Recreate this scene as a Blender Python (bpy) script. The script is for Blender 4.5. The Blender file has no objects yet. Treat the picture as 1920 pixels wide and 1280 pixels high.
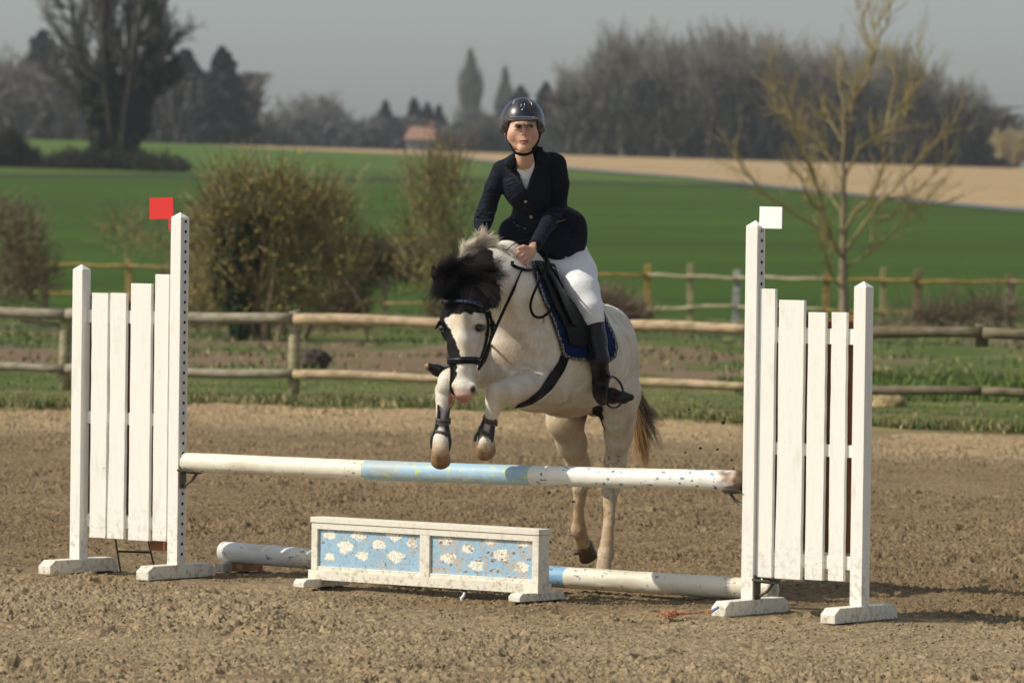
import bpy, math, random
import numpy as np
from mathutils import Vector, Matrix
R = math.radians
random.seed(7); RNG = np.random.default_rng(11)
SC = bpy.context.scene
COL = SC.collection

# ---------------------------------------------------------------- camera
FPX = 10667.0                      # focal length in pixels of a 1920 px wide frame (200 mm)
CAMH = 1.6
_p = math.atan(230 / FPX); _a = 0.013
_f = Vector((0, math.cos(_p), -math.sin(_p))); _r0 = Vector((1, 0, 0)); _u0 = Vector((0, math.sin(_p), math.cos(_p)))
_r = math.cos(_a) * _r0 + math.sin(_a) * _u0
_u = -math.sin(_a) * _r0 + math.cos(_a) * _u0
cam_d = bpy.data.cameras.new('camera'); cam = bpy.data.objects.new('camera', cam_d); COL.objects.link(cam)
cam.matrix_world = Matrix(((_r.x, _u.x, -_f.x, 0), (_r.y, _u.y, -_f.y, 0), (_r.z, _u.z, -_f.z, CAMH), (0, 0, 0, 1)))
cam_d.sensor_width = 36; cam_d.lens = 200; cam_d.clip_start = 0.5; cam_d.clip_end = 8000
cam_d.dof.use_dof = True; cam_d.dof.focus_distance = 23.9; cam_d.dof.aperture_fstop = 6.6
SC.camera = cam

# ---------------------------------------------------------------- light
SUN = Vector((-math.sin(R(77)) * math.cos(R(43)), -math.cos(R(77)) * math.cos(R(43)), math.sin(R(43)))).normalized()
sd = bpy.data.lights.new('sun', 'SUN'); sun = bpy.data.objects.new('sun', sd); COL.objects.link(sun)
sd.energy = 4.05; sd.angle = R(0.53); sd.color = (1.0, 0.925, 0.80)
sun.rotation_euler = SUN.to_track_quat('Z', 'Y').to_euler(); sun.location = (-30, -10, 40)
w = bpy.data.worlds.new("World"); SC.world = w; w.use_nodes = True
nt = w.node_tree; nt.nodes.clear()
sky = nt.nodes.new('ShaderNodeTexSky'); sky.sky_type = 'NISHITA'; sky.sun_disc = False
sky.sun_elevation = R(43); sky.sun_rotation = math.atan2(SUN.x, SUN.y) % (2 * math.pi)
sky.air_density = 1.0; sky.dust_density = 2.0; sky.ozone_density = 1.0; sky.altitude = 50
hs = nt.nodes.new('ShaderNodeHueSaturation'); hs.inputs['Saturation'].default_value = 0.45; hs.inputs['Value'].default_value = 1.0
tint = nt.nodes.new('ShaderNodeMix'); tint.data_type = 'RGBA'; tint.blend_type = 'MULTIPLY'; tint.inputs[0].default_value = 1.0
tint.inputs[7].default_value = (0.955, 1.0, 1.015, 1)
bg = nt.nodes.new('ShaderNodeBackground'); bg.inputs['Strength'].default_value = 0.122
wo = nt.nodes.new('ShaderNodeOutputWorld')
nt.links.new(sky.outputs[0], hs.inputs['Color']); nt.links.new(hs.outputs[0], tint.inputs[6])
nt.links.new(tint.outputs[2], bg.inputs[0]); nt.links.new(bg.outputs[0], wo.inputs[0])
SC.view_settings.view_transform = 'Standard'; SC.view_settings.look = 'None'
SC.view_settings.exposure = 0.0; SC.view_settings.gamma = 1.0
SC.cycles.max_bounces = 6; SC.cycles.volume_bounces = 0; SC.cycles.use_denoising = True
SC.cycles.transparent_max_bounces = 8

# ---------------------------------------------------------------- helpers
def P(px, py, d):
    """world point seen at pixel (px, py) of the 1920x1280 photograph, at depth d metres"""
    px = float(px); py = float(py); d = float(d)
    v = _f + ((px - 960) / FPX) * _r - ((py - 640) / FPX) * _u
    return Vector((0, 0, CAMH)) + v * d
def F3(q): return Vector([float(a) for a in q])
def ray_dir(px, py):
    px = float(px); py = float(py)
    return _f + ((px - 960) / FPX) * _r - ((py - 640) / FPX) * _u

def tag(o, label=None, cat=None, group=None, kind=None):
    if label: o['label'] = label
    if cat: o['category'] = cat
    if group: o['group'] = group
    if kind: o['kind'] = kind
    return o
def empty(name, loc=(0, 0, 0), parent=None):
    o = bpy.data.objects.new(name, None); COL.objects.link(o); o.location = F3(loc); o.empty_display_size = .1
    if parent: adopt(o, parent)
    return o
def adopt(o, parent):
    o.parent = parent
    off = Vector((0, 0, 0)); q = parent
    while q is not None:
        off += q.location; q = q.parent
    o.location = F3(o.location) - off

class MB:
    """collects vertices and faces (numpy), builds ONE mesh object"""
    def __init__(s): s.v = []; s.f = []; s.n = 0; s.c = []; s.hasc = False
    def add(s, v, faces, col=None):
        v = np.asarray(v, float).reshape(-1, 3)
        for fa in faces:
            fa = np.asarray(fa, np.int64)
            if fa.size: s.f.append(fa.reshape(-1, fa.shape[-1]) + s.n)
        s.v.append(v); s.n += len(v)
        if col is not None: s.hasc = True
        c = np.ones((len(v), 3)) * (np.asarray(col) if col is not None else 1.0); s.c.append(c)
        return s
    def box(s, c, size, ax=None, col=None, taper=1.0):
        """ax: 3 unit vectors (columns) of the box; size full lengths"""
        h = np.array(size) / 2.0
        k = np.array([[x, y, z] for z in (-1, 1) for y in (-1, 1) for x in (-1, 1)], float)
        q = k * h; q[4:, :2] *= taper
        if ax is not None: q = q @ np.array([list(a) for a in ax])
        q = q + np.array(list(c))
        s.add(q, [[[0, 2, 3, 1], [4, 5, 7, 6], [0, 1, 5, 4], [2, 6, 7, 3], [0, 4, 6, 2], [1, 3, 7, 5]]], col); return s
    def tube(s, pts, rad, sides=8, cap=True, col=None, flat=1.0):
        pts = np.array([list(p) for p in pts], float); n = len(pts)
        rad = np.ones(n) * np.asarray(rad, float)
        t = np.gradient(pts, axis=0); t /= np.linalg.norm(t, axis=1)[:, None] + 1e-12
        ref = np.array([0, 0, 1.0]) if abs(t[0][2]) < .9 else np.array([1.0, 0, 0])
        u = np.cross(t[0], ref); u /= np.linalg.norm(u)
        vs = []; a = np.arange(sides) * 2 * np.pi / sides
        for i in range(n):
            u = u - t[i] * np.dot(u, t[i]); u /= np.linalg.norm(u) + 1e-12
            b = np.cross(t[i], u)
            vs.append(pts[i] + rad[i] * (np.cos(a)[:, None] * u + flat * np.sin(a)[:, None] * b))
        vs = np.concatenate(vs)
        i = np.arange(n - 1)[:, None] * sides; j = np.arange(sides)[None, :]; j2 = (j + 1) % sides
        q = np.stack([i + j, i + j2, i + sides + j2, i + sides + j], -1).reshape(-1, 4)
        fs = [q]
        if cap:
            vs = np.vstack([vs, pts[0], pts[-1]]); m = n * sides
            jj = np.arange(sides); j3 = (jj + 1) % sides
            fs.append(np.stack([np.full(sides, m), j3, jj], -1)); fs.append(np.stack([np.full(sides, m + 1), m - sides + jj, m - sides + j3], -1))
        s.add(vs, fs, col); return s
    def build(s, name, mat=None, parent=None, smooth=False, loc=None, bevel=0, autos=False):
        me = bpy.data.meshes.new(name)
        v = np.concatenate(s.v)
        if loc is None: loc = v.mean(0); loc = np.array([loc[0], loc[1], v[:, 2].min()])
        loc = np.array(list(loc), float)
        co = (v - loc).astype(np.float32)
        idx = np.concatenate([f.ravel() for f in s.f]).astype(np.int32)
        tot = np.concatenate([np.full(len(f), f.shape[1]) for f in s.f]).astype(np.int32)
        st = np.concatenate([[0], np.cumsum(tot)[:-1]]).astype(np.int32)
        me.vertices.add(len(co)); me.vertices.foreach_set('co', co.ravel())
        me.loops.add(len(idx)); me.loops.foreach_set('vertex_index', idx)
        me.polygons.add(len(tot)); me.polygons.foreach_set('loop_start', st); me.polygons.foreach_set('loop_total', tot)
        me.polygons.foreach_set('use_smooth', np.full(len(tot), bool(smooth)))
        me.update(calc_edges=True); me.validate()
        if s.hasc:
            at = me.color_attributes.new('col', 'FLOAT_COLOR', 'POINT')
            c = np.concatenate(s.c); c4 = np.ones((len(c), 4), np.float32); c4[:, :3] = c
            at.data.foreach_set('color', c4.ravel())
        if mat: me.materials.append(mat)
        o = bpy.data.objects.new(name, me); COL.objects.link(o); o.location = F3(loc)
        if parent is not None: adopt(o, parent)
        if bevel:
            b = o.modifiers.new('bevel', 'BEVEL'); b.width = bevel; b.segments = 2; b.limit_method = 'ANGLE'; b.angle_limit = R(40)
        return o

def sprite_tubes(mb, A, B, ra, rb, sides=3, col=None):
    """many straight tapered twigs at once: A, B (n,3), ra, rb (n,)"""
    A = np.asarray(A, float); B = np.asarray(B, float); n = len(A)
    if n == 0: return
    t = B - A; t /= np.linalg.norm(t, axis=1)[:, None] + 1e-9
    ref = np.where(np.abs(t[:, 2:3]) < .9, np.array([[0, 0, 1.0]]), np.array([[1.0, 0, 0]]))
    u = np.cross(t, ref); u /= np.linalg.norm(u, axis=1)[:, None]; b = np.cross(t, u)
    a = np.arange(sides) * 2 * np.pi / sides
    ring = np.cos(a)[None, :, None] * u[:, None] + np.sin(a)[None, :, None] * b[:, None]
    v = np.concatenate([A[:, None] + ring * np.asarray(ra)[:, None, None], B[:, None] + ring * np.asarray(rb)[:, None, None]], 1).reshape(-1, 3)
    base = (np.arange(n) * 2 * sides)[:, None]; j = np.arange(sides)[None]; j2 = (j + 1) % sides
    q = np.stack([base + j, base + j2, base + sides + j2, base + sides + j], -1).reshape(-1, 4)
    cc = None
    if col is not None:
        col = np.asarray(col, float); cc = np.repeat(col, 2 * sides, axis=0) if col.ndim == 2 else col
    mb.add(v, [q], cc)

def leaf_quads(mb, C, N, size, col=None, aspect=1.0, up=None):
    """small quads centred on C, facing random-ish N"""
    C = np.asarray(C, float); n = len(C); N = N / (np.linalg.norm(N, axis=1)[:, None] + 1e-9)
    rr = RNG.normal(size=(n, 3)) if up is None else up
    u = np.cross(N, rr); u /= np.linalg.norm(u, axis=1)[:, None] + 1e-9; b = np.cross(N, u)
    s = np.asarray(size)[:, None] if np.ndim(size) else size
    q = np.stack([C - u * s - b * s * aspect, C + u * s - b * s * aspect, C + u * s + b * s * aspect, C - u * s + b * s * aspect], 1).reshape(-1, 3)
    f = np.arange(4 * n).reshape(-1, 4)
    mb.add(q, [f], np.repeat(col, 4, axis=0) if col is not None and np.ndim(col) == 2 else col)

# value noise ----------------------------------------------------
_LAT = np.random.default_rng(5).random((256, 256))
def vnoise(x, y, s=1.0, o=0):
    x = np.asarray(x, float) / s + 17.3 * o + 100; y = np.asarray(y, float) / s + 9.7 * o + 50
    xi = np.floor(x).astype(int); yi = np.floor(y).astype(int); fx = x - xi; fy = y - yi
    fx = fx * fx * fx * (fx * (fx * 6 - 15) + 10); fy = fy * fy * fy * (fy * (fy * 6 - 15) + 10)
    g = lambda i, j: _LAT[i & 255, j & 255]
    return (g(xi, yi) * (1 - fx) * (1 - fy) + g(xi + 1, yi) * fx * (1 - fy) + g(xi, yi + 1) * (1 - fx) * fy + g(xi + 1, yi + 1) * fx * fy) * 2 - 1
_L3 = np.random.default_rng(6).random((64, 64, 64)).astype(np.float32)
def vnoise3(p, s=1.0, o=0):
    p = np.asarray(p, float) / s + 31.7 * (o + 1); i = np.floor(p).astype(int); f = p - i; f = f * f * (3 - 2 * f); r = 0
    for dx in (0, 1):
        for dy in (0, 1):
            for dz in (0, 1):
                wgt = (f[..., 0] if dx else 1 - f[..., 0]) * (f[..., 1] if dy else 1 - f[..., 1]) * (f[..., 2] if dz else 1 - f[..., 2])
                r = r + wgt * _L3[(i[..., 0] + dx) & 63, (i[..., 1] + dy) & 63, (i[..., 2] + dz) & 63]
    return r * 2 - 1
def sstep(a, b, x):
    t = np.clip((np.asarray(x, float) - a) / (b - a), 0, 1); return t * t * (3 - 2 * t)

# materials ------------------------------------------------------
class NM:
    def __init__(s, name):
        s.m = bpy.data.materials.new(name); s.m.use_nodes = True; s.t = s.m.node_tree; s.N = s.t.nodes
        s.b = s.N['Principled BSDF']
    def node(s, typ, **k):
        n = s.N.new(typ)
        for a, b in k.items():
            if a.startswith('_'): n.inputs[int(a[1:])].default_value = b
            else: setattr(n, a, b)
        return n
    def link(s, a, b): s.t.links.new(a, b)
    def coord(s, obj=True):
        n = s.node('ShaderNodeTexCoord'); return n.outputs['Object'] if obj else n.outputs['Generated']
    def pos(s): return s.node('ShaderNodeNewGeometry').outputs['Position']
    def mapping(s, vec, scale):
        m = s.node('ShaderNodeMapping'); m.inputs['Scale'].default_value = scale; s.link(vec, m.inputs[0]); return m.outputs[0]
    def noise(s, vec, scale, detail=4, rough=.55, dist=0):
        n = s.node('ShaderNodeTexNoise'); n.inputs['Scale'].default_value = scale; n.inputs['Detail'].default_value = detail
        n.inputs['Roughness'].default_value = rough; n.inputs['Distortion'].default_value = dist
        if vec is not None: s.link(vec, n.inputs['Vector'])
        return n.outputs['Fac']
    def ramp(s, fac, stops, interp='LINEAR'):
        n = s.node('ShaderNodeValToRGB'); n.color_ramp.interpolation = interp; e = n.color_ramp.elements
        while len(e) < len(stops): e.new(.5)
        for k, (p, c) in zip(e, stops):
            k.position = p; k.color = (*c, 1) if np.ndim(c) else (c, c, c, 1)
        s.link(fac, n.inputs[0]); return n.outputs[0]
    def mix(s, fac, a, b, mode='MIX'):
        n = s.node('ShaderNodeMix', data_type='RGBA', blend_type=mode)
        for i, v in ((0, fac), (6, a), (7, b)):
            if hasattr(v, 'is_output'): s.link(v, n.inputs[i])
            elif i == 0: n.inputs[0].default_value = v
            else: n.inputs[i].default_value = (*v, 1) if len(v) == 3 else v
        return n.outputs[2]
    def attr(s, name='col'):
        n = s.node('ShaderNodeAttribute', attribute_name=name); return n.outputs['Color']
    def bump(s, h, strength=.3, dist=.01):
        n = s.node('ShaderNodeBump'); n.inputs['Strength'].default_value = strength; n.inputs['Distance'].default_value = dist
        s.link(h, n.inputs['Height']); s.link(n.outputs[0], s.b.inputs['Normal']); return n.outputs[0]
    def base(s, c, rough=.8, spec=.3, metal=0):
        if hasattr(c, 'is_output'): s.link(c, s.b.inputs['Base Color'])
        else: s.b.inputs['Base Color'].default_value = (*c, 1)
        if hasattr(rough, 'is_output'): s.link(rough, s.b.inputs['Roughness'])
        else: s.b.inputs['Roughness'].default_value = rough
        s.b.inputs['Specular IOR Level'].default_value = spec; s.b.inputs['Metallic'].default_value = metal
        return s.m
def simple(name, c, rough=.7, spec=.3, metal=0, var=.0, nscale=40, bump=0):
    k = NM(name)
    if var:
        n = k.noise(k.coord(), nscale); col = k.mix(n, tuple(x * (1 - var) for x in c), tuple(min(1, x * (1 + var)) for x in c))
        if bump: k.bump(n, bump, .005)
    else: col = c
    return k.base(col, rough, spec, metal)
def attrmat(name, nscale=8, amt=.25, rough=.85, spec=.2, bump=0, bscale=60, bdist=.01):
    k = NM(name); a = k.attr(); n = k.noise(k.coord(), nscale, 5, .6)
    r = k.ramp(n, [(.3, 1 - amt), (.7, 1 + amt)])
    c = k.mix(1.0, a, r, 'MULTIPLY')
    if bump: k.bump(k.noise(k.coord(), bscale, 4, .6), bump, bdist)
    return k.base(c, rough, spec)
# ================================================================ TERRAIN
_PY = [(-100, 0), (47, 0), (60, .03), (80, .0), (95, .0), (120, .45), (150, 1.2), (200, 2.3), (250, 3.5), (320, 5.05), (420, 7.0), (520, 7.0), (700, 5), (1500, 0)]
def zg(x, y):
    x = np.asarray(x, float); y = np.asarray(y, float)
    z = np.interp(y, [a for a, b in _PY], [b for a, b in _PY])
    s = np.clip(.915 - .085 * x / 36 * np.minimum(1, 420 / np.maximum(y, 60)), .6, 1.15)
    z = np.where(y > 95, z * s, z)
    rough = sstep(50, 54, y) * (1 - sstep(90, 100, y))
    z = z + rough * (.05 * vnoise(x, y, 2.3) + .03 * vnoise(x, y, .8, 2))
    bank = np.exp(-((y - 66) / 5.0) ** 2) * .10 + np.exp(-((y - 54) / 3.5) ** 2) * .10 * sstep(1.5, 4, x)
    return z + bank
def hit(px, py):
    d = ray_dir(px, py); t = 15.0; prev = None
    while t < 1400:
        q = Vector((0, 0, CAMH)) + d * t
        g = float(zg(q.x, q.y))
        if q.z <= g: break
        t *= 1.004
    return Vector((q.x, q.y, g))
def edge_y(x):      # where the sand arena ends
    x = np.asarray(x, float)
    return np.interp(x, [-40, -4.2, -3.4, -2.8, -1.4, .5, 1.5, 3, 4, 40], [60, 45.2, 45.6, 47.3, 46.8, 46.2, 44.6, 43.2, 42.9, 30])
TANLINE = [hit(*p) for p in [(560, 281), (800, 291), (900, 302), (1070, 318), (1280, 334), (1500, 357), (1900, 395)]]
_tx = np.array([p.x for p in TANLINE]); _ty = np.array([p.y for p in TANLINE])
_o = np.argsort(_tx); _tx = _tx[_o]; _ty = _ty[_o]
def tan_y(x): return np.interp(x, np.r_[-80, _tx, _tx[-1] + 60], np.r_[600, _ty, _ty[-1] - 100])
SHADE_LINE = [hit(*p) for p in [(0, 330), (300, 331), (700, 336), (1050, 342)]]
def shade_line_y(x): return np.interp(x, [p.x for p in SHADE_LINE], [p.y for p in SHADE_LINE])

def make_ground():
    xs = np.r_[-700, -400, -200, -110, np.arange(-70, -12, 1.0), np.arange(-12, 12.01, .12), np.arange(13, 71, 1.0), 110, 200, 400, 700]
    ys = np.r_[-55, -20, 0, 10, np.arange(16, 44, 2.0), np.arange(44, 100, .2), np.arange(100, 460, 1.0), np.arange(470, 1500, 30)]
    X, Y = np.meshgrid(xs, ys, indexing='xy'); Z = zg(X, Y) - .03 * (Y < edge_y(X))
    # real lip at the arena edge
    e = Y - edge_y(X)
    Z = Z + .07 * sstep(0, .35, e) * (1 - sstep(8, 12, e))
    n1 = vnoise(X, Y, 1.1) * .5 + vnoise(X, Y, .37, 1) * .35 + vnoise(X, Y, 4, 3) * .5
    C = np.zeros(X.shape + (3,))
    sand = np.array([.20, .14, .08]); g1 = np.array([.075, .105, .025]); g2 = np.array([.14, .14, .05]); brn = np.array([.17, .12, .075]); straw = np.array([.30, .24, .12])
    crop = np.array([.043, .083, .007]); crop2 = np.array([.078, .128, .020]); tanc = np.array([.36, .255, .135]); dark = np.array([.03, .04, .018]); road = np.array([.17, .17, .17])
    C[:] = sand
    m = (e > 0)
    mixg = sstep(-.4, .5, n1)[..., None]; near = g1 * (1 - mixg) + g2 * mixg
    C[m] = near[m]
    s = ((e > .0) & (e < .9)); t = sstep(-.1, .4, vnoise(X, Y, .35, 5))[..., None] * .6
    C[s] = (near * (1 - t) + straw * t)[s]
    # brown rough bank behind the arena rails
    b = sstep(.1, .6, n1 + .9 * np.exp(-((Y - 61 + 1.2 * X * (X > 0)) / 5.5) ** 2))[..., None] * ((Y > 52) & (Y < 92))[..., None]
    C = C * (1 - b) + brn * b
    d = sstep(.1, .5, vnoise(X, Y, 1.6, 8))[..., None] * ((Y > 70) & (Y < 93))[..., None] * .7
    C = C * (1 - d) + dark * 1.6 * d
    f = (Y > 93.5); streak = (.94 + .09 * vnoise(X, Y, 9, 4) + .08 * vnoise(X * .15, Y, 3, 9) + .10 * vnoise(X * .3, Y, 14, 19) - .12 * (np.abs(((X * .35 + Y * .94) % 18) - 9) < .5))[..., None]
    C[f] = (crop * streak)[f]
    f2 = f & (Y > shade_line_y(X)); C[f2] = (crop2 * streak)[f2]
    w = 5 * (1 + .3 * vnoise(X, Y, 10)); v = f & (np.abs(Y - shade_line_y(X)) < w) & (X < 12); C[v] = dark  # shadow line of the field step, painted as a dark grass strip
    tn = f & (Y > tan_y(X)); C[tn] = (tanc * (1 + .08 * vnoise(X, Y, 12, 2))[..., None])[tn]
    tv = f & (np.abs(Y - tan_y(X) - 1) < 6) & (X > -5); C[tv] = crop2 * .8
    C[Y > 470] = dark * 1.5
    ny, nx = X.shape; i = np.arange(ny - 1)[:, None] * nx + np.arange(nx - 1)[None]
    q = np.stack([i, i + 1, i + nx + 1, i + nx], -1).reshape(-1, 4)
    mb = MB(); mb.add(np.stack([X, Y, Z], -1).reshape(-1, 3), [q]); mb.c[-1] = C.reshape(-1, 3); mb.hasc = True
    k = NM('field_ground'); a = k.attr(); n = k.noise(k.pos(), 3.5, 6, .65); r = k.ramp(n, [(.25, .75), (.75, 1.25)])
    k.bump(k.noise(k.pos(), 14, 5, .7), .5, .04)
    o = mb.build('ground', k.base(k.mix(1.0, a, r, 'MULTIPLY'), .95, .1), smooth=True, loc=(0, 0, 0)); tag(o, kind='structure')
make_ground()

# narrow lane along the tan field (real strip, laid on the terrain)
def make_lane():
    mb = MB(); pts = [p for p in TANLINE if p.x > -6]; xs = np.linspace(pts[0].x, _tx[-1] + 25, 80)
    L = []
    for k, x in enumerate(xs):
        y = float(tan_y(x)); wd = 3.4
        for j in range(5):
            yy = y - wd - 1 + j * wd * .7; L.append((x, yy, float(zg(x, yy)) + .05))
    i = np.arange(len(xs) - 1)[:, None] * 5 + np.arange(4)[None]
    q = np.stack([i, i + 5, i + 6, i + 1], -1).reshape(-1, 4); mb.add(L, [q])
    tag(mb.build('road', simple('lane_asphalt', (.13, .135, .145), .8, .3, var=.25, nscale=2), smooth=True, loc=(0, 0, 0)), kind='structure')
make_lane()

# ---- sand arena: real relief of clods and hoof marks
def make_sand():
    ys = [15.5]
    while ys[-1] < 48.2: ys.append(ys[-1] + .0084 * (ys[-1] / 20) ** 2.3)
    ys = np.array(ys); u = np.linspace(-1, 1, 1080)
    u = np.r_[-14, -9, -6, -4, -3, -2.3, -1.8, -1.5, -1.3, -1.15, u[1:-1], 1.15, 1.3, 1.5, 1.8, 2.3, 3, 4, 6, 9, 14]
    U, Y = np.meshgrid(u, ys, indexing='xy'); X = U * (.097 * Y + .2)
    Y = Y + .003 * RNG.standard_normal(Y.shape)
    n = lambda s, o: vnoise(X, Y, s, o)
    wx = X + .015 * n(.05, 21) + .004 * n(.015, 25); wy = (Y + .015 * n(.05, 22) + .004 * n(.015, 26)) * .8
    m = lambda s, o: vnoise(wx, wy, s, o)
    m2 = lambda a, b: vnoise(a, b, .03, 61)
    bl = lambda s, o, t: np.sqrt(np.maximum(0, m(s, o) - t))
    sparse = sstep(-.25, .45, n(.5, 27))
    clod = bl(.0165, 1, .05) * .0095 + bl(.0105, 2, .08) * .0075 + bl(.030, 3, .3) * .014 * sparse + bl(.075, 28, .55) * .022 * sparse
    print_ = .016 * m(.30, 5) + .010 * m(.16, 6) - .028 * np.maximum(0, m(.22, 7) - .5) * 2
    # smoother, raked/trodden patches
    calm = sstep(.05, .5, n(1.5, 11) + .25 * n(.4, 12))
    jl = (Y - (24.45 - .66 * X)); near = np.exp(-((jl + .35) / .35) ** 2) * (np.abs(X) < 2.2)
    amp = np.clip(1.0 - .5 * calm - .85 * near * sstep(-.3, .3, n(.35, 51) + .25), .12, 1)
    hp = np.random.default_rng(8); pits = np.zeros(X.shape)
    for _ in range(90):
        cy = 18 + 12 * hp.random(); cx = hp.uniform(-1, 1) * .09 * cy; i0, i1 = np.searchsorted(ys, cy - .16), np.searchsorted(ys, cy + .16); sl = slice(i0, i1)
        q = np.hypot((X[sl] - cx) / hp.uniform(.8, 1.1), (Y[sl] - cy) / 1.1) + .012 * m2(X[sl], Y[sl]); pits[sl] += -.024 * sstep(.062, .040, q) + .011 * np.exp(-((q - .078) / .018) ** 2)
    Z = (clod * 1.25 - .012 + print_ * (.55 + .45 * amp)) * amp + pits + .010 * n(1.1, 13)
    lane = sstep(.02, .35, n(.7, 15)) * .5
    e = edge_y(X) - Y
    Z = Z - .012 + .05 * sstep(1.6, .2, e) * (.6 + .4 * n(.4, 14))
    drop = sstep(0, -.5, e); Z = Z * (1 - drop) + (-.12) * drop
    global SANDZ
    ux = u; yy = ys
    def SANDZ(x, y):
        U_ = x / (.097 * y + .2); i = np.clip(np.searchsorted(ys, y), 1, len(ys) - 1); j = np.clip(np.searchsorted(u, U_), 1, len(u) - 1); return Z[i, j]
    # colour of the sand itself: dry pale sand, moist brown sand in the middle of the arena, dry edge
    dry = np.array([.315, .240, .142]); moist = np.array([.205, .146, .079]); edge = np.array([.345, .250, .138])
    t = sstep(22.6, 25.5, Y + 1.3 * n(2.2, 16) + .5 * n(.5, 17) + .25 * X) * (1 - .8 * sstep(5.2, 2.2, e + .8 * n(1.2, 18)))
    t = np.clip(t * .92 + .10 * n(.18, 19) + .12 * n(.6, 20), 0, 1)[..., None]
    C = dry * (1 - t) + moist * t
    t2 = sstep(5, 1.5, e)[..., None]; C = C * (1 - t2) + edge * t2
    C = C * (1 + .30 * m(.014, 23) + .14 * m(.045, 29) + .07 * n(.4, 24))[..., None]
    ny, nx = X.shape; i = np.arange(ny - 1)[:, None] * nx + np.arange(nx - 1)[None]
    q = np.stack([i, i + 1, i + nx + 1, i + nx], -1).reshape(-1, 4)
    mb = MB(); mb.add(np.stack([X, Y, Z], -1).reshape(-1, 3), [q]); mb.c[-1] = C.reshape(-1, 3); mb.hasc = True
    k = NM('riding_sand'); a = k.attr(); g = k.noise(k.pos(), 420, 3, .7); r = k.ramp(g, [(.3, .68), (.7, 1.3)])
    h = k.noise(k.pos(), 150, 5, .8); k.bump(h, .7, .010)
    o = mb.build('sand_ground', k.base(k.mix(1.0, a, r, 'MULTIPLY'), .95, .12), smooth=True, loc=(0, 0, 0)); tag(o, kind='structure')
make_sand()
def loose_clods():
    """loose grains and crumbs lying on the riding sand"""
    rg = np.random.default_rng(31); n = 62000
    y = 17.5 + 17 * rg.random(n) ** 1.3; x = rg.uniform(-1, 1, n) * (.095 * y + .1)
    keep = (vnoise(x, y, .5, 41) + .6 * vnoise(x, y, .15, 42)) > -.35; x, y = x[keep], y[keep]; n = len(x)
    r = .0022 + .0062 * rg.random(n) ** 4; oct_ = np.array([[1, 0, 0], [0, 1, 0], [-1, 0, 0], [0, -1, 0], [0, 0, 1], [0, 0, -1.]]); f = np.array([[0, 1, 4], [1, 2, 4], [2, 3, 4], [3, 0, 4], [1, 0, 5], [2, 1, 5], [3, 2, 5], [0, 3, 5]])
    V = oct_[None] * (r[:, None, None] * rg.uniform(.65, 1.35, (n, 6, 1))); a = rg.uniform(0, 6.28, n); c, s_ = np.cos(a)[:, None], np.sin(a)[:, None]
    V = np.stack([V[..., 0] * c - V[..., 1] * s_, V[..., 0] * s_ + V[..., 1] * c, V[..., 2] * .8], -1)
    z = SANDZ(x, y) + r * .35; V += np.stack([x, y, z], -1)[:, None]
    t = sstep(22.6, 25.5, y + .25 * x)[:, None]; col = (np.array([.315, .240, .142]) * (1 - t) + np.array([.205, .146, .079]) * t) * rg.uniform(.55, 1.25, (n, 1))
    mb = MB(); mb.add(V.reshape(-1, 3), [(f[None] + 6 * np.arange(n)[:, None, None]).reshape(-1, 3)], np.repeat(col, 6, 0))
    tag(mb.build('gravel', attrmat('loose_sand', 40, .2, .95, .1), None, True, loc=(0, 0, 0)), 'loose crumbs of sand scattered over the arena surface', 'sand', kind='stuff')
loose_clods()

# ---- grass
def make_grass():
    mb = MB()
    def blades(n, xr, yf, hgt, wid, cols, dens=None):
        x = RNG.uniform(*xr, n); y = yf(x, n)
        z = zg(x, y) + .06 * (y - edge_y(x) > .1) * (1 - sstep(8, 12, y - edge_y(x)))
        if dens is not None:
            k = dens(x, y) > RNG.random(n); x, y, z = x[k], y[k], z[k]; n = len(x)
        h = RNG.uniform(*hgt, n); a = RNG.uniform(0, 6.283, n); l = RNG.normal(0, .35, (n, 2)) * h[:, None]; wd = RNG.uniform(*wid, n)
        b = np.stack([x, y, z - .02], -1); s = np.stack([np.cos(a) * wd, np.sin(a) * wd, 0 * a], -1)
        tip = b + np.stack([l[:, 0], l[:, 1], h], -1)
        v = np.stack([b - s, b + s, tip], 1).reshape(-1, 3)
        ci = RNG.integers(0, len(cols), n); c = np.array(cols)[ci] * RNG.uniform(.75, 1.25, (n, 1))
        mb.add(v, [np.arange(3 * n).reshape(-1, 3)], np.repeat(c, 3, 0))
    G = [(.10, .15, .03), (.07, .12, .025), (.13, .17, .045)]; S = [(.34, .28, .14), (.27, .22, .11)]; D = [(.05, .08, .02), (.08, .10, .03)]
    blades(22000, (-5.5, 5.5), lambda x, n: edge_y(x) + .05 + np.abs(RNG.normal(0, .45, n)), (.02, .09), (.005, .014), G + S + S + D, lambda x, y: .25 + .75 * sstep(-.3, .3, vnoise(x, y, .45, 31)))
    blades(22000, (-6, 6), lambda x, n: edge_y(x) + RNG.uniform(.4, 9, n), (.02, .06), (.008, .02), G + G + S)
    blades(34000, (-8, 8), lambda x, n: RNG.uniform(54, 93, n), (.02, .10), (.01, .03), G + D + S, lambda x, y: sstep(-.25, .35, vnoise(x, y, 1.3, 33)))
    blades(9000, (2.0, 6), lambda x, n: RNG.uniform(48.5, 55, n), (.04, .14), (.01, .025), G)
    o = mb.build('grass', attrmat('grass_blades', 3, .15, .8, .2), loc=(0, 0, 0)); tag(o, 'grass and dry straw growing along and behind the edge of the sand arena', 'grass', kind='stuff')
make_grass()

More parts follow.
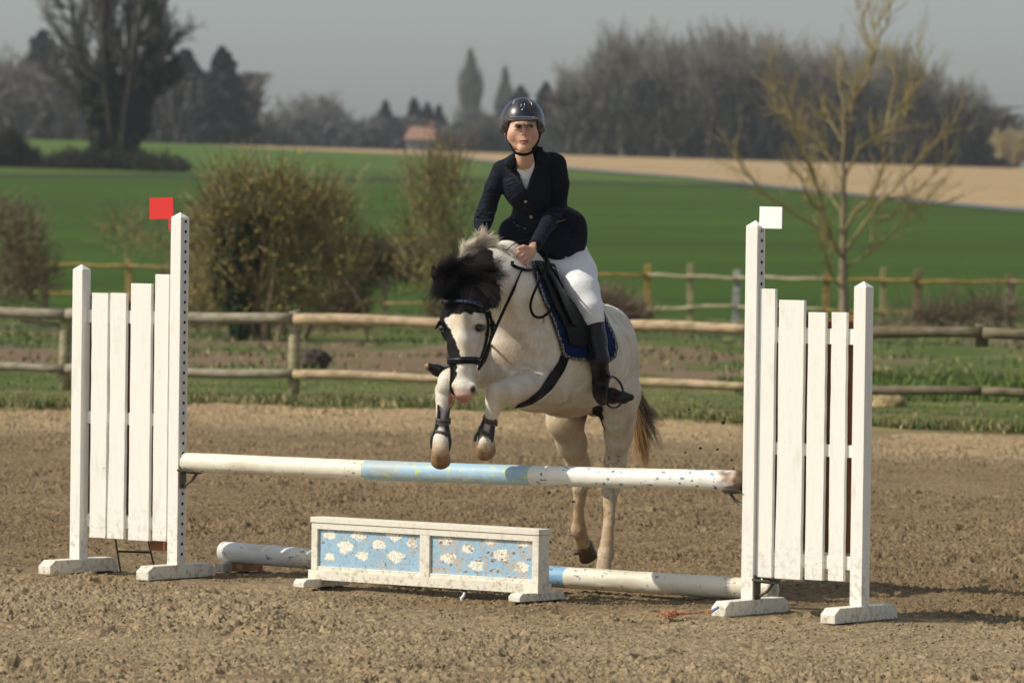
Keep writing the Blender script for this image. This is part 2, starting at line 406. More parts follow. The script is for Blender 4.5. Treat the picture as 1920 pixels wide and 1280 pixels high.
# ================================================================ FENCES
wood_grey = (.30, .26, .19); wood_tan = (.47, .35, .22); wood_dark = (.17, .14, .09); lichen = (.42, .26, .04)
def woodmat(name):
    k = NM(name); a = k.attr(); n = k.noise(k.mapping(k.pos(), (1.2, 6, 6)), 3, 5, .65)
    c = k.mix(k.ramp(n, [(.42, 0.0), (.62, 1.0)]), a, k.mix(1.0, a, (.55, .58, .5), 'MULTIPLY'))
    k.bump(n, .4, .01); return k.base(c, .85, .2)
WOOD = woodmat('weathered_wood')
def arena_fence():
    root = empty('rail_fence', P(552, 745, 48.2)); root.location.z = 0.05
    tag(root, 'low wooden post and rail fence along the back edge of the sand arena', 'fence')
    X = lambda px: (px - 960) / FPX
    def at(px):
        # line Y = 47.3 - .43 X
        k = X(px); y = 47.3 / (1 + .43 * k); return np.array([k * y, y, 0])
    def rail(p0, p1, z0, z1, r, col):
        a, b = at(p0), at(p1); n = 14; t = np.linspace(0, 1, n)[:, None]; pts = a + (b - a) * t
        pts[:, 2] = z0 + (z1 - z0) * t[:, 0] + .008 * np.sin(t[:, 0] * 7 + p0); pts[:, 1] -= .09
        MB().tube(pts, r * (1 + .06 * np.sin(np.linspace(0, 9, n) + p1)), 12, col=col).build('rail', WOOD, root, True)
    seg = [(-330, 122, wood_grey), (126, 548, wood_grey), (553, 980, wood_tan), (984, 1410, wood_tan), (1415, 1838, wood_dark), (1843, 2290, wood_dark)]  # right rails darker: mossy wood, with shade also put into the colour
    for i, (a, b, c) in enumerate(seg):
        rail(a, b, .728, .73, .046, c); rail(a, b, .262, .262, .038, c if i != 4 else wood_dark)
    a = at(40); MB().tube([at(40) + [0, .0, .665], at(118) + [0, 0, .63]], .02, 8, col=wood_grey).build('brace', WOOD, root, True)
    for px in (-310, 122, 552, 982, 1412, 1842, 2280):
        c = at(px); h = .80 if px == 552 else .74
        if px == 1842: MB().tube([c + [0, .05, .62], c + [0, .05, .80]], .055, 10, col=wood_dark).build('post', WOOD, root, True); continue
        MB().tube([c + [0, 0, -.1], c + [0, 0, .3], c + [.003, 0, h - .01], c + [0, 0, h]], [.052, .052, .05, .044], 14, col=(.34, .30, .18)).build('post', WOOD, root, True)
arena_fence()
def field_fence():
    root = empty('field_fence', (0, 91.5, 0)); tag(root, 'lichen covered wooden post and rail fence at the near edge of the green field', 'fence')
    def at(px, z=0):
        y = float(np.interp(px, [-200, 0, 960, 2100], [98, 96.5, 91.5, 89.0])); return np.array([(px - 960) / FPX * y, y, z])
    for px, top, w_, c in [(-90, .82, .05, wood_dark), (85, .84, .055, wood_dark), (240, .84, .05, (.45, .30, .10)), (480, .8, .05, wood_dark), (720, .82, .05, wood_dark), (960, .82, .05, wood_dark),
                           (1213, .90, .055, (.44, .30, .08)), (1293, .92, .05, (.40, .36, .20)), (1380, .83, .055, (.42, .42, .40)), (1425, .88, .03, wood_dark), (1548, .80, .055, (.36, .25, .09)),
                           (1655, .90, .05, (.38, .34, .16)), (1720, .88, .06, (.25, .18, .09)), (1893, .84, .065, (.26, .2, .13)), (2060, .86, .05, wood_dark)]:
        c0 = at(px); zb = float(zg(c0[0], c0[1])) - .1
        MB().box(c0 + [0, 0, (top + zb) / 2], (w_ * 2, .09, top - zb), col=c).build('post', WOOD, root, bevel=.008)
    def rail(p0, p1, z0, z1, hh, c):
        a, b = at(p0, z0), at(p1, z1); a[1] -= .07; b[1] -= .07; n = 10; pts = a + (b - a) * np.linspace(0, 1, n)[:, None]; pts[:, 2] += .01 * np.sin(np.arange(n) * 1.3 + p0)
        MB().tube(pts, hh, 8, col=c, flat=.6).build('rail', WOOD, root, True)
    O = (.32, .215, .06); Gc = (.48, .42, .27); Dk = (.28, .2, .08)
    for p0, p1, z0, z1, c in [(-120, 85, .72, .72, Dk), (85, 240, .73, .72, O), (240, 480, .72, .71, Dk), (480, 720, .71, .72, Dk), (720, 960, .72, .72, Dk), (960, 1213, .72, .72, O), (1213, 1380, .73, .70, Gc), (1380, 1548, .72, .70, Gc),
                              (1548, 1720, .70, .71, O), (1720, 1893, .69, .71, O), (1893, 2080, .71, .72, Dk)]: rail(p0, p1, z0, z1, .045, c)
    for p0, p1, z0, z1, c in [(-120, 85, .24, .25, Dk), (85, 240, .25, .24, O), (240, 480, .25, .25, Dk), (480, 720, .22, .22, Dk), (720, 960, .2, .22, Dk), (960, 1213, .22, .22, Dk), (1213, 1380, .18, .27, Gc), (1380, 1548, .25, .22, Gc),
                              (1548, 1720, .21, .2, O), (1720, 1893, .18, .2, O), (1893, 2080, .2, .2, Dk)]: rail(p0, p1, z0, z1, .04, c)
field_fence()

# ================================================================ TREES
def grow(segs, p, d, ln, r, depth, prm, rng):
    """recursive bare branching; segs collects (a, b, ra, rb, depth)"""
    n = prm['steps']; q = p.copy()
    for i in range(n):
        d = d + rng.normal(0, prm['wob'], 3) + np.array([0, 0, prm['up'] * (depth + 1) * .35]); d /= np.linalg.norm(d)
        q2 = q + d * ln / n; r2 = r * (1 - .42 / n * (1 if depth < prm['lev'] else 2.2))
        segs.append((q, q2, r, r2, depth)); 
        if depth < prm['lev'] and (depth > 0 or i >= prm.get('bare', 0)):
            for _ in range(prm['kids'][depth]):
                if rng.random() < prm.get('pk', .9):
                    ax = rng.normal(size=3); ax -= d * np.dot(ax, d); ax /= np.linalg.norm(ax)
                    an = R(rng.uniform(*prm['ang'])); nd = d * math.cos(an) + ax * math.sin(an)
                    grow(segs, q2 - d * ln / n * rng.random() * .5, nd, ln * rng.uniform(*prm['lr']), r2 * rng.uniform(.45, .7), depth + 1, prm, rng)
        q = q2; r = r2
def segs_to(mb, segs, minr, col, col2, sides=4):
    A = np.array([s[0] for s in segs]); B = np.array([s[1] for s in segs]); ra = np.maximum(minr, [s[2] for s in segs]); rb = np.maximum(minr * .8, [s[3] for s in segs]); dp = np.array([s[4] for s in segs])
    t = np.clip(dp / 3, 0, 1)[:, None]; c = np.array(col) * (1 - t) + np.array(col2) * t
    c = c * RNG.uniform(.8, 1.2, (len(c), 1)); B = B + (B - A) * .06
    big = dp < 2
    if big.any(): sprite_tubes(mb, A[big], B[big], ra[big], rb[big], max(sides, 6), c[big])
    if (~big).any(): sprite_tubes(mb, A[~big], B[~big], ra[~big], rb[~big], 3, c[~big])
BARK = attrmat('bark', 6, .2, .9, .15); LEAF = attrmat('leaves', 4, .2, .75, .25)

def bare_tree(name, h, seed, prm, minr=.02, col=(.13, .11, .085), col2=(.16, .135, .11), trunk_r=.25, nstems=1, spread=.1):
    rng = np.random.default_rng(seed); segs = []
    for k in range(nstems):
        d = np.array([rng.normal(0, spread), rng.normal(0, spread), 1.0]); d /= np.linalg.norm(d)
        grow(segs, np.array([rng.normal(0, .2) * (nstems > 1), rng.normal(0, .2) * (nstems > 1), -.3]), d, h * rng.uniform(.55, .68) * (1 if k == 0 else .9), trunk_r * (1 if k == 0 else .8), 0, prm, rng)
    root = empty(name)
    tr = [s for s in segs if s[4] == 0]; cr = [s for s in segs if s[4] > 0]
    zmax = max(s[1][2] for s in segs); k = h / zmax
    sc = lambda L: [(a * k, b * k, r1, r2, dp) for a, b, r1, r2, dp in L]
    m1 = MB(); segs_to(m1, sc(tr), minr, col, col2, 7); m1.build('trunk', BARK, root, True, loc=(0, 0, 0))
    m2 = MB(); segs_to(m2, sc(cr), minr, col, col2); m2.build('crown', BARK, root, True, loc=(0, 0, 0))
    return root
def dup(root, loc, rz=0, s=1.0, label=None):
    r = root.copy(); COL.objects.link(r); r.location = loc; r.rotation_euler.z = rz; r.scale = (s, s, s) if np.ndim(s) == 0 else s
    if label: r['label'] = label
    for ch in root.children:
        c = ch.copy(); COL.objects.link(c); c.parent = r
    return r
def place(root, px, py, d=None, top=None, h=None, rz=0, sx=None):
    """stand a tree whose base is seen at px, at depth d, scaled so its top reaches photo row `top`"""
    if d is None: g = hit(px, py); 
    else: q = P(px, py, d); g = Vector((q.x, q.y, float(zg(q.x, q.y))))
    s = 1.0
    if top is not None: s = (P(px, top, g.y).z - g.z) / h
    root.location = g; root.rotation_euler.z = rz; root.scale = ((sx or s), (sx or s), s); return g

PRM_WOOD = dict(steps=5, wob=.08, up=.09, lev=3, kids=[3, 2, 2], ang=(22, 55), lr=(.46, .70), bare=1, pk=.9)
wood_lab = 'tall bare leafless tree in the hazy wood on the right skyline'
protos = []
for i in range(5):
    tone = [(.24, .22, .185), (.19, .17, .14), (.27, .245, .20), (.165, .15, .13), (.22, .21, .17)][i]  # twig tones raised: part of the distance haze is in the colour
    t = bare_tree('bare_tree', 16, 100 + i, dict(PRM_WOOD, ang=((22, 52), (18, 44), (25, 60), (22, 50), (18, 42))[i]), minr=.05, trunk_r=.40, col=(.25, .235, .18), col2=tone); protos.append(t)
rng = random.Random(3)
# outline of the wood: (px, top row)
WOD = -20
WO = [(1045, 170), (1075, 120), (1110, 85), (1160, 60), (1215, 45), (1270, 58), (1320, 48), (1375, 42), (1430, 52), (1490, 78), (1545, 95), (1600, 90), (1660, 82), (1700, 98), (1745, 130), (1800, 150), (1840, 168), (1870, 200), (1890, 230)]
wx = [a for a, b in WO]; wt = [b + WOD for a, b in WO]
used = [False] * 5
def put_proto(protos, used, i, loc, rz, s, tags):
    if not used[i]: used[i] = True; o = protos[i]; o.location = loc; o.rotation_euler.z = rz; o.scale = s
    else: o = dup(protos[i], loc, rz, s)
    tag(o, *tags); return o
n_w = 0
for row, (dd, dt, step) in enumerate([(455, 0, 50), (475, 12, 52), (505, 4, 56)]):
    px = 1072 + row * 15
    while px < 1872:
        x_ = px + rng.uniform(-8, 8); top = np.interp(x_, wx, wt) + dt + rng.choice([-6, 0, 8, 22]) + rng.uniform(-4, 8); q = P(x_, 300, dd + rng.uniform(-8, 8)); gz = float(zg(q.x, q.y))
        s = (P(x_, top, q.y).z - gz) / 16; put_proto(protos, used, rng.randrange(5), (q.x, q.y, gz), rng.uniform(0, 6.28), (s * rng.uniform(.9, 1.15), s * .95, s), (wood_lab, 'tree', 'bare trees of the wood on the right skyline'))
        px += step; n_w += 1
# undergrowth inside the wood: one thicket
def thicket(name, label, x0, x1, d0, d1, toprow, n, cols, hrow=None, twig=1.6, minr=.05):
    mb = MB(); px = RNG.uniform(x0, x1, n); d = RNG.uniform(d0, d1, n)
    A = []; B = []
    X = (px - 960) / FPX * d; gz = zg(X, d); hh = (np.array([P(a, toprow(a), b).z for a, b in zip(px, d)]) - gz)
    z = gz + hh * RNG.random(n) ** 1.1
    A = np.stack([X, d, z], -1); B = A + RNG.normal(0, .45, (n, 3)) * twig + np.array([0, 0, 1.0]) * twig
    B[:, 2] = np.minimum(B[:, 2], gz + hh * 1.05)
    c = np.array(cols)[RNG.integers(0, len(cols), n)] * RNG.uniform(.7, 1.3, (n, 1))
    sprite_tubes(mb, A, B, np.full(n, minr * 1.6), np.full(n, minr), 3, c)
    return tag(mb.build(name, BARK, None, loc=(float(X.mean()), float(d.mean()), float(gz.mean()))), label, 'thicket', kind='stuff')
thicket('undergrowth', 'dark tangle of undergrowth and ivy filling the lower part of the right wood', 1045, 1895, 445, 520, lambda a: np.interp(a, wx, wt) * .55 + 135 + 14 * math.sin(a * .07) + 9 * math.sin(a * .19), 9000, [(.05, .05, .042), (.035, .045, .035), (.085, .075, .06)], twig=2.2, minr=.07)

# conifers: whorls of drooping needle clumps
def conifer(name, h, seed, rad, col=(.022, .035, .02), n=5200, narrow=1.0, bumps=.35):
    rng = np.random.default_rng(seed); root = empty(name)
    MB().tube([(0, 0, -.3), (0, 0, h * .5), (0, 0, h * .97)], [.02 * h, .014 * h, .003 * h], 7, col=(.07, .055, .04)).build('trunk', BARK, root, True, loc=(0, 0, 0))
    t = rng.random(n) ** .8; lay = np.round(t * 17) / 17; t = np.clip(lay + rng.normal(0, .012, n), .03, .995)
    prof = (1 - t) ** narrow * (1 + bumps * np.sin(lay * 40 + seed) * .5 + rng.normal(0, .08, n)); a = rng.uniform(0, 6.283, n)
    prof *= (1 + .22 * np.sin(3 * a + lay * 23)); r = rad * prof * rng.uniform(.25, 1, n) ** .5
    C = np.stack([r * np.cos(a), r * np.sin(a), h * t - .18 * r], -1)
    N = rng.normal(size=(n, 3)) + [0, 0, .6]; c = np.array(col) * rng.uniform(.6, 1.6, (n, 1))
    m = MB(); leaf_quads(m, C, N, rng.uniform(.018, .035, n) * h, c, .55); m.build('crown', LEAF, root, loc=(0, 0, 0)); return root
def leafy(name, h, seed, blobs, col, n, size, trunk=.15, twigs=600, tcol=(.12, .1, .07)):
    """rounded crown of leaf clumps; blobs: (x,y,z,rx,ry,rz) in metres"""
    rng = np.random.default_rng(seed); root = empty(name)
    m = MB(); m.tube([(0, 0, -.3), (.03 * h, 0, h * .35), (0, 0, h * .7)], [trunk, trunk * .8, trunk * .3], 8, col=tcol)
    A = []; B = []
    bl = np.array(blobs)
    k = rng.integers(0, len(bl), twigs); e = rng.normal(size=(twigs, 3)); e /= np.linalg.norm(e, axis=1)[:, None]
    B = bl[k, :3] + e * bl[k, 3:] * rng.uniform(.5, 1.1, (twigs, 1)); A = bl[k, :3] * .8 + e * bl[k, 3:] * .2 * rng.random((twigs, 1))
    A[:, 2] = np.maximum(A[:, 2] * .9, .2)
    sprite_tubes(m, A, B, np.full(twigs, .02 * h / 4), np.full(twigs, .006 * h / 4), 3, np.ones((twigs, 3)) * tcol)
    m.build('trunk', BARK, root, True, loc=(0, 0, 0))
    k = rng.integers(0, len(bl), n); e = rng.normal(size=(n, 3)); e /= np.linalg.norm(e, axis=1)[:, None]
    C = bl[k, :3] + e * bl[k, 3:] * (rng.random((n, 1)) ** .4); dn = vnoise3(C, h * .12) > -.15; C = C[dn]; e = e[dn]; C[:, 2] = np.maximum(C[:, 2], .03 * h * rng.random(len(C)))
    c = np.array(col)[rng.integers(0, len(col), len(C))] * rng.uniform(.6, 1.5, (len(C), 1))
    m2 = MB(); leaf_quads(m2, C, e + rng.normal(0, .7, C.shape), rng.uniform(.6, 1.3, len(C)) * size, c, .7); m2.build('crown', LEAF, root, loc=(0, 0, 0)); return root

# far left: wood, conifers
t = conifer('conifer', 14, 3, 4.6, (.017, .027, .021), 9000, .62, .5); place(t, 415, 262, 470, 92, 14, 0); tag(t, 'large dark conifer right of the ivy clad tree on the left skyline', 'tree')
t = conifer('conifer', 14, 5, 5.0, (.017, .027, .021), 9000, .5, .4); place(t, 345, 262, 478, 96, 14, 1); tag(t, 'broad dark conifer just behind the ivy clad tree', 'tree')
t = conifer('conifer', 12, 8, 3.6, (.02, .03, .022), 5000, .55, .4); place(t, 78, 255, 560, 62, 12, 2); tag(t, 'dark pine standing above the hazy wood at the far left', 'tree')
lp = [bare_tree('bare_tree', 10, 210 + i, PRM_WOOD, minr=.04, trunk_r=.2, col=(.11, .1, .085), col2=(.15, .13, .11), nstems=2, spread=.2) for i in range(2)]; lu = [False, False]
for k, (px, top, dd) in enumerate([(8, 75, 520), (35, 95, 500), (70, 120, 510), (105, 105, 500), (140, 128, 515), (170, 140, 500), (205, 120, 520), (20, 150, 480), (60, 165, 480), (95, 160, 485), (135, 165, 480), (240, 160, 500), (280, 165, 510)]):
    q = P(px, 262, dd); gz = float(zg(q.x, q.y)); s = (P(px, top, q.y).z - gz) / 10
    put_proto(lp, lu, k % 2, (q.x, q.y, gz), k * 1.3, (s * 1.2, s, s), ('bare grey brown tree in the hazy wood behind the ivy clad tree', 'tree', 'bare trees of the wood at the far left'))
thicket('undergrowth', 'grey brown undergrowth filling the hazy wood at the far left', -20, 470, 475, 520, lambda a: 168 + 25 * math.sin(a * .05), 8000, [(.12, .105, .09), (.09, .085, .075)], twig=2.0, minr=.08)
# centre left: low hazy trees, each its own
mp = [bare_tree('bare_tree', 9, 300 + i, dict(PRM_WOOD, ang=(25, 60), up=.1), minr=.05, trunk_r=.2, col=(.12, .11, .095), col2=(.16, .145, .125), nstems=2, spread=.25) for i in range(2)]; mu = [False, False]
for k, (px, top, dd, lab) in enumerate([(482, 185, 560, 'small hazy bare tree beside the dark conifers'), (520, 205, 600, 'low hazy bare tree left of the round topped tree'), (575, 165, 620, 'round topped hazy bare tree on the skyline left of centre'), (612, 172, 640, 'hazy bare tree leaning over the middle of the skyline'),
                                         (655, 195, 620, 'low hazy bare tree between the round topped tree and the small spruce'), (690, 215, 600, 'small hazy bare tree just left of the small spruce'), (755, 232, 650, 'low bare bush like tree left of the farmhouse roof'), (845, 235, 560, 'low bare tree between the spruces and the poplar'), (905, 205, 560, 'bare tree low between the two poplars')]):
    q = P(px, 275, dd); gz = float(zg(q.x, q.y)); s = (P(px, top, q.y).z - gz) / 9
    o = put_proto(mp, mu, k % 2, (q.x, q.y, gz), k * 1.7, (s * 1.25, s, s), (lab, 'tree'))
thicket('undergrowth', 'low hazy hedgerow along the middle of the skyline', 455, 1060, 560, 600, lambda a: 238 + 10 * math.sin(a * .04) + 7 * math.sin(a * .11), 7000, [(.12, .11, .10), (.10, .10, .09), (.07, .08, .07)], twig=2.0, minr=.09)
for px, top, dd, rd, lab in [(722, 192, 640, 3.0, 'small dark spruce left of the farmhouse'), (775, 187, 660, 2.6, 'pointed dark spruce right behind the farmhouse'), (800, 196, 670, 3.0, 'middle dark spruce behind the farmhouse'), (822, 200, 655, 2.8, 'right hand dark spruce behind the farmhouse'),
                             (975, 165, 600, 5.0, 'dark evergreen showing left of the rider helmet'), (1022, 158, 590, 4.0, 'dark evergreen between the rider helmet and the right wood')]:
    t = conifer('spruce', 9, px, rd, (.02, .03, .023), 3000, .8, .5); place(t, px, 280, dd, top, 9, px); tag(t, lab, 'tree')
# poplars; haze and the sky between twigs are put into the pale colour
for px, top, sd, lab, wv in [(880, 92, 1, 'tall narrow hazy poplar left of the rider', 1.0), (945, 125, 2, 'shorter narrow hazy poplar directly left of the rider helmet', .8)]:
    rgp = np.random.default_rng(sd); t = empty('poplar'); n = 1500; tt = rgp.random(n) ** .8; a = rgp.uniform(0, 6.283, n); env = 1.75 * wv * np.sin(np.pi * np.clip(tt * .9 + .12, 0, 1)) ** .7 * (1 + .25 * np.sin(tt * 17 + sd)); rr = env * rgp.random(n) ** .6
    A = np.stack([rr * np.cos(a), rr * np.sin(a), 16 * (.06 + .86 * tt)], -1); B_ = A + np.stack([.22 * np.cos(a) + rgp.normal(0, .12, n), .22 * np.sin(a) + rgp.normal(0, .12, n), rgp.uniform(.7, 1.7, n)], -1)
    m = MB(); sprite_tubes(m, A, B_, np.full(n, .05), np.full(n, .025), 3, np.array([.27, .25, .21]) * rgp.uniform(.7, 1.25, (n, 1))); m.build('crown', BARK, t, loc=(0, 0, 0))
    m = MB(); m.tube([(0, 0, -.4), (0, 0, 8), (0, 0, 15.4)], [.3, .2, .04], 7, col=(.16, .15, .12)); m.build('trunk', BARK, t, True, loc=(0, 0, 0))
    g = place(t, px, 285, 640, top, 16, 0); tag(t, lab, 'tree')
# right edge pale tree
t = bare_tree('bare_tree', 8, 77, dict(PRM_WOOD, ang=(25, 60)), minr=.05, trunk_r=.2, col=(.42, .36, .22), col2=(.42, .35, .2), nstems=3, spread=.3); place(t, 1908, 318, 430, 232, 8, 0); tag(t, 'pale yellowish bush like tree at the right end of the skyline', 'tree')

# farmhouse
def farmhouse():
    q = P(788, 276, 545); gz = float(zg(q.x, q.y)); top = P(785, 238, 545).z
    root = empty('farmhouse', (q.x, q.y, gz)); tag(root, 'small farmhouse with orange tiled roof among the trees on the skyline', 'house')
    H = top - gz; b = H - 1.25
    MB().box((q.x, q.y, gz + b / 2), (2.6, 3.0, b), col=(.38, .34, .28)).build('wall', attrmat('render_wall', 2, .1), root)
    x0, x1, y0, y1 = q.x - 1.6, q.x + 1.6, q.y - 1.8, q.y + 1.8; z0 = gz + b; z1 = gz + H
    v = [(x0, y0, z0), (x1, y0, z0), (x1, y1, z0), (x0, y1, z0), (x0 + .6, q.y, z1), (x1 - .3, q.y, z1)]
    MB().add(v, [[[0, 1, 5, 4], [2, 3, 4, 5], [3, 2, 1, 0]], [[1, 2, 5], [3, 0, 4]]], (.30, .17, .12)).build('roof', attrmat('roof_tiles', 3, .2), root)
    MB().box((q.x + 1.0, q.y, z1 + .1), (.4, .4, .9), col=(.4, .2, .14)).build('chimney', attrmat('chimney_brick', 3, .2), root)
    for dx in (-1.2, .2, 1.2): MB().box((q.x + dx, q.y - 1.5, gz + b * .55), (.45, .08, .6), col=(.05, .05, .05)).build('window', attrmat('window_glass', 3, .2, .2), root)
farmhouse()

# the big ivy-clad tree on the left
def ivy_tree():
    g = hit(222, 318); dd = g.y; k = dd / FPX   # metres per photo pixel
    root = empty('ivy_clad_tree', g); tag(root, 'big bare tree with dark ivy covered trunks in the green field at upper left', 'tree')
    rng = np.random.default_rng(21); segs = []
    stems = [(-8, -.21, 330, .16), (-4, -.10, 400, .22), (5, .02, 420, .2), (8, .14, 380, .18), (14, .22, 290, .16), (12, .28, 250, .12), (-12, -.26, 250, .11)]
    tr = []
    for ox, lean, hp, r in stems:
        d = np.array([lean, rng.normal(0, .1), 1.0]); d /= np.linalg.norm(d)
        grow(segs, np.array([g.x + ox * k, g.y + rng.normal(0, .3), g.z - .2]), d, hp * k, r, 0, dict(steps=7, wob=.06, up=.03, lev=3, kids=[2, 3, 2], ang=(16, 42), lr=(.26, .44), bare=2, pk=.9), rng)
    m = MB(); segs_to(m, [s for s in segs if s[4] == 0], .015, (.035, .03, .022), (.06, .05, .04), 8); m.build('trunk', BARK, root, True)
    m = MB(); segs_to(m, [s for s in segs if s[4] > 0], .014, (.07, .065, .045), (.11, .095, .07)); m.build('crown', BARK, root, True)
    # ivy sheath
    C = []; N = []
    def clump(px, py, rx, ry, n):
        a = rng.normal(size=(n, 3)); a /= np.linalg.norm(a, axis=1)[:, None]; rr = rng.random((n, 1)) ** .35
        c = P(px, py, dd); C.append(np.array(c) + a * rr * np.array([rx * k, rx * k * .8, ry * k])); N.append(a)
    for px, py, rx, ry in [(160, 165, 24, 45), (170, 215, 26, 45), (185, 262, 30, 40), (205, 295, 34, 30), (195, 130, 26, 50), (200, 190, 30, 60), (235, 190, 40, 55), (270, 165, 40, 45), (262, 220, 34, 50), (240, 265, 34, 50), (255, 300, 22, 25), (300, 130, 45, 38), (330, 115, 30, 34), (285, 100, 38, 40), (220, 235, 30, 50), (345, 140, 22, 22)]:
        clump(px, py, rx, ry, int(rx * ry * 1.3))
    C = np.concatenate(C); N = np.concatenate(N); keep = vnoise3(C, .35, 3) > -.25 + .5 * sstep(float(P(0, 170, dd).z), float(P(0, 100, dd).z), C[:, 2]); C = C[keep]; N = N[keep]
    c = np.array([(.016, .028, .012), (.03, .045, .015), (.02, .024, .016)])[rng.integers(0, 3, len(C))] * rng.uniform(.6, 1.5, (len(C), 1))
    m = MB(); leaf_quads(m, C, N + rng.normal(0, .6, N.shape), rng.uniform(.05, .10, len(C)), c, .8); m.build('ivy', LEAF, root)
    root.scale = (.84, .9, 1.0)
ivy_tree()
def brush(name, label, boxes, cols, n, ln, rad, depthspread, up=.5, cat='shrub', leaf=None, kind=None, parent=None, lsz=.03):
    """twiggy mass; boxes: (px, py, d, rx px, ry px, weight)"""
    A = []; B = []
    bl = boxes; wts = np.array([b[5] for b in bl], float); cnt = (wts / wts.sum() * n).astype(int)
    for (px, py, d, rx, ry, _), c in zip(bl, cnt):
        k = d / FPX; e = RNG.normal(size=(c, 3)); e /= np.linalg.norm(e, axis=1)[:, None]; e *= RNG.random((c, 1)) ** .4
        ctr = np.array(P(px, py, d)); a = ctr + e * np.array([rx * k, depthspread, ry * k]); dr = RNG.normal(0, .45, (c, 3)) + e * .6 + [0, 0, up]; dr /= np.linalg.norm(dr, axis=1)[:, None]
        A.append(a); B.append(a + dr * RNG.uniform(.4, 1.4, (c, 1)) * ln)
    A = np.concatenate(A); B = np.concatenate(B); c = np.array(cols)[RNG.integers(0, len(cols), len(A))] * RNG.uniform(.7, 1.3, (len(A), 1))
    m = MB(); sprite_tubes(m, A, B, np.full(len(A), rad), np.full(len(A), rad * .4), 3, c)
    if leaf:
        ls, nl = leaf; pick = RNG.integers(0, len(A), nl); T = RNG.random((nl, 1)); L = A[pick] * (1 - T) + B[pick] * T + RNG.normal(0, .015, (nl, 3))
        cl = np.array(ls)[RNG.integers(0, len(ls), nl)] * RNG.uniform(.6, 1.4, (nl, 1)); leaf_quads(m, L, RNG.normal(size=(nl, 3)), RNG.uniform(.5, 1.2, nl) * lsz, cl, .6)
    o = m.build(name, BARK, parent)
    return tag(o, label, cat, kind=kind) if parent is None else o
dv = hit(222, 318).y
brush('scrub_mound', 'dark bramble mound around the foot of the ivy clad tree', [(240, 312, dv, 95, 13, 3), (165, 308, dv, 70, 14, 2), (300, 318, dv - 4, 50, 9, 1)], [(.05, .045, .035), (.035, .04, .02), (.08, .065, .045)], 5000, .5, .03, 3, leaf=([(.03, .045, .015)], 3000), lsz=.12)
brush('dark_shrub', 'dark broken shrub and stump at the far left of the green field', [(15, 290, dv, 30, 30, 2), (40, 305, dv, 35, 18, 2), (24, 268, dv, 7, 18, 1), (-30, 300, dv, 40, 30, 1)], [(.04, .035, .03), (.05, .045, .03)], 3500, .5, .03, 2)
brush('hedge_bottom', 'low dark hedge stubble along the ditch in the green field', [(90, 318, dv, 90, 8, 1)], [(.05, .045, .035)], 1200, .4, .03, 3)

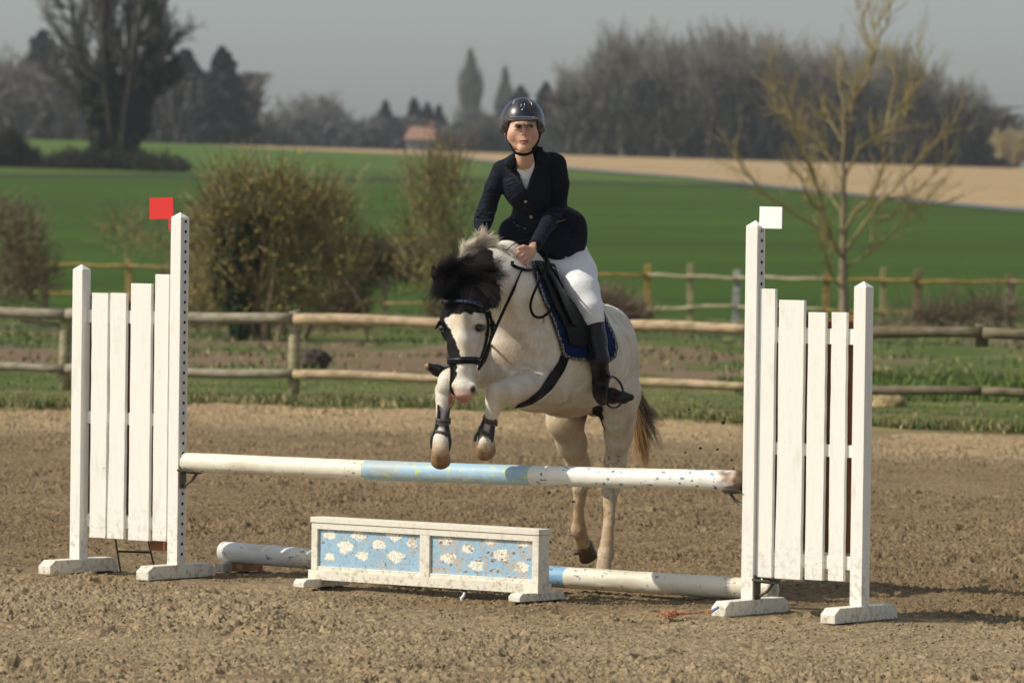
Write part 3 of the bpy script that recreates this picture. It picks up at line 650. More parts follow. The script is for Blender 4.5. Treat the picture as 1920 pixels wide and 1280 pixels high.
# young tree with yellow lichen on the right
def young_tree():
    dd = 87.0; b = P(1583, 610, dd); root = empty('young_bare_tree', (b.x, b.y, float(zg(b.x, b.y)))); tag(root, 'young bare tree with yellow lichen on its branches in front of the field fence', 'tree')
    rng = np.random.default_rng(5)
    S = [[(1583, 610), (1582, 560), (1581, 500), (1582, 440), (1583, 380), (1582, 320), (1583, 260), (1582, 210)],
         [(1583, 490), (1560, 450), (1545, 400), (1530, 340), (1505, 290), (1490, 240), (1478, 190), (1462, 150)], [(1582, 480), (1540, 430), (1480, 395), (1430, 360), (1395, 320), (1375, 290)],
         [(1584, 500), (1625, 480), (1670, 440), (1710, 400), (1760, 350)], [(1583, 470), (1620, 420), (1660, 370), (1700, 330), (1730, 290), (1790, 230)],
         [(1583, 440), (1600, 400), (1640, 360), (1660, 300), (1640, 260), (1690, 235), (1700, 170)], [(1582, 350), (1560, 300), (1530, 260), (1480, 220), (1455, 205)],
         [(1583, 330), (1610, 280), (1660, 240), (1695, 190), (1730, 120)], [(1583, 270), (1560, 230), (1540, 215)], [(1583, 215), (1600, 190), (1625, 150), (1635, 100), (1622, 60), (1612, 20), (1610, -10)],
         [(1634, 120), (1650, 70), (1668, 30), (1670, 0)], [(1583, 215), (1575, 160), (1570, 130)], [(1545, 400), (1520, 380), (1500, 330), (1480, 320)], [(1530, 340), (1500, 270), (1450, 190), (1445, 120)],
         [(1635, 110), (1640, 60), (1655, 20)], [(1660, 370), (1700, 370), (1740, 340), (1780, 290)], [(1583, 545), (1560, 520), (1548, 480), (1540, 450)], [(1695, 190), (1730, 150), (1720, 90)],
         [(1583, 400), (1550, 360), (1530, 350), (1515, 320)], [(1660, 240), (1680, 150), (1675, 100)], [(1625, 480), (1640, 420), (1700, 390), (1770, 380)], [(1583, 300), (1590, 240), (1600, 180), (1590, 120)]]
    m = MB(); tw = []
    for k, st in enumerate(S):
        n = len(st); off = rng.normal(0, .35) if k else 0
        fine = []
        for i in range(n - 1):
            for t in np.linspace(0, 1, 5)[:-1]:
                fine.append(((st[i][0] * (1 - t) + st[i + 1][0] * t), (st[i][1] * (1 - t) + st[i + 1][1] * t)))
        fine.append(st[-1]); N = len(fine)
        pts = [P(a + rng.normal(0, 1.2) * (j > 0), c + rng.normal(0, 1), dd + off * (j / N) * 2.2) for j, (a, c) in enumerate(fine)]
        r0 = .080 if k == 0 else (.030 if n > 5 else .022); rad = np.linspace(r0, r0 * .22, N)
        yel = np.array([.29, .235, .09]) * rng.uniform(.7, 1.15); col = np.array([.22, .18, .11]) if k == 0 else yel
        cc = np.repeat((np.array([.23, .18, .12]) * (1 - .6 * (k > 0)) + .6 * (k > 0) * yel)[None], 1, 0)
        m.tube(pts, rad, 8, col=tuple(cc[0]))
        for j in range(3 if k else 12, N):
            for _ in range(2 if k else 1):
                q = np.array(pts[j]); dr = np.array(pts[j] - pts[j - 1]); dr /= np.linalg.norm(dr); s = rng.normal(0, .55, 3) + dr + [0, 0, .25]; s /= np.linalg.norm(s)
                grow(tw, q, s, rng.uniform(.22, .65), .0075, 2, dict(steps=4, wob=.12, up=.08, lev=4, kids=[0, 0, 1, 0], ang=(20, 50), lr=(.3, .6), pk=.55), rng)
    m.build('trunk', BARK, root, True)
    m = MB(); segs_to(m, tw, .0032, (.34, .27, .10), (.30, .23, .10)); m.build('crown', BARK, root, True)
young_tree()

# hedge shrubs between the fences
YG = [(.24, .21, .045), (.17, .17, .04), (.28, .21, .06)]; TW = [(.22, .18, .08), (.30, .24, .12), (.15, .12, .06)]
def big_shrub():
    root = empty('hawthorn_shrub', hit(500, 650)); tag(root, 'big twiggy shrub budding yellow green behind the left arena fence', 'shrub')
    D = 70
    brush('crown', '', [(500, 430, D, 70, 66, 2.5), (425, 395, D, 42, 50, 1.3), (560, 400, D, 58, 46, 1.8), (610, 430, D, 55, 50, 1.6), (650, 500, D, 45, 35, 1), (480, 540, D, 80, 70, 2.2), (420, 450, D, 45, 70, 1.5), (520, 350, D, 55, 26, .6), (450, 345, D, 40, 25, .4), (590, 520, D, 60, 50, 1.4), (550, 590, D, 50, 50, 1), (400, 560, D, 40, 60, 1), (540, 470, D, 60, 50, 1.2), (620, 385, D, 40, 26, .5)], TW, 2900, .42, .006, .6, up=.8, leaf=(YG, 6500), parent=root, lsz=.021)
    m = MB()
    for px0, px1, top, r in [(486, 492, 380, .05), (500, 525, 350, .035), (520, 580, 360, .03), (478, 470, 330, .03), (540, 640, 420, .025), (560, 700, 500, .03), (700, 640, 505, .02), (470, 500, 290, .02), (505, 480, 280, .016), (455, 420, 400, .03), (480, 410, 320, .016), (505, 560, 310, .015), (520, 610, 340, .015), (495, 500, 265, .012), (530, 640, 370, .014), (470, 395, 350, .014)]:
        y0 = 665; pts = [P(px0 + (px1 - px0) * t ** 1.5 + 5 * math.sin(t * 9 + px0), y0 + (top - y0) * t, D + .3 * math.sin(px0 + t * 3)) for t in np.linspace(0, 1, 12)]
        m.tube(pts, np.linspace(r, r * .4, 12), 7, col=(.33, .25, .15))
    m.build('stem', BARK, root, True)
    # dark ivy column
    rng = np.random.default_rng(9); C = []; N = []
    for px, py, rx, ry in [(440, 440, 40, 40), (430, 500, 36, 50), (445, 560, 30, 50), (465, 470, 45, 40), (455, 610, 25, 35), (480, 420, 40, 30), (425, 540, 25, 40)]:
        n = int(rx * ry * 1.6); a = rng.normal(size=(n, 3)); a /= np.linalg.norm(a, axis=1)[:, None]; C.append(np.array(P(px, py, D - .1)) + a * rng.random((n, 1)) ** .4 * np.array([rx * D / FPX, .3, ry * D / FPX])); N.append(a)
    C = np.concatenate(C); N = np.concatenate(N); kp = vnoise3(C, .14, 3) > -.2; C = C[kp]; N = N[kp]
    c = np.array([(.022, .04, .018), (.035, .06, .02)])[rng.integers(0, 2, len(C))] * rng.uniform(.6, 1.5, (len(C), 1))
    m = MB(); leaf_quads(m, C, N + rng.normal(0, .6, N.shape), rng.uniform(.018, .035, len(C)), c, .8); m.build('ivy', LEAF, root)
big_shrub()
brush('shrub', 'wispy yellow green shrub just left of the pony', [(830, 440, 74, 70, 130, 3), (800, 400, 74, 50, 110, 2), (850, 340, 74, 40, 60, 1), (860, 520, 74, 60, 60, 1.5), (790, 520, 74, 60, 60, 1)], TW, 750, .5, .006, .5, up=1.1, leaf=(YG, 1500), lsz=.019)
brush('shrub', 'low brown bramble shrub arching between the two left shrubs', [(700, 490, 78, 90, 30, 2), (660, 520, 78, 50, 40, 1), (750, 500, 78, 60, 30, 1), (640, 590, 78, 45, 35, 1), (860, 590, 80, 60, 30, 1)], [(.14, .10, .06), (.10, .08, .05)], 2600, .3, .008, .6, leaf=(YG, 3000), lsz=.02)
brush('shrub', 'brown leafless shrub in front of the field fence at the far left', [(30, 460, 84, 55, 65, 3), (60, 520, 84, 50, 50, 2), (0, 420, 84, 40, 40, 1), (10, 540, 84, 60, 40, 2)], [(.17, .13, .08), (.21, .16, .10)], 1100, .35, .008, .8, leaf=([(.14, .11, .05)], 1200), lsz=.02)
brush('shrub', 'thin brown shrub half hidden behind the left jump wing', [(370, 470, 80, 30, 80, 2), (350, 560, 80, 40, 60, 2), (250, 440, 84, 70, 50, .5), (380, 540, 76, 35, 60, 1.5)], [(.20, .15, .08), (.25, .18, .10)], 1700, .35, .007, .8, leaf=(YG, 1800), lsz=.02)
brush('brush_pile', 'heap of cut dry branches behind the pony rump', [(1145, 585, 80, 42, 16, 3), (1125, 575, 80, 28, 18, 1), (1190, 597, 80, 26, 7, 1)], [(.24, .17, .12), (.17, .12, .085)], 1000, .32, .010, .5, up=.1)
brush('brush_pile', 'long low heap of pruned twigs at the foot of the right field fence', [(1800, 592, 86, 100, 9, 2), (1860, 580, 86, 55, 16, 1.2), (1720, 602, 86, 70, 6, 1)], [(.20, .15, .10), (.15, .12, .08)], 600, .45, .008, .4, up=.1)
# boulder/tuft and dark log
def lump(name, label, cat, c, r, col, seed, mat):
    n = 24; th = np.linspace(0, np.pi, n); ph = np.linspace(0, 2 * np.pi, 2 * n, endpoint=False); T, F_ = np.meshgrid(th, ph, indexing='ij')
    v = np.stack([np.sin(T) * np.cos(F_), np.sin(T) * np.sin(F_), np.cos(T)], -1); v = v * (1 + .22 * vnoise3(v, .5, seed) + .1 * vnoise3(v, .2, seed))[..., None] * np.array(r) + np.array(c)
    i = np.arange(n - 1)[:, None] * 2 * n + np.arange(2 * n)[None]; j = np.arange(n - 1)[:, None] * 2 * n + (np.arange(2 * n)[None] + 1) % (2 * n)
    return tag(MB().add(v.reshape(-1, 3), [np.stack([i, i + 2 * n, j + 2 * n, j], -1).reshape(-1, 4)], col).build(name, mat, None, True), label, cat)
STONE = attrmat('rough_stone', 12, .45, .9, .15, .6, 30, .03)
c = P(1665, 762, 47.5); lump('boulder', 'tan rough boulder in the grass below the right arena rail', 'rock', (c.x, c.y, .09), (.15, .14, .11), (.34, .26, .13), 4, STONE)
c = P(585, 662, 58); lump('stump', 'dark old stump lying beside the arena fence post', 'stump', (c.x, c.y, .13), (.19, .2, .13), (.075, .06, .045), 7, STONE)
# ================================================================ THE JUMP
def G(px, py, z=0.0):
    d = ray_dir(px, py); t = (z - CAMH) / d.z; return Vector((0, 0, CAMH)) + d * t
def onplane(px, py, A, n):
    """photo ray cut with the vertical plane through A with horizontal normal n"""
    d = ray_dir(px, py); t = (A.x * n.x + A.y * n.y) / (d.x * n.x + d.y * n.y); return Vector((0, 0, CAMH)) + d * t
LO, LI, RI, RO = G(147, 1069), G(330, 1080), G(1407, 1147), G(1611, 1160)
E = (RI - LI); JL = E.length; E.normalize(); NRM = Vector((E.y, -E.x, 0)); UP = Vector((0, 0, 1))
if NRM.y > 0: NRM = -NRM
def paintmat(name, col=(.80, .79, .73), dirt=.5, chips=.5, grey=(.30, .29, .26), rough=.55, attr=False, grain=True):
    k = NM(name); c = k.attr() if attr else None; p = k.coord()
    base = c if attr else col
    g = k.noise(k.mapping(p, (26, 26, 2.2)), 4, 5, .6)
    n1 = k.mix(k.ramp(g, [(.35, 0.0), (.8, .45)]), base, k.mix(1.0, base, (.80, .75, .64), 'MULTIPLY') if attr else tuple(x * y for x, y in zip(col, (.88, .86, .78))))
    st = k.noise(k.mapping(k.pos(), (7, 7, 2.5)), 2, 4, .6)
    n2 = k.mix(k.ramp(st, [(.58, 0.0), (.72, .35 * dirt * 2)]), n1, (.52, .44, .31))
    ch = k.noise(k.pos(), 75, 3, .6, .6)
    n3 = k.mix(k.ramp(ch, [(.735 - .03 * chips, 0.0), (.75 - .03 * chips, .85)]), n2, grey)
    # mud thrown up near the ground
    sp = k.node('ShaderNodeSeparateXYZ'); k.link(k.pos(), sp.inputs[0])
    lo = k.node('ShaderNodeMapRange', _1=.34, _2=0.0, _3=0, _4=1); k.link(sp.outputs[2], lo.inputs[0])
    mud = k.noise(k.pos(), 38, 4, .7); m1 = k.node('ShaderNodeMath', operation='MULTIPLY'); k.link(lo.outputs[0], m1.inputs[0]); k.link(k.ramp(mud, [(.5, 0.0), (.66, 1.0)]), m1.inputs[1])
    n4 = k.mix(m1.outputs[0], n3, (.42, .32, .21))
    k.bump(k.noise(k.mapping(p, (60, 60, 3)), 3, 4, .6), .35, .003)
    return k.base(n4, rough, .35)
PAINT = paintmat('white_painted_wood', (.82, .81, .745), .35, .5); PAINTB = paintmat('white_painted_wood_worn', (.75, .715, .61), 1.0, 1.3)
RAWB = simple('unpainted_brown_board', (.23, .10, .045), .8, .2, var=.25, nscale=20)
METAL = simple('rusty_cup_metal', (.13, .12, .09), .45, .5, .7, var=.4, nscale=60, bump=.2)
BLACKM = simple('black_metal', (.02, .02, .022), .5, .4, .3)
HOLE = simple('hole_shade_black', (.012, .011, .010), .9, .1)
AX = (E, -NRM, UP)
def frame_box(mb, c, le, ln, lz, col=None): return mb.box(c, (le, ln, lz), AX, col)

def wing(name, label, inner, outer, h_in, h_out, boards, cross, inner_side, rng_seed):
    root = empty(name, (inner + outer) / 2); tag(root, label, 'jump standard')
    rr = random.Random(rng_seed); PW = .058
    for c, h, nm in ((inner, h_in, 'inner_post'), (outer, h_out, 'outer_post')):
        mb = MB(); hs = h - .024; mb.box(c + UP * (hs / 2 + .02), (PW, PW, hs - .04), AX)
        b = np.array(c) + [0, 0, hs]; e = np.array(E) * PW / 2; n = np.array(NRM) * PW / 2
        q = [b - e - n, b + e - n, b + e + n, b - e + n, b + [0, 0, .024]]; mb.add(q, [[[0, 1, 4], [1, 2, 4], [2, 3, 4], [3, 0, 4]]])
        o = mb.build(nm, PAINT, root, bevel=.002)
        # foot beam along the normal
        f = MB(); L = .232; w_ = .036; hz = .062
        prof = [(-L, 0), (L, 0), (L, hz * .62), (L - .035, hz), (-L + .035, hz), (-L, hz * .62)]
        v = [np.array(c) + np.array(NRM) * a + np.array(E) * s * w_ + [0, 0, z - .008] for s in (-1, 1) for a, z in prof]
        f.add(v, [[[0, 6, 7, 1], [1, 7, 8, 2], [2, 8, 9, 3], [3, 9, 10, 4], [4, 10, 11, 5], [5, 11, 6, 0]], [[0, 1, 2, 3, 4, 5]], [[11, 10, 9, 8, 7, 6]]])
        f.build('foot', PAINTB, root, bevel=.004)
    # holes: metal strip, black discs for their shade, +E side of inner post
    s = MB(); s.box(inner + E * (PW / 2 + .0015) + UP * (h_in / 2 + .01), (.003, .034, h_in - .09), AX); s.build('hole_strip', simple('strip_paint', (.62, .62, .60), .45, .5, var=.1), root)
    hm = MB(); z = .10
    while z < h_in - .03:
        c = inner + E * (PW / 2 + .0036) + UP * z; a = np.arange(12) * math.pi / 6
        ring = [np.array(c) + np.array(NRM) * .0075 * math.cos(t) + np.array([0, 0, .0075]) * math.sin(t) for t in a]
        hm.add(ring + [np.array(c) + np.array(E) * .0006], [[[i, (i + 1) % 12, 12] for i in range(12)]]); z += .0445
    ho = hm.build('peg_hole_disc', HOLE, root); ho['kind'] = 'stuff'
    A = inner + NRM * .012
    for k, (x0, x1, ytop, ybot) in enumerate(boards):
        p0 = onplane(x0, (ytop + ybot) / 2, A, NRM); p1 = onplane(x1, (ytop + ybot) / 2, A, NRM); zt = onplane(x0, ytop, A, NRM).z; zb = onplane(x0, ybot, A, NRM).z
        w_ = (p1 - p0).length; c = (p0 + p1) / 2; nz = 14; mb = MB(); t = .018
        # slightly irregular sawn plank
        vs = []
        for i in range(nz + 1):
            z = zb + (zt - zb) * i / nz; dl = rr.uniform(-.0012, .0012) + (.004 * math.sin(i * .5 + k) if k == 1 else 0) * (i / nz - 1); dr = rr.uniform(-.0012, .0012)
            for a, b in ((-w_ / 2 + dl, 0), (w_ / 2 + dr, 0), (w_ / 2 + dr, -t), (-w_ / 2 + dl, -t)):
                q = c + E * a + NRM * b; vs.append((q.x, q.y, z))
        f = [[4 * i + j, 4 * i + (j + 1) % 4, 4 * i + 4 + (j + 1) % 4, 4 * i + 4 + j] for i in range(nz) for j in range(4)] + [[3, 2, 1, 0], [4 * nz, 4 * nz + 1, 4 * nz + 2, 4 * nz + 3]]
        mb.add(vs, [f]); mb.build('board', PAINT, root, bevel=.0012)
    d = (outer - inner).normalized()
    for ys in cross:
        A2 = A - NRM * .029; px = boards[0][0] - 6; z1 = onplane(px, ys[0], A2, NRM).z; z0 = onplane(px, ys[1], A2, NRM).z
        c = (inner + outer) / 2 - NRM * .018; L = (outer - inner).length - PW - .001
        mb = MB(); mb.box(Vector((c.x, c.y, (z0 + z1) / 2)), (L, .018, z1 - z0), (d, -NRM, UP)); mb.build('crosspiece', PAINT, root, bevel=.001)
    # rear boards, unpainted inside, staggered behind the gaps
    xs = sorted([b[0] for b in boards] + [b[1] for b in boards])
    for k in range(len(boards) + 1):
        xa = boards[k - 1][1] if k > 0 else boards[0][0] - 10; xb = boards[k][0] if k < len(boards) else boards[-1][1] + 9
        B = inner - NRM * .045; p0 = onplane(xa + 2, 800, B, NRM); p1 = onplane(xb + 13, 800, B, NRM); c = (p0 + p1) / 2
        bl_ = boards[max(0, k - 1)][2]; br_ = boards[min(k, len(boards) - 1)][2]; zt = onplane(xa, max(bl_, br_) + 4 + 9 * (k % 2), B, NRM).z; zb = .26
        ln = min((p1 - p0).length, .058)
        mb = MB(); mb.box(Vector((c.x, c.y, (zt + zb) / 2)), (ln, .018, zt - zb), AX); mb.build('rear_board', RAWB, root)
    return root
WL = wing('jump_wing', 'left white jump wing with red flag and slatted boards', LI, LO, 1.61, 1.372,
          [(170, 200, 549, 1007), (204.5, 234, 549, 1009), (243, 281, 531, 1012), (288, 314, 514, 1013)], [(580, 604), (770, 793), (963, 986)], 1, 1)
WR = wing('jump_wing', 'right white jump wing with white flag and slatted boards', RI, RO, 1.607, 1.367,
          [(1421, 1450, 541, 1081), (1457, 1504, 562, 1084), (1512, 1545, 585, 1086), (1556, 1584, 585, 1088)], [(612, 641), (827, 850), (1033, 1058)], -1, 2)
def jbrace():
    mb = MB(); B = LI - NRM * .10
    q = lambda x, y: onplane(x, y, B, NRM)
    mb.tube([q(215, 1000), q(226, 1072)], .004, 8); mb.tube([q(275, 1000), q(290, 1066)], .004, 8); mb.tube([q(220, 1033), q(282, 1035)], .005, 8)
    mb.build('brace_stand', BLACKM, WL)
    B = LI - NRM * .05; p0 = onplane(284, 1022, B, NRM); p1 = onplane(312, 1024, B, NRM)
    MB().box((p0 + p1) / 2, ((p1 - p0).length, .02, .04), AX).build('lower_brace', RAWB, WL)
jbrace()
# flags
def flag(root, post, pxs, stem, col, name, side):
    B = post + NRM * .0; q = lambda x, y, o=0: onplane(x, y, B + NRM * o, NRM)
    m = simple(name + '_plastic', col, .4, .4, var=.06, nscale=30)
    mb = MB(); a, b, c, d = [q(*p) for p in pxs]; t = NRM * .0022
    v = [a + t, b + t, c + t, d + t, a - t, b - t, c - t, d - t]; mb.add([list(x) for x in v], [[[0, 1, 2, 3], [7, 6, 5, 4], [0, 4, 5, 1], [1, 5, 6, 2], [2, 6, 7, 3], [3, 7, 4, 0]]])
    f = mb.build('flag', m, root); a, b, c, d = [q(*p) for p in stem]; mb = MB(); v = [a + t, b + t, c + t, d + t, a - t * .5, b - t * .5, c - t * .5, d - t * .5]
    mb.add([list(x) for x in v], [[[0, 1, 2, 3], [7, 6, 5, 4], [0, 4, 5, 1], [1, 5, 6, 2], [2, 6, 7, 3], [3, 7, 4, 0]]]); s = mb.build('flag_bracket', m, f)
    mb = MB(); y0, y1 = stem[0][1] + 8, stem[2][1] - 3
    for y in (y0, y1): c = q((stem[0][0] + stem[1][0]) / 2 + (3 if side > 0 else 0), y); mb.tube([c - NRM * .004, c + NRM * .01], .005, 8)
    mb.build('screw', METAL, f); return f
flag(WL, LI, [(281, 411), (281, 371), (325, 370), (325, 410)][::1], [(316, 408), (325, 408), (323, 435), (317, 435)], (.62, .025, .02), 'red_flag', -1)
flag(WR, RI, [(1424, 428), (1425, 387), (1467, 388), (1466, 429)], [(1420, 426), (1430, 426), (1429, 453), (1422, 453)], (.86, .86, .84), 'white_flag', 1)
def cup(root, c, dirE):
    mb = MB(); n = 9; L = .085; vs = []
    for i in range(n):      # curved tray
        a = math.pi * (i / (n - 1)) - math.pi; 
        for s in (0, 1): q = c + E * dirE * (.004 + s * L) + NRM * (.044 * math.cos(a)) + UP * (.016 * math.sin(a) + (.004 if s == 0 else 0)); vs.append(list(q))
    f = [[2 * i, 2 * i + 1, 2 * i + 3, 2 * i + 2] for i in range(n - 1)]; mb.add(vs, [f]); 
    mb.tube([c + E * dirE * .08 + UP * -.016, c + E * dirE * .055 + UP * -.045, c + E * dirE * .015 + UP * -.066, c + E * dirE * .004 - UP * .08], [.007, .006, .006, .005], 8)
    mb.box(c + E * dirE * .004 + UP * -.03, (.006, .04, .10), AX)
    o = mb.build('jump_cup', METAL, root); sm = o.modifiers.new('s', 'SOLIDIFY'); sm.thickness = .004; return o
PZL = G(345, 866, .508); pl = onplane(346, 866, LI, NRM); pr = onplane(1388, 901, RI, NRM)
cup(WL, LI + E * .029 + UP * (pl.z - .036), 1); cup(WR, RI - E * .029 + UP * (pr.z - .036), -1); cup(WR, RI + E * .029 + UP * .135, 1)

def pole(name, label, a, b, r, bands, seed, chipend=None, flecks=True):
    """bands: [(t_end, colour, fleck colour)]"""
    a = np.array(a, float); b = np.array(b, float); rg = np.random.default_rng(seed); sides = 64
    ts = np.unique(np.r_[np.linspace(0, 1, 1300), [x[0] - 1e-4 for x in bands[:-1]], [x[0] + 1e-4 for x in bands[:-1]]]); d = (b - a) / np.linalg.norm(b - a)
    u = np.cross(d, [0, 0, 1]); u /= np.linalg.norm(u); v = np.cross(d, u); ang = np.arange(sides) * 2 * np.pi / sides
    T, Aa = np.meshgrid(ts, ang, indexing='ij'); Lm = np.linalg.norm(b - a)
    pn = np.stack([T * Lm * 14, np.cos(Aa) * 1.2, np.sin(Aa) * 1.2], -1)
    rad = r * (1 + .012 * vnoise3(pn, 3, seed)) + .0008 * vnoise3(pn, .5, seed)
    endr = np.minimum(T, 1 - T) * Lm; rad = rad * np.sqrt(np.clip(1 - (1 - np.clip(endr / .012, 0, 1)) ** 2 * .35, 0, 1))
    # long drying crack in the wood
    crack = np.exp(-((np.angle(np.exp(1j * (Aa - (4.25 + .12 * np.sin(T * 19 + seed))))) / .045) ** 2)) * (vnoise(T * Lm, T * 0, .35, seed) > -.1)
    rad = rad - .004 * crack
    C = np.zeros(T.shape + (3,)); FL = np.zeros(T.shape + (3,)); lo = 0
    for te, c, fc in bands:
        mk = (T >= lo) & (T <= te); C[mk] = c; FL[mk] = fc; lo = te
    n1 = vnoise3(np.stack([T * Lm * 14, np.cos(Aa) * 1.3, np.sin(Aa) * 1.3], -1), .30, seed + 1) + .55 * vnoise3(pn, .22, seed + 3) + .25 * vnoise3(pn, .09, seed + 4) + .25 * vnoise(T * Lm, T * 0, .5, seed + 9)
    dirt = sstep(.05, .8, vnoise3(np.stack([T * Lm * 4, np.cos(Aa), np.sin(Aa)], -1), .8, seed + 2))[..., None] * .42
    C = C * (1 - dirt) + np.array([.50, .42, .30]) * dirt
    if flecks: m = sstep(.72, .78, n1 + .16 * sstep(.45, 1, T))[..., None]; C = C * (1 - m) + FL * m
    if chipend is not None:
        rp_ = sstep(.0, .25, vnoise3(pn, .22, 21) + .9 - 40 * (T - .034) ** 2 * 60 - ((Aa - 4.1) / .5) ** 2)[..., None]; C = C * (1 - rp_) + np.array([.42, .06, .045]) * rp_
    C = C * (1 - .75 * crack)[..., None]
    if chipend is not None:
        e = sstep(.10, .02, (1 - T) * Lm + .05 * vnoise3(pn, .5, 8))[..., None]; bark = np.array([.30, .20, .13]) * (1 + .5 * vnoise3(pn, .3, 9))[..., None]
        C = C * (1 - e) + bark * e; rad = rad - e[..., 0] * .006 * np.abs(vnoise3(pn, .35, 4)) 
    pts = a + (b - a) * T[..., None] + rad[..., None] * (np.cos(Aa)[..., None] * u + np.sin(Aa)[..., None] * v); pts[..., 2] += (-.008 * np.sin(np.pi * T))
    n = len(ts); i = np.arange(n - 1)[:, None] * sides; j = np.arange(sides)[None]; j2 = (j + 1) % sides
    q = np.stack([i + j, i + sides + j, i + sides + j2, i + j2], -1).reshape(-1, 4); vv = pts.reshape(-1, 3); cc = C.reshape(-1, 3)
    vv = np.vstack([vv, a, b]); cc = np.vstack([cc, [[.35, .3, .22]], [[.3, .22, .15]]]); m0 = n * sides
    jj = np.arange(sides); j3 = (jj + 1) % sides
    mb = MB(); mb.add(vv, [q, np.stack([np.full(sides, m0), jj, j3], -1), np.stack([np.full(sides, m0 + 1), m0 - sides + j3, m0 - sides + jj], -1)]); mb.c[-1] = cc; mb.hasc = True
    return tag(mb.build(name, PMAT, None, True, loc=list((a + b) / 2)), label, 'pole')
def pmat():
    k = NM('painted_pole'); c = k.attr(); ch = k.noise(k.pos(), 120, 3, .6, .4)
    c2 = k.mix(k.ramp(ch, [(.70, 0.0), (.72, .8)]), c, (.20, .20, .20)); g = k.noise(k.pos(), 30, 5, .6); c3 = k.mix(k.ramp(g, [(.3, 0.0), (.8, .3)]), c2, k.mix(1.0, c2, (.75, .70, .6), 'MULTIPLY'))
    k.bump(k.noise(k.pos(), 160, 4, .6), .25, .003); return k.base(c3, .5, .4)
PMAT = pmat()
W_ = (.76, .715, .585); BL = (.34, .50, .62); YG_ = (.55, .68, .10); DB = (.10, .20, .30); GR = (.25, .26, .26)
def tpx(px, a, b):       # fraction along the pole where the photo column px falls
    ts = np.linspace(0, 1, 2001); q = np.array(a)[None] + (np.array(b) - np.array(a))[None] * ts[:, None]; dv_ = q - [0, 0, CAMH]
    x = 960 + FPX * (dv_ @ np.array(_r)) / (dv_ @ np.array(_f)); return float(ts[np.argmin(np.abs(x - px))])
pa, pb = pl + E * .002, pr - E * .002
top_pole = pole('jump_pole', 'upper white pole with light blue middle band, resting in the cups', pa, pb, .0425,
                [(tpx(688, pa, pb), W_, GR), (tpx(1000, pa, pb), BL, YG_), (1, (.78, .77, .70), DB)], 3, chipend=1)
# red paint remnant near the left end
ga, gb = P(416, 1044, 25.75), P(1452, 1112, 23.98); ga.z = .078; gb.z = .05
gr_pole = pole('ground_pole', 'lower white and blue pole lying on the sand behind the painted panel', ga, gb, .046, [(tpx(560, ga, gb), (.74, .74, .72), GR), (tpx(600, ga, gb), W_, GR), (tpx(1066, ga, gb), (.20, .40, .60), DB), (1, W_, GR)], 11)  # cooler white left stretch: the wing's shade painted into the pole
c = P(432, 1066, 25.72)
tag(MB().box((c.x, c.y, .012), (.05, .16, .04), AX, col=(.45, .43, .38)).box((c.x + .07, c.y + .02, .012), (.075, .15, .035), AX, col=(.33, .17, .08)).build('pole_cradle', attrmat('cradle_wood', 20, .3, .9, .1, .4), None, bevel=.004), 'small dirty wooden cradle under the left end of the ground pole', 'block')

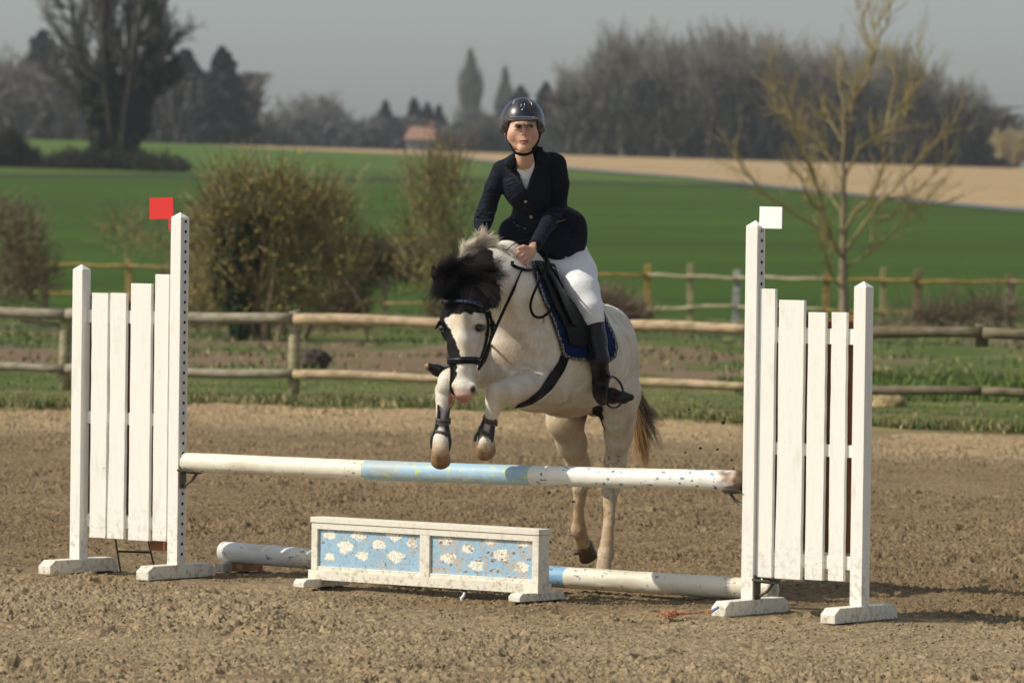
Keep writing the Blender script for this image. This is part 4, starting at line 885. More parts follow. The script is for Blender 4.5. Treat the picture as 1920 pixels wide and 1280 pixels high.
# ---- painted filler panel
def filler():
    FL0, FR0 = P(583, 1080, 24.72), P(1009, 1100, 23.93); FL0.z = FR0.z = 0
    e = (FR0 - FL0); L = e.length; e.normalize(); n = Vector((e.y, -e.x, 0)); n = n if n.y < 0 else -n; ax = (e, -n, UP)
    root = empty('filler_panel', (FL0 + FR0) / 2); tag(root, 'low white framed panel painted with white clouds on light blue, splashed with mud', 'jump filler')
    zt = .296
    def bx(name, x0, x1, y0, y1, z0, z1, mat=PAINTB, bev=.0015):
        c = FL0 + e * (x0 + x1) / 2 + n * (y0 + y1) / 2 + UP * (z0 + z1) / 2
        return MB().box(c, (x1 - x0, abs(y1 - y0), z1 - z0), ax).build(name, mat, root, bevel=bev)
    D = .075
    bx('top_board', -.004, L + .004, -D - .006, .004, zt - .024, zt); bx('top_rail', 0, L, -.018, .0, zt - .052, zt - .026)
    mid = onplane(796, 1020, FL0, n); xm = (mid - FL0).dot(e)
    bx('stile', 0, .034, -.018, 0, .067, zt - .0525); bx('stile', L - .034, L, -.018, 0, .067, zt - .0525); bx('stile', xm - .027, xm + .027, -.018, 0, .067, zt - .0525)
    bx('side_board', L - .020, L - .001, -D, -.0185, .02, zt - .0245); bx('side_board', .001, .020, -D, -.0185, .02, zt - .0245)
    bx('bottom_rail', .0345, xm - .0275, -.022, -.003, .066, .083); bx('bottom_rail', xm + .0275, L - .0345, -.022, -.003, .066, .083)
    bx('base_board', -.012, L + .004, -.016, .006, .024, .066); bx('rear_base_board', -.012, L + .004, -D - .01, -D + .008, .024, .066)
    for x in (.03, L - .035):
        f = MB(); Lf = .118; prof = [(-Lf - .07, 0), (Lf, 0), (Lf, .022), (Lf - .02, .036), (-Lf - .05, .036), (-Lf - .07, .022)]; c0 = FL0 + e * x
        v = [np.array(c0) + np.array(n) * a + np.array(e) * s * .032 + [0, 0, z - .006] for s in (-1, 1) for a, z in prof]
        f.add(v, [[[0, 6, 7, 1], [1, 7, 8, 2], [2, 8, 9, 3], [3, 9, 10, 4], [4, 10, 11, 5], [5, 11, 6, 0]], [[0, 1, 2, 3, 4, 5]], [[11, 10, 9, 8, 7, 6]]]); f.build('foot', PAINTB, root, bevel=.004)
    # panels with clouds and mud
    Z = lambda zx, zy: (560 + zx / 3.84, 940 + zy / 3.84)
    cl = [Z(*p) for p in [(222, 240), (430, 245), (690, 245), (335, 325), (575, 310), (815, 300), (222, 398), (457, 388), (697, 395), (1058, 275), (1380, 285), (1215, 340), (1620, 300), (1078, 405), (1458, 385), (1280, 460), (1605, 472)]]
    cr = [(42, 30), (45, 35), (52, 32), (52, 42), (48, 30), (32, 26), (36, 26), (42, 30), (55, 38), (44, 34), (40, 26), (44, 30), (40, 26), (52, 34), (55, 38), (50, 32), (46, 36)]
    B = FL0 - n * .012
    cp = [onplane(x, y, B, n) for x, y in cl]; cxy = [((p - FL0).dot(e), p.z) for p in cp]
    for x0, x1 in ((.034, xm - .027), (xm + .027, L - .034)):
        nx, nz = int((x1 - x0) / .0022), 95; X, Zz = np.meshgrid(np.linspace(x0, x1, nx), np.linspace(.07, zt - .05, nz), indexing='xy')
        C = np.ones(X.shape + (3,)) * np.array([.31, .48, .61]) * (1 + .05 * vnoise(X, Zz * .3, .02, 3))[..., None]; hgt = np.zeros(X.shape)
        for (cx, cz), (rx, rz) in zip(cxy, cr):
            dx = (X - cx) / (rx / 3.84 / 440 / .78); dz = (Zz - cz) / (rz / 3.84 / 440); a = np.arctan2(dz, dx); rr = np.hypot(dx, dz); lim = 1.08 + .10 * np.sin(3 * a + cx * 40) + .08 * np.sin(4 * a + cz * 90) + .07 * np.sin(7 * a + cz * 60 + cx * 9) + .16 * vnoise(X, Zz, .006, 5)
            m = sstep(lim + .06, lim - .06, rr)[..., None]; C = C * (1 - m) + np.array([.80, .77, .66]) * m
        # mud: blobs, specks, smears, denser to the right
        dens = sstep(-.1, 1.1, X / L)
        rg = np.random.default_rng(5)
        for _ in range(150):
            cx, cz = rg.uniform(x0, x1), rg.uniform(.07, zt - .05)
            if rg.random() > .25 + .75 * (cx / L): continue
            r = .0015 + .0055 * rg.random() ** 2.5; dd = np.hypot((X - cx) / r * rg.uniform(.6, 1), (Zz - cz) / r) + .35 * vnoise(X, Zz, .004, 8); m = sstep(1.1, .8, dd)[..., None]
            C = C * (1 - m) + np.array([.33, .24, .16]) * m; hgt += .002 * m[..., 0] * (r / .005)
        sm = sstep(.50, .78, vnoise(X, Zz * .8, .03, 9) * .6 + vnoise(X, Zz, .007, 10) * .5 + .5 * dens)[..., None] * .75; C = C * (1 - sm) + np.array([.50, .42, .32]) * sm
        spk = sstep(.62, .7, vnoise(X, Zz, .0042, 12))[..., None] * .8; C = C * (1 - spk) + np.array([.25, .2, .15]) * spk
        spill = sstep(.5, .8, vnoise(X, Zz * .15, .006, 14) + .5 * sstep(zt - .12, zt - .05, Zz))[..., None] * .35; C = C * (1 - spill) + np.array([.45, .42, .36]) * spill
        V = np.array(FL0)[None, None] + X[..., None] * np.array(e) + (hgt[..., None] - .0125) * np.array(n) + Zz[..., None] * np.array([0, 0, 1]); i = np.arange(nz - 1)[:, None] * nx + np.arange(nx - 1)[None]
        q = np.stack([i, i + 1, i + nx + 1, i + nx], -1).reshape(-1, 4); mb = MB(); mb.add(V.reshape(-1, 3), [q]); mb.c[-1] = C.reshape(-1, 3); mb.hasc = True
        o = mb.build('painted_board', attrmat('cloud_paint', 60, .08, .6, .3), root, True)
        sm_ = o.modifiers.new('s', 'SOLIDIFY'); sm_.thickness = .006; sm_.offset = 1 if False else -1
filler()
# ---- litter on the sand
def twine():
    m = MB(); rg = np.random.default_rng(3); a = G(1240, 1152, .012); b = G(1334, 1146, .015)
    for k in range(5):
        pts = [a + (b - a) * t + Vector((0, rg.normal(0, .006 + .03 * (1 - t)), abs(rg.normal(0, .003 + .006 * (1 - t) ** 2)) - .004)) for t in np.linspace(0 if k < 3 else .0, 1 if k < 2 else .35, 16)]
        m.tube(pts, .0020, 5, col=(.45, .15, .06))
    for k in range(10):
        c = a + Vector((rg.uniform(-.02, .09), rg.normal(0, .03), .004)); m.tube([c + Vector(rg.normal(0, .010, 3)) for _ in range(4)], .002, 5, col=(.36, .13, .06))
    m.tube([b, b + Vector((.012, 0, .008)), b + Vector((.03, 0, .02))], .006, 6, col=(.12, .2, .35))
    tag(m.build('baling_twine', attrmat('twine_plastic', 80, .2, .6, .3), None), 'frayed orange baling twine lying on the sand by the right wing foot', 'twine')
twine()
c = G(868, 1126, .0); m = MB(); m.tube([(c.x - .004, c.y, -.005), (c.x - .006, c.y, .012), (c.x + .004, c.y, .024), (c.x + .006, c.y, .036)], [.010, .012, .013, .008], 12, flat=.5)
tag(m.build('plastic_scrap', simple('white_plastic', (.8, .8, .78), .35, .5), None, True), 'tiny white plastic scrap standing in the sand before the painted panel', 'scrap')
rg = random.Random(12)
for k, (px, py, r) in enumerate([(1029, 923, .009), (1031, 1015, .007), (1203, 983, .006), (1075, 940, .008), (1096, 920, .006), (1313, 840, .007), (1345, 842, .006), (1356, 792, .009), (1292, 767, .006), (1285, 848, .005), (1372, 862, .006), (1054, 952, .006), (1090, 995, .005), (1375, 878, .005)]):
    c = P(px, py, 25.2); lump('sand_clod', 'small dark clod of sand kicked up behind the pony', 'clod', (c.x, c.y, c.z), (r, r * .8, r * .8), (.10, .075, .05), k, STONE)['group'] = 'sand clods flying behind the pony'
# ================================================================ SDF BODY MODELLER
class SDF:
    def __init__(s, lo, hi, h, fine=None, hf=None):
        """grid of spacing h; fine: per axis list of (a, b) intervals sampled at hf instead"""
        s.h = h; s.A = []
        for i in range(3):
            v = lo[i]; L = [v]
            while v < hi[i]:
                st = h
                if fine:
                    for a, b in fine[i]:
                        if a - h * 1.5 < v < b: st = hf
                v += st; L.append(v)
            s.A.append(np.array(L, np.float32))
        s.n = np.array([len(a) for a in s.A]); s.f = np.full(tuple(s.n), .5, np.float32)
    def _win(s, lo, hi):
        a = [max(0, int(np.searchsorted(s.A[i], lo[i])) - 1) for i in range(3)]; b = [min(s.n[i], int(np.searchsorted(s.A[i], hi[i])) + 1) for i in range(3)]
        if any(y <= x for x, y in zip(a, b)): return None
        g = [s.A[i][a[i]:b[i]] for i in range(3)]
        return tuple(slice(a[i], b[i]) for i in range(3)), g[0][:, None, None], g[1][None, :, None], g[2][None, None, :]
    def _comb(s, sl, d, k, mode):
        f = s.f[sl]
        if mode == 'add':
            if k > 0: hh = np.maximum(k - np.abs(f - d), 0) / k; s.f[sl] = np.minimum(f, d) - hh * hh * k * .25
            else: s.f[sl] = np.minimum(f, d)
        else:
            d = -d
            if k > 0: hh = np.maximum(k - np.abs(f - d), 0) / k; s.f[sl] = np.maximum(f, d) + hh * hh * k * .25
            else: s.f[sl] = np.maximum(f, d)
    def cone(s, a, b, ra, rb, k=.02, mode='add'):
        a = np.array(a, float); b = np.array(b, float); m = max(ra, rb) + k + 3 * s.h
        w_ = s._win(np.minimum(a, b) - m, np.maximum(a, b) + m)
        if w_ is None: return
        sl, X, Y, Z = w_; ba = b - a; l2 = max(float(ba @ ba), 1e-10)
        t = np.clip(((X - a[0]) * ba[0] + (Y - a[1]) * ba[1] + (Z - a[2]) * ba[2]) / l2, 0, 1)
        d = np.sqrt((X - a[0] - t * ba[0]) ** 2 + (Y - a[1] - t * ba[1]) ** 2 + (Z - a[2] - t * ba[2]) ** 2) - (ra + (rb - ra) * t)
        s._comb(sl, d.astype(np.float32), k, mode)
    def ell(s, c, r, ax=None, k=.02, mode='add'):
        """ellipsoid centre c, radii r (3), ax rows = axes"""
        c = np.array(c, float); r = np.array(r, float); A = np.eye(3) if ax is None else np.array([list(x) for x in ax])
        m = r.max() + k + 3 * s.h; w_ = s._win(c - m, c + m)
        if w_ is None: return
        sl, X, Y, Z = w_; q = [(A[i, 0] * (X - c[0]) + A[i, 1] * (Y - c[1]) + A[i, 2] * (Z - c[2])) / r[i] for i in range(3)]
        k0 = np.sqrt(q[0] ** 2 + q[1] ** 2 + q[2] ** 2); k1 = np.sqrt((q[0] / r[0]) ** 2 + (q[1] / r[1]) ** 2 + (q[2] / r[2]) ** 2)
        d = np.where(k1 > 1e-6, k0 * (k0 - 1) / np.maximum(k1, 1e-6), -r.min())
        s._comb(sl, d.astype(np.float32), k, mode)
    def chain(s, pts, k=.02, mode='add'):
        for (a, ra), (b, rb) in zip(pts[:-1], pts[1:]): s.cone(a, b, ra, rb, k, mode)
    def half(s, c, n, k=0.0):
        """cut away the side the normal points to"""
        X, Y, Z = s.A
        d = (X[:, None, None] - c[0]) * n[0] + (Y[None, :, None] - c[1]) * n[1] + (Z[None, None, :] - c[2]) * n[2]
        s.f = np.maximum(s.f, d.astype(np.float32))
    def gi(s, p):
        p = np.atleast_2d(p); return np.stack([np.interp(p[:, i], s.A[i], np.arange(s.n[i]), left=-1, right=s.n[i]) for i in range(3)], -1)
    def prism(s, poly, dmin, dmax, k=.004):
        """cut away a convex photo-outline between two depths"""
        q = [np.array(P(x, y, d)) for x, y in poly for d in (dmin, dmax)]; w_ = s._win(np.min(q, 0) - .02, np.max(q, 0) + .02); sl, X, Y, Z = w_
        d = np.full(s.f[sl].shape, -9., np.float32); n = len(poly); A_ = sum((poly[i][0] * poly[(i + 1) % n][1] - poly[(i + 1) % n][0] * poly[i][1]) for i in range(n))
        for i in range(n):
            a = np.array(ray_dir(*poly[i])); b = np.array(ray_dir(*poly[(i + 1) % n])); m = np.cross(a, b); m /= np.linalg.norm(m); m = -m if A_ > 0 else m
            ctr = np.array(ray_dir(sum(p[0] for p in poly) / n, sum(p[1] for p in poly) / n)); m = -m if m @ ctr > 0 else m
            d = np.maximum(d, X * m[0] + Y * m[1] + (Z - CAMH) * m[2])
        ff = np.array(_f); dd = X * ff[0] + Y * ff[1] + (Z - CAMH) * ff[2]; d = np.maximum(d, np.maximum(dmin - dd, dd - dmax)); s._comb(sl, d.astype(np.float32), k, 'sub')
    def val(s, p):
        p = s.gi(p); p = np.clip(p, 0, s.n - 1.001); i = p.astype(int); t = p - i; r = 0
        for dx in (0, 1):
            for dy in (0, 1):
                for dz in (0, 1):
                    wt = (t[:, 0] if dx else 1 - t[:, 0]) * (t[:, 1] if dy else 1 - t[:, 1]) * (t[:, 2] if dz else 1 - t[:, 2])
                    r = r + wt * s.f[i[:, 0] + dx, i[:, 1] + dy, i[:, 2] + dz]
        return r
    def grad(s, p, e=None):
        e = e or s.h * 1.2; p = np.atleast_2d(p); g = np.stack([s.val(p + d) - s.val(p - d) for d in np.eye(3) * e], -1); return g / (np.linalg.norm(g, axis=1)[:, None] + 1e-9)
    def snap(s, p, off=0.0, it=4):
        p = np.atleast_2d(np.array(p, float))
        for _ in range(it): p = p - s.grad(p) * (s.val(p) - off)[:, None] * .9
        return p
    def shoot(s, px, py, off=0.0, d0=23.4, d1=26.6):
        """first surface point met by the photo ray; falls back to closest approach"""
        v = np.array(ray_dir(px, py)); t = d0; best = (9, t)
        o = np.array([0, 0, CAMH])
        ts = np.arange(d0, d1, .004); q = o + v * ts[:, None]; f = s.val(q); ins = np.where(f < off)[0]
        # outside of grid counts as empty
        gi = s.gi(q); okk = np.all((gi > 0) & (gi < s.n - 1), axis=1); f = np.where(okk, f, 9)
        ins = np.where(f < off)[0]
        j = ins[0] if len(ins) else int(np.argmin(f)); return q[j]
    def mesh(s):
        f = s.f; inside = f < 0; nx, ny, nz = f.shape
        c = inside[:-1, :-1, :-1].astype(np.int8)
        tot = np.zeros((nx - 1, ny - 1, nz - 1), np.int8)
        for dx in (0, 1):
            for dy in (0, 1):
                for dz in (0, 1): tot += inside[dx:nx - 1 + dx, dy:ny - 1 + dy, dz:nz - 1 + dz]
        cells = np.argwhere((tot > 0) & (tot < 8)); del tot
        idx = np.full((nx - 1, ny - 1, nz - 1), -1, np.int32); idx[cells[:, 0], cells[:, 1], cells[:, 2]] = np.arange(len(cells))
        acc = np.zeros((len(cells), 3)); cnt = np.zeros(len(cells))
        cor = [(a, b, c_) for a in (0, 1) for b in (0, 1) for c_ in (0, 1)]
        for ax in range(3):
            for co in cor:
                if co[ax]: continue
                c2 = list(co); c2[ax] = 1
                i0 = cells + co; i1 = cells + c2; f0 = f[i0[:, 0], i0[:, 1], i0[:, 2]]; f1 = f[i1[:, 0], i1[:, 1], i1[:, 2]]
                m = (f0 < 0) != (f1 < 0); t = np.where(m, f0 / np.where(m, f0 - f1, 1), 0); p = np.tile(np.array(co, float), (len(cells), 1)); p[:, ax] = t
                acc += p * m[:, None]; cnt += m
        W = cells + acc / cnt[:, None]; V = np.stack([np.interp(W[:, i], np.arange(s.n[i]), s.A[i]) for i in range(3)], -1)
        Q = []
        for ax in range(3):
            a0 = [slice(1, -1)] * 3; a0[ax] = slice(0, -1); a1 = [slice(1, -1)] * 3; a1[ax] = slice(1, None)
            A = inside[tuple(a0)]; B = inside[tuple(a1)]; e = np.argwhere(A != B); 
            off = [1, 1, 1]; off[ax] = 0; e = e + off
            u, v = [(1, 2), (2, 0), (0, 1)][ax]; du = np.zeros(3, int); du[u] = 1; dv_ = np.zeros(3, int); dv_[v] = 1
            g = lambda q: idx[q[:, 0], q[:, 1], q[:, 2]]
            q = np.stack([g(e - du - dv_), g(e - dv_), g(e), g(e - du)], -1)
            fl = ~inside[e[:, 0], e[:, 1], e[:, 2]]; q[fl] = q[fl][:, ::-1]; Q.append(q)
        Q = np.concatenate(Q); Q = Q[(Q >= 0).all(1)]
        return V, Q
def relax(V, Q, it=2, lam=.5):
    for _ in range(it):
        S = np.zeros_like(V); n = np.zeros(len(V))
        for a in range(4):
            for b in ((a + 1) % 4, (a - 1) % 4): np.add.at(S, Q[:, a], V[Q[:, b]]); np.add.at(n, Q[:, a], 1)
        V = V + lam * (S / np.maximum(n, 1)[:, None] - V)
    return V
def px2m(r, d): return r * d / FPX
def J(px, py, d, r): return (np.array(P(px, py, d)), px2m(r, d))
def inpoly(x, y, poly):
    x = np.asarray(x); y = np.asarray(y); r = np.zeros(x.shape, bool); n = len(poly)
    for i in range(n):
        x0, y0 = poly[i]; x1, y1 = poly[(i + 1) % n]
        c = ((y0 > y) != (y1 > y)) & (x < (x1 - x0) * (y - y0) / ((y1 - y0) if y1 != y0 else 1e-9) + x0); r ^= c
    return r
def topx(V):
    q = np.asarray(V) - [0, 0, CAMH]; f = q @ np.array(_f); return 960 + FPX * (q @ np.array(_r)) / f, 640 - FPX * (q @ np.array(_u)) / f, f
def smooth_path(pts, n):
    """Catmull-Rom through pts"""
    p = np.array([list(q) for q in pts], float); p = np.vstack([2 * p[0] - p[1], p, 2 * p[-1] - p[-2]]); m = len(p) - 3; out = []
    for t in np.linspace(0, m - 1e-6, n):
        i = int(t); u = t - i; a, b, c, d = p[i:i + 4]; out.append(.5 * ((2 * b) + (-a + c) * u + (2 * a - 5 * b + 4 * c - d) * u * u + (-a + 3 * b - 3 * c + d) * u ** 3))
    return np.array(out)
def strap(mb, pts, nrm, w_, th, col=None):
    """flat leather strap along pts (n,3) with surface normals nrm"""
    pts = np.array(pts, float); nrm = np.array(nrm, float); t = np.gradient(pts, axis=0); t /= np.linalg.norm(t, axis=1)[:, None] + 1e-9
    b = np.cross(t, nrm); b /= np.linalg.norm(b, axis=1)[:, None] + 1e-9; nn = np.cross(b, t); w_ = np.ones(len(pts)) * w_
    prof = [(-.5, 0), (-.5, .6), (-.38, 1), (.38, 1), (.5, .6), (.5, 0)]
    V = np.stack([pts + b * (x * w_)[:, None] + nn * (y * th) for x, y in prof], 1).reshape(-1, 3); m = len(prof); n = len(pts)
    i = np.arange(n - 1)[:, None] * m; j = np.arange(m)[None]; j2 = (j + 1) % m
    q = np.stack([i + j, i + j2, i + m + j2, i + m + j], -1).reshape(-1, 4)
    mb.add(V, [q, [[k for k in range(m)][::-1], [(n - 1) * m + k for k in range(m)]]], col); return mb
def surf_strap(mb, S, pxs, w_, th, off=.001, n=40, col=None):
    pix = smooth_path([(a, b, 0) for a, b in pxs], n)[:, :2]; q = np.array([S.shoot(a, b, off) for a, b in pix])
    for _ in range(3): q[1:-1] = q[1:-1] * .5 + (q[:-2] + q[2:]) * .25
    nr = S.grad(q); return strap(mb, q, nr, w_, th, col)
def lock(mb, pts, n, spread, r, rg, col, tipspread=2.0, cs=.25, sides=3, k=9):
    """a lock of n hair strands following pts, fanning out to the tip"""
    base = smooth_path(pts, k); t = np.linspace(0, 1, k)[:, None]
    for _ in range(n):
        o = rg.normal(0, 1, 3); wv = rg.normal(0, 1, 3); ln = rg.uniform(.7, 1.12)
        tt = np.clip(t * ln, 0, None); q = base[0] + (base - base[0]) * ln + o * spread * (1 + tipspread * tt ** 1.5) + wv * spread * .8 * np.sin(tt * rg.uniform(3, 7) + rg.uniform(0, 6)) * tt
        c = np.array(col) * rg.uniform(1 - cs, 1 + cs); mb.tube(q, np.linspace(r, r * .25, k), sides, False, tuple(c))
HAIR = None
def hairmat(name, rough=.45, spec=.4):
    k = NM(name); return k.base(k.attr(), rough, spec)
LEATHER = simple('black_leather', (.0045, .004, .004), .55, .12, var=.3, nscale=90, bump=.15)
# ================================================================ PONY
lo_ = P(785, 1090, 24.0); hi_ = P(1260, 430, 26.2)
H = SDF((-.42, 23.85, -.06), (.66, 26.05, 1.56), .009, ((( -.36, -.09),), ((23.98, 24.42),), ((.45, 1.2),)), .0045)
AXB = Vector((.454, .89, 0)); SIDE = Vector((.89, -.454, 0))      # body axis (to the rump), its left side (towards camera right)
def hc(pts, k=.03): H.chain([J(*p) for p in pts], k)
def he(px, py, d, rs, ax=None, k=.03, mode='add'): H.ell(P(px, py, d), [px2m(r, d) for r in rs], ax, k, mode)
AXR = (AXB, SIDE, Vector((0, 0, 1)))
# trunk
hc([(985, 655, 24.86, 88), (1025, 668, 25.02, 97), (1065, 676, 25.2, 101), (1105, 668, 25.42, 88)], .06)
he(1000, 700, 24.92, (70, 75, 70), AXR, .06)
hc([(1000, 505, 24.98, 26), (1040, 560, 25.12, 36), (1090, 590, 25.35, 44)], .08)
he(1112, 640, 25.56, (85, 66, 68), AXR, .06); he(1141, 662, 25.5, (64, 50, 76), AXR, .05); he(1088, 670, 25.66, (66, 50, 76), AXR, .05)
hc([(1132, 625, 25.6, 48), (1165, 690, 25.72, 30)], .06)
# neck
hc([(985, 610, 24.86, 84), (962, 560, 24.70, 66), (935, 528, 24.56, 50), (908, 516, 24.47, 38)], .07)
hc([(915, 490, 24.5, 16), (950, 478, 24.68, 20), (990, 492, 24.9, 24)], .07)
he(968, 640, 24.72, (62, 62, 80), None, .07)
he(936, 690, 24.63, (38, 34, 50), None, .05); he(972, 700, 24.66, (40, 34, 46), None, .05)
# near (left) hind leg
hc([(1148, 690, 25.5, 50), (1155, 738, 25.42, 45), (1160, 778, 25.47, 32), (1160, 815, 25.55, 24.5), (1154, 862, 25.66, 19), (1148, 898, 25.72, 16.5)], .035)
hc([(1148, 898, 25.72, 16.5), (1145, 918, 25.71, 16), (1143, 940, 25.66, 12), (1142, 975, 25.62, 10.5), (1138, 1018, 25.57, 12)], .012)
hc([(1160, 855, 25.75, 7), (1155, 892, 25.79, 10), (1150, 915, 25.76, 8)], .02)
hc([(1138, 1018, 25.57, 12), (1136, 1038, 25.55, 15), (1132, 1058, 25.50, 13), (1131, 1074, 25.47, 15.5)], .012)
he(1140, 1040, 25.60, (9, 10, 12), None, .012)
# far hind leg
hc([(1090, 700, 25.62, 46), (1068, 748, 25.52, 40), (1060, 788, 25.5, 33), (1072, 830, 25.6, 26), (1084, 868, 25.7, 20), (1090, 900, 25.76, 15.5)], .035)
hc([(1090, 900, 25.76, 15.5), (1088, 916, 25.75, 14), (1086, 940, 25.76, 10.5), (1085, 968, 25.78, 9.8)], .012)
hc([(1085, 968, 25.78, 10), (1085, 993, 25.8, 14.5), (1091, 1012, 25.84, 13), (1096, 1022, 25.86, 14)], .012)
hc([(1093, 850, 25.8, 8), (1097, 888, 25.84, 9)], .02)
he(1108, 770, 25.42, (22, 12, 12), AXR, .03)
# near (left) fore leg, folded over the pole
hc([(1003, 690, 24.84, 56), (1000, 718, 24.66, 36)], .04)
hc([(1003, 722, 24.68, 33), (978, 728, 24.50, 31), (953, 735, 24.38, 26), (934, 740, 24.30, 21.5)], .009)
hc([(933, 740, 24.30, 20.5), (927, 756, 24.30, 17), (922, 775, 24.31, 12), (916, 795, 24.33, 10.5), (912, 812, 24.35, 13.5)], .014)
he(928, 733, 24.28, (16, 12, 15), None, .015); he(940, 757, 24.36, (10, 10, 10), None, .015)
hc([(912, 812, 24.35, 13.5), (911, 820, 24.34, 14.5), (910, 832, 24.32, 15.5)], .012)
# far (right) fore leg
hc([(935, 690, 24.74, 40), (900, 692, 24.60, 33), (868, 702, 24.44, 27), (845, 715, 24.30, 21), (834, 732, 24.2, 17.5)], .03)
hc([(834, 732, 24.2, 17.5), (832, 748, 24.17, 15), (829, 764, 24.16, 10.5), (828, 785, 24.15, 9.2), (827, 806, 24.14, 9.5), (826, 822, 24.13, 13.2), (826, 832, 24.12, 13.5), (826, 842, 24.11, 16)], .012)
he(833, 726, 24.15, (14, 11, 14), None, .015)
# head
def hd(*p): he(*p)
hc([(903, 522, 24.46, 36), (884, 560, 24.38, 38), (872, 600, 24.31, 37)], .03)
he(868, 612, 24.27, (38, 26, 32), None, .02)
hc([(870, 620, 24.28, 32), (869, 650, 24.235, 29), (869, 680, 24.20, 24.5), (869, 705, 24.18, 21), (869, 728, 24.165, 22)], .02)
# cheek / jaw, behind the face plane
he(897, 605, 24.42, (31, 46, 44), None, .03); hc([(895, 620, 24.42, 28), (886, 655, 24.33, 22), (878, 690, 24.25, 17)], .02); he(850, 605, 24.40, (26, 40, 40), None, .03)
# muzzle
he(869, 728, 24.155, (24, 22, 19), None, .012); he(884, 730, 24.135, (11.5, 12, 13), None, .01); he(851, 731, 24.145, (10, 12, 13), None, .01)
he(868, 740, 24.135, (19, 14, 9), None, .010); he(870, 749, 24.16, (13, 12, 6), None, .003)
# nasal bone ridge, brow, eye sockets
hc([(866, 590, 24.215, 12), (867, 640, 24.175, 9), (868, 690, 24.14, 7)], .03)
he(898, 603, 24.275, (13, 14, 7), None, .012); he(835, 603, 24.275, (9, 12, 7), None, .012); 
he(898.5, 615, 24.238, (11, 7, 7.5), None, .008, 'sub'); he(830, 615, 24.255, (8, 10, 7.5), None, .008, 'sub'); he(899, 622, 24.262, (9, 10, 2.5), None, .006); he(899, 606, 24.258, (11, 10, 3.5), None, .008)
H.chain([J(889, 726, 24.09, 4.2), J(886, 732, 24.10, 5.4), J(882, 736, 24.10, 2.5)], .003, 'sub'); H.chain([J(845, 726, 24.10, 4.0), J(846.5, 733, 24.11, 5.2)], .003, 'sub')
hc([(897, 640, 24.33, 5), (890, 672, 24.27, 4)], .015)
# ears
H.chain([J(842, 552, 24.36, 13), J(828, 531, 24.31, 12.5), J(817, 514, 24.29, 8.5), J(810.5, 497, 24.29, 2.2)], .012)
he(823, 526, 24.26, (4.5, 9, 14), None, .004, 'sub')
H.chain([J(918, 520, 24.46, 14), J(935, 508, 24.52, 11), J(948, 500, 24.58, 3)], .015)
# muscle definition and creases
for a in [((1010, 560, 24.66, 5), (1020, 640, 24.62, 5), (1018, 690, 24.58, 4)), ((952, 700, 24.5, 4), (953, 735, 24.48, 3))]: H.chain([J(*q) for q in a], .03, 'sub')
for c_, r_, k_ in [((1030, 640, 24.80), (9, 12, 60), .05), ((945, 640, 24.50), (7, 10, 40), .04), ((1180, 720, 25.45), (6, 10, 50), .05), ((1120, 700, 25.22), (10, 10, 50), .06), ((1100, 800, 25.4), (8, 10, 30), .04)]: he(*c_, r_, None, k_, 'sub')
H.chain([J(948, 706, 24.42, 4), J(975, 694, 24.48, 5), J(1005, 694, 24.58, 5)], .02, 'sub'); H.chain([J(965, 762, 24.52, 5), J(1005, 752, 24.60, 6), J(1028, 735, 24.68, 4)], .02, 'sub'); H.chain([J(1118, 735, 25.2, 6), J(1112, 760, 25.25, 6)], .03, 'sub')
hc([(960, 560, 24.50, 8), (985, 620, 24.62, 9), (1000, 660, 24.66, 8)], .05); hc([(985, 700, 24.62, 10), (1018, 716, 24.66, 8)], .03); hc([(1040, 700, 24.80, 10), (1055, 745, 24.84, 8)], .05); hc([(1165, 745, 25.38, 12), (1150, 800, 25.40, 8)], .04)
HV, HQ = H.mesh(); HV = relax(HV, HQ, 2, .45)
hx, hy, hz_ = topx(HV)
jit = 2.4
nx_ = vnoise3(HV, .012, 1) * jit + vnoise3(HV, .035, 2) * 3.0; ny_ = vnoise3(HV, .014, 3) * jit + vnoise3(HV, .04, 4) * 3.0
hx2, hy2 = hx + nx_, hy + ny_
K3 = lambda L: [(790 + a / 3.764, 440 + b / 3.764) for a, b in L]
BLACKP = K3([(-60, 160), (100, 20), (300, -20), (500, 120), (530, 310), (562, 370), (568, 430), (545, 495), (505, 525), (450, 545), (370, 552), (300, 545), (230, 560), (165, 600), (180, 640), (210, 690), (232, 720), (262, 765), (272, 860), (256, 925), (240, 1000), (215, 1075), (205, 1160), (150, 1140), (100, 700), (60, 400)])
C = np.tile(np.array([.88, .825, .72]), (len(HV), 1)); n_ = vnoise3(HV, .12, 5); n2 = vnoise3(HV, .03, 6)
def blend(C, m, col): m = np.clip(m, 0, 1)[:, None]; return C * (1 - m) + np.array(col) * m
C = blend(C, .45 * sstep(-.3, .7, n_), (.68, .57, .41)); C = blend(C, .25 * sstep(-.1, .7, vnoise3(HV * [1, 1, .6], .05, 15)), (.60, .49, .35))
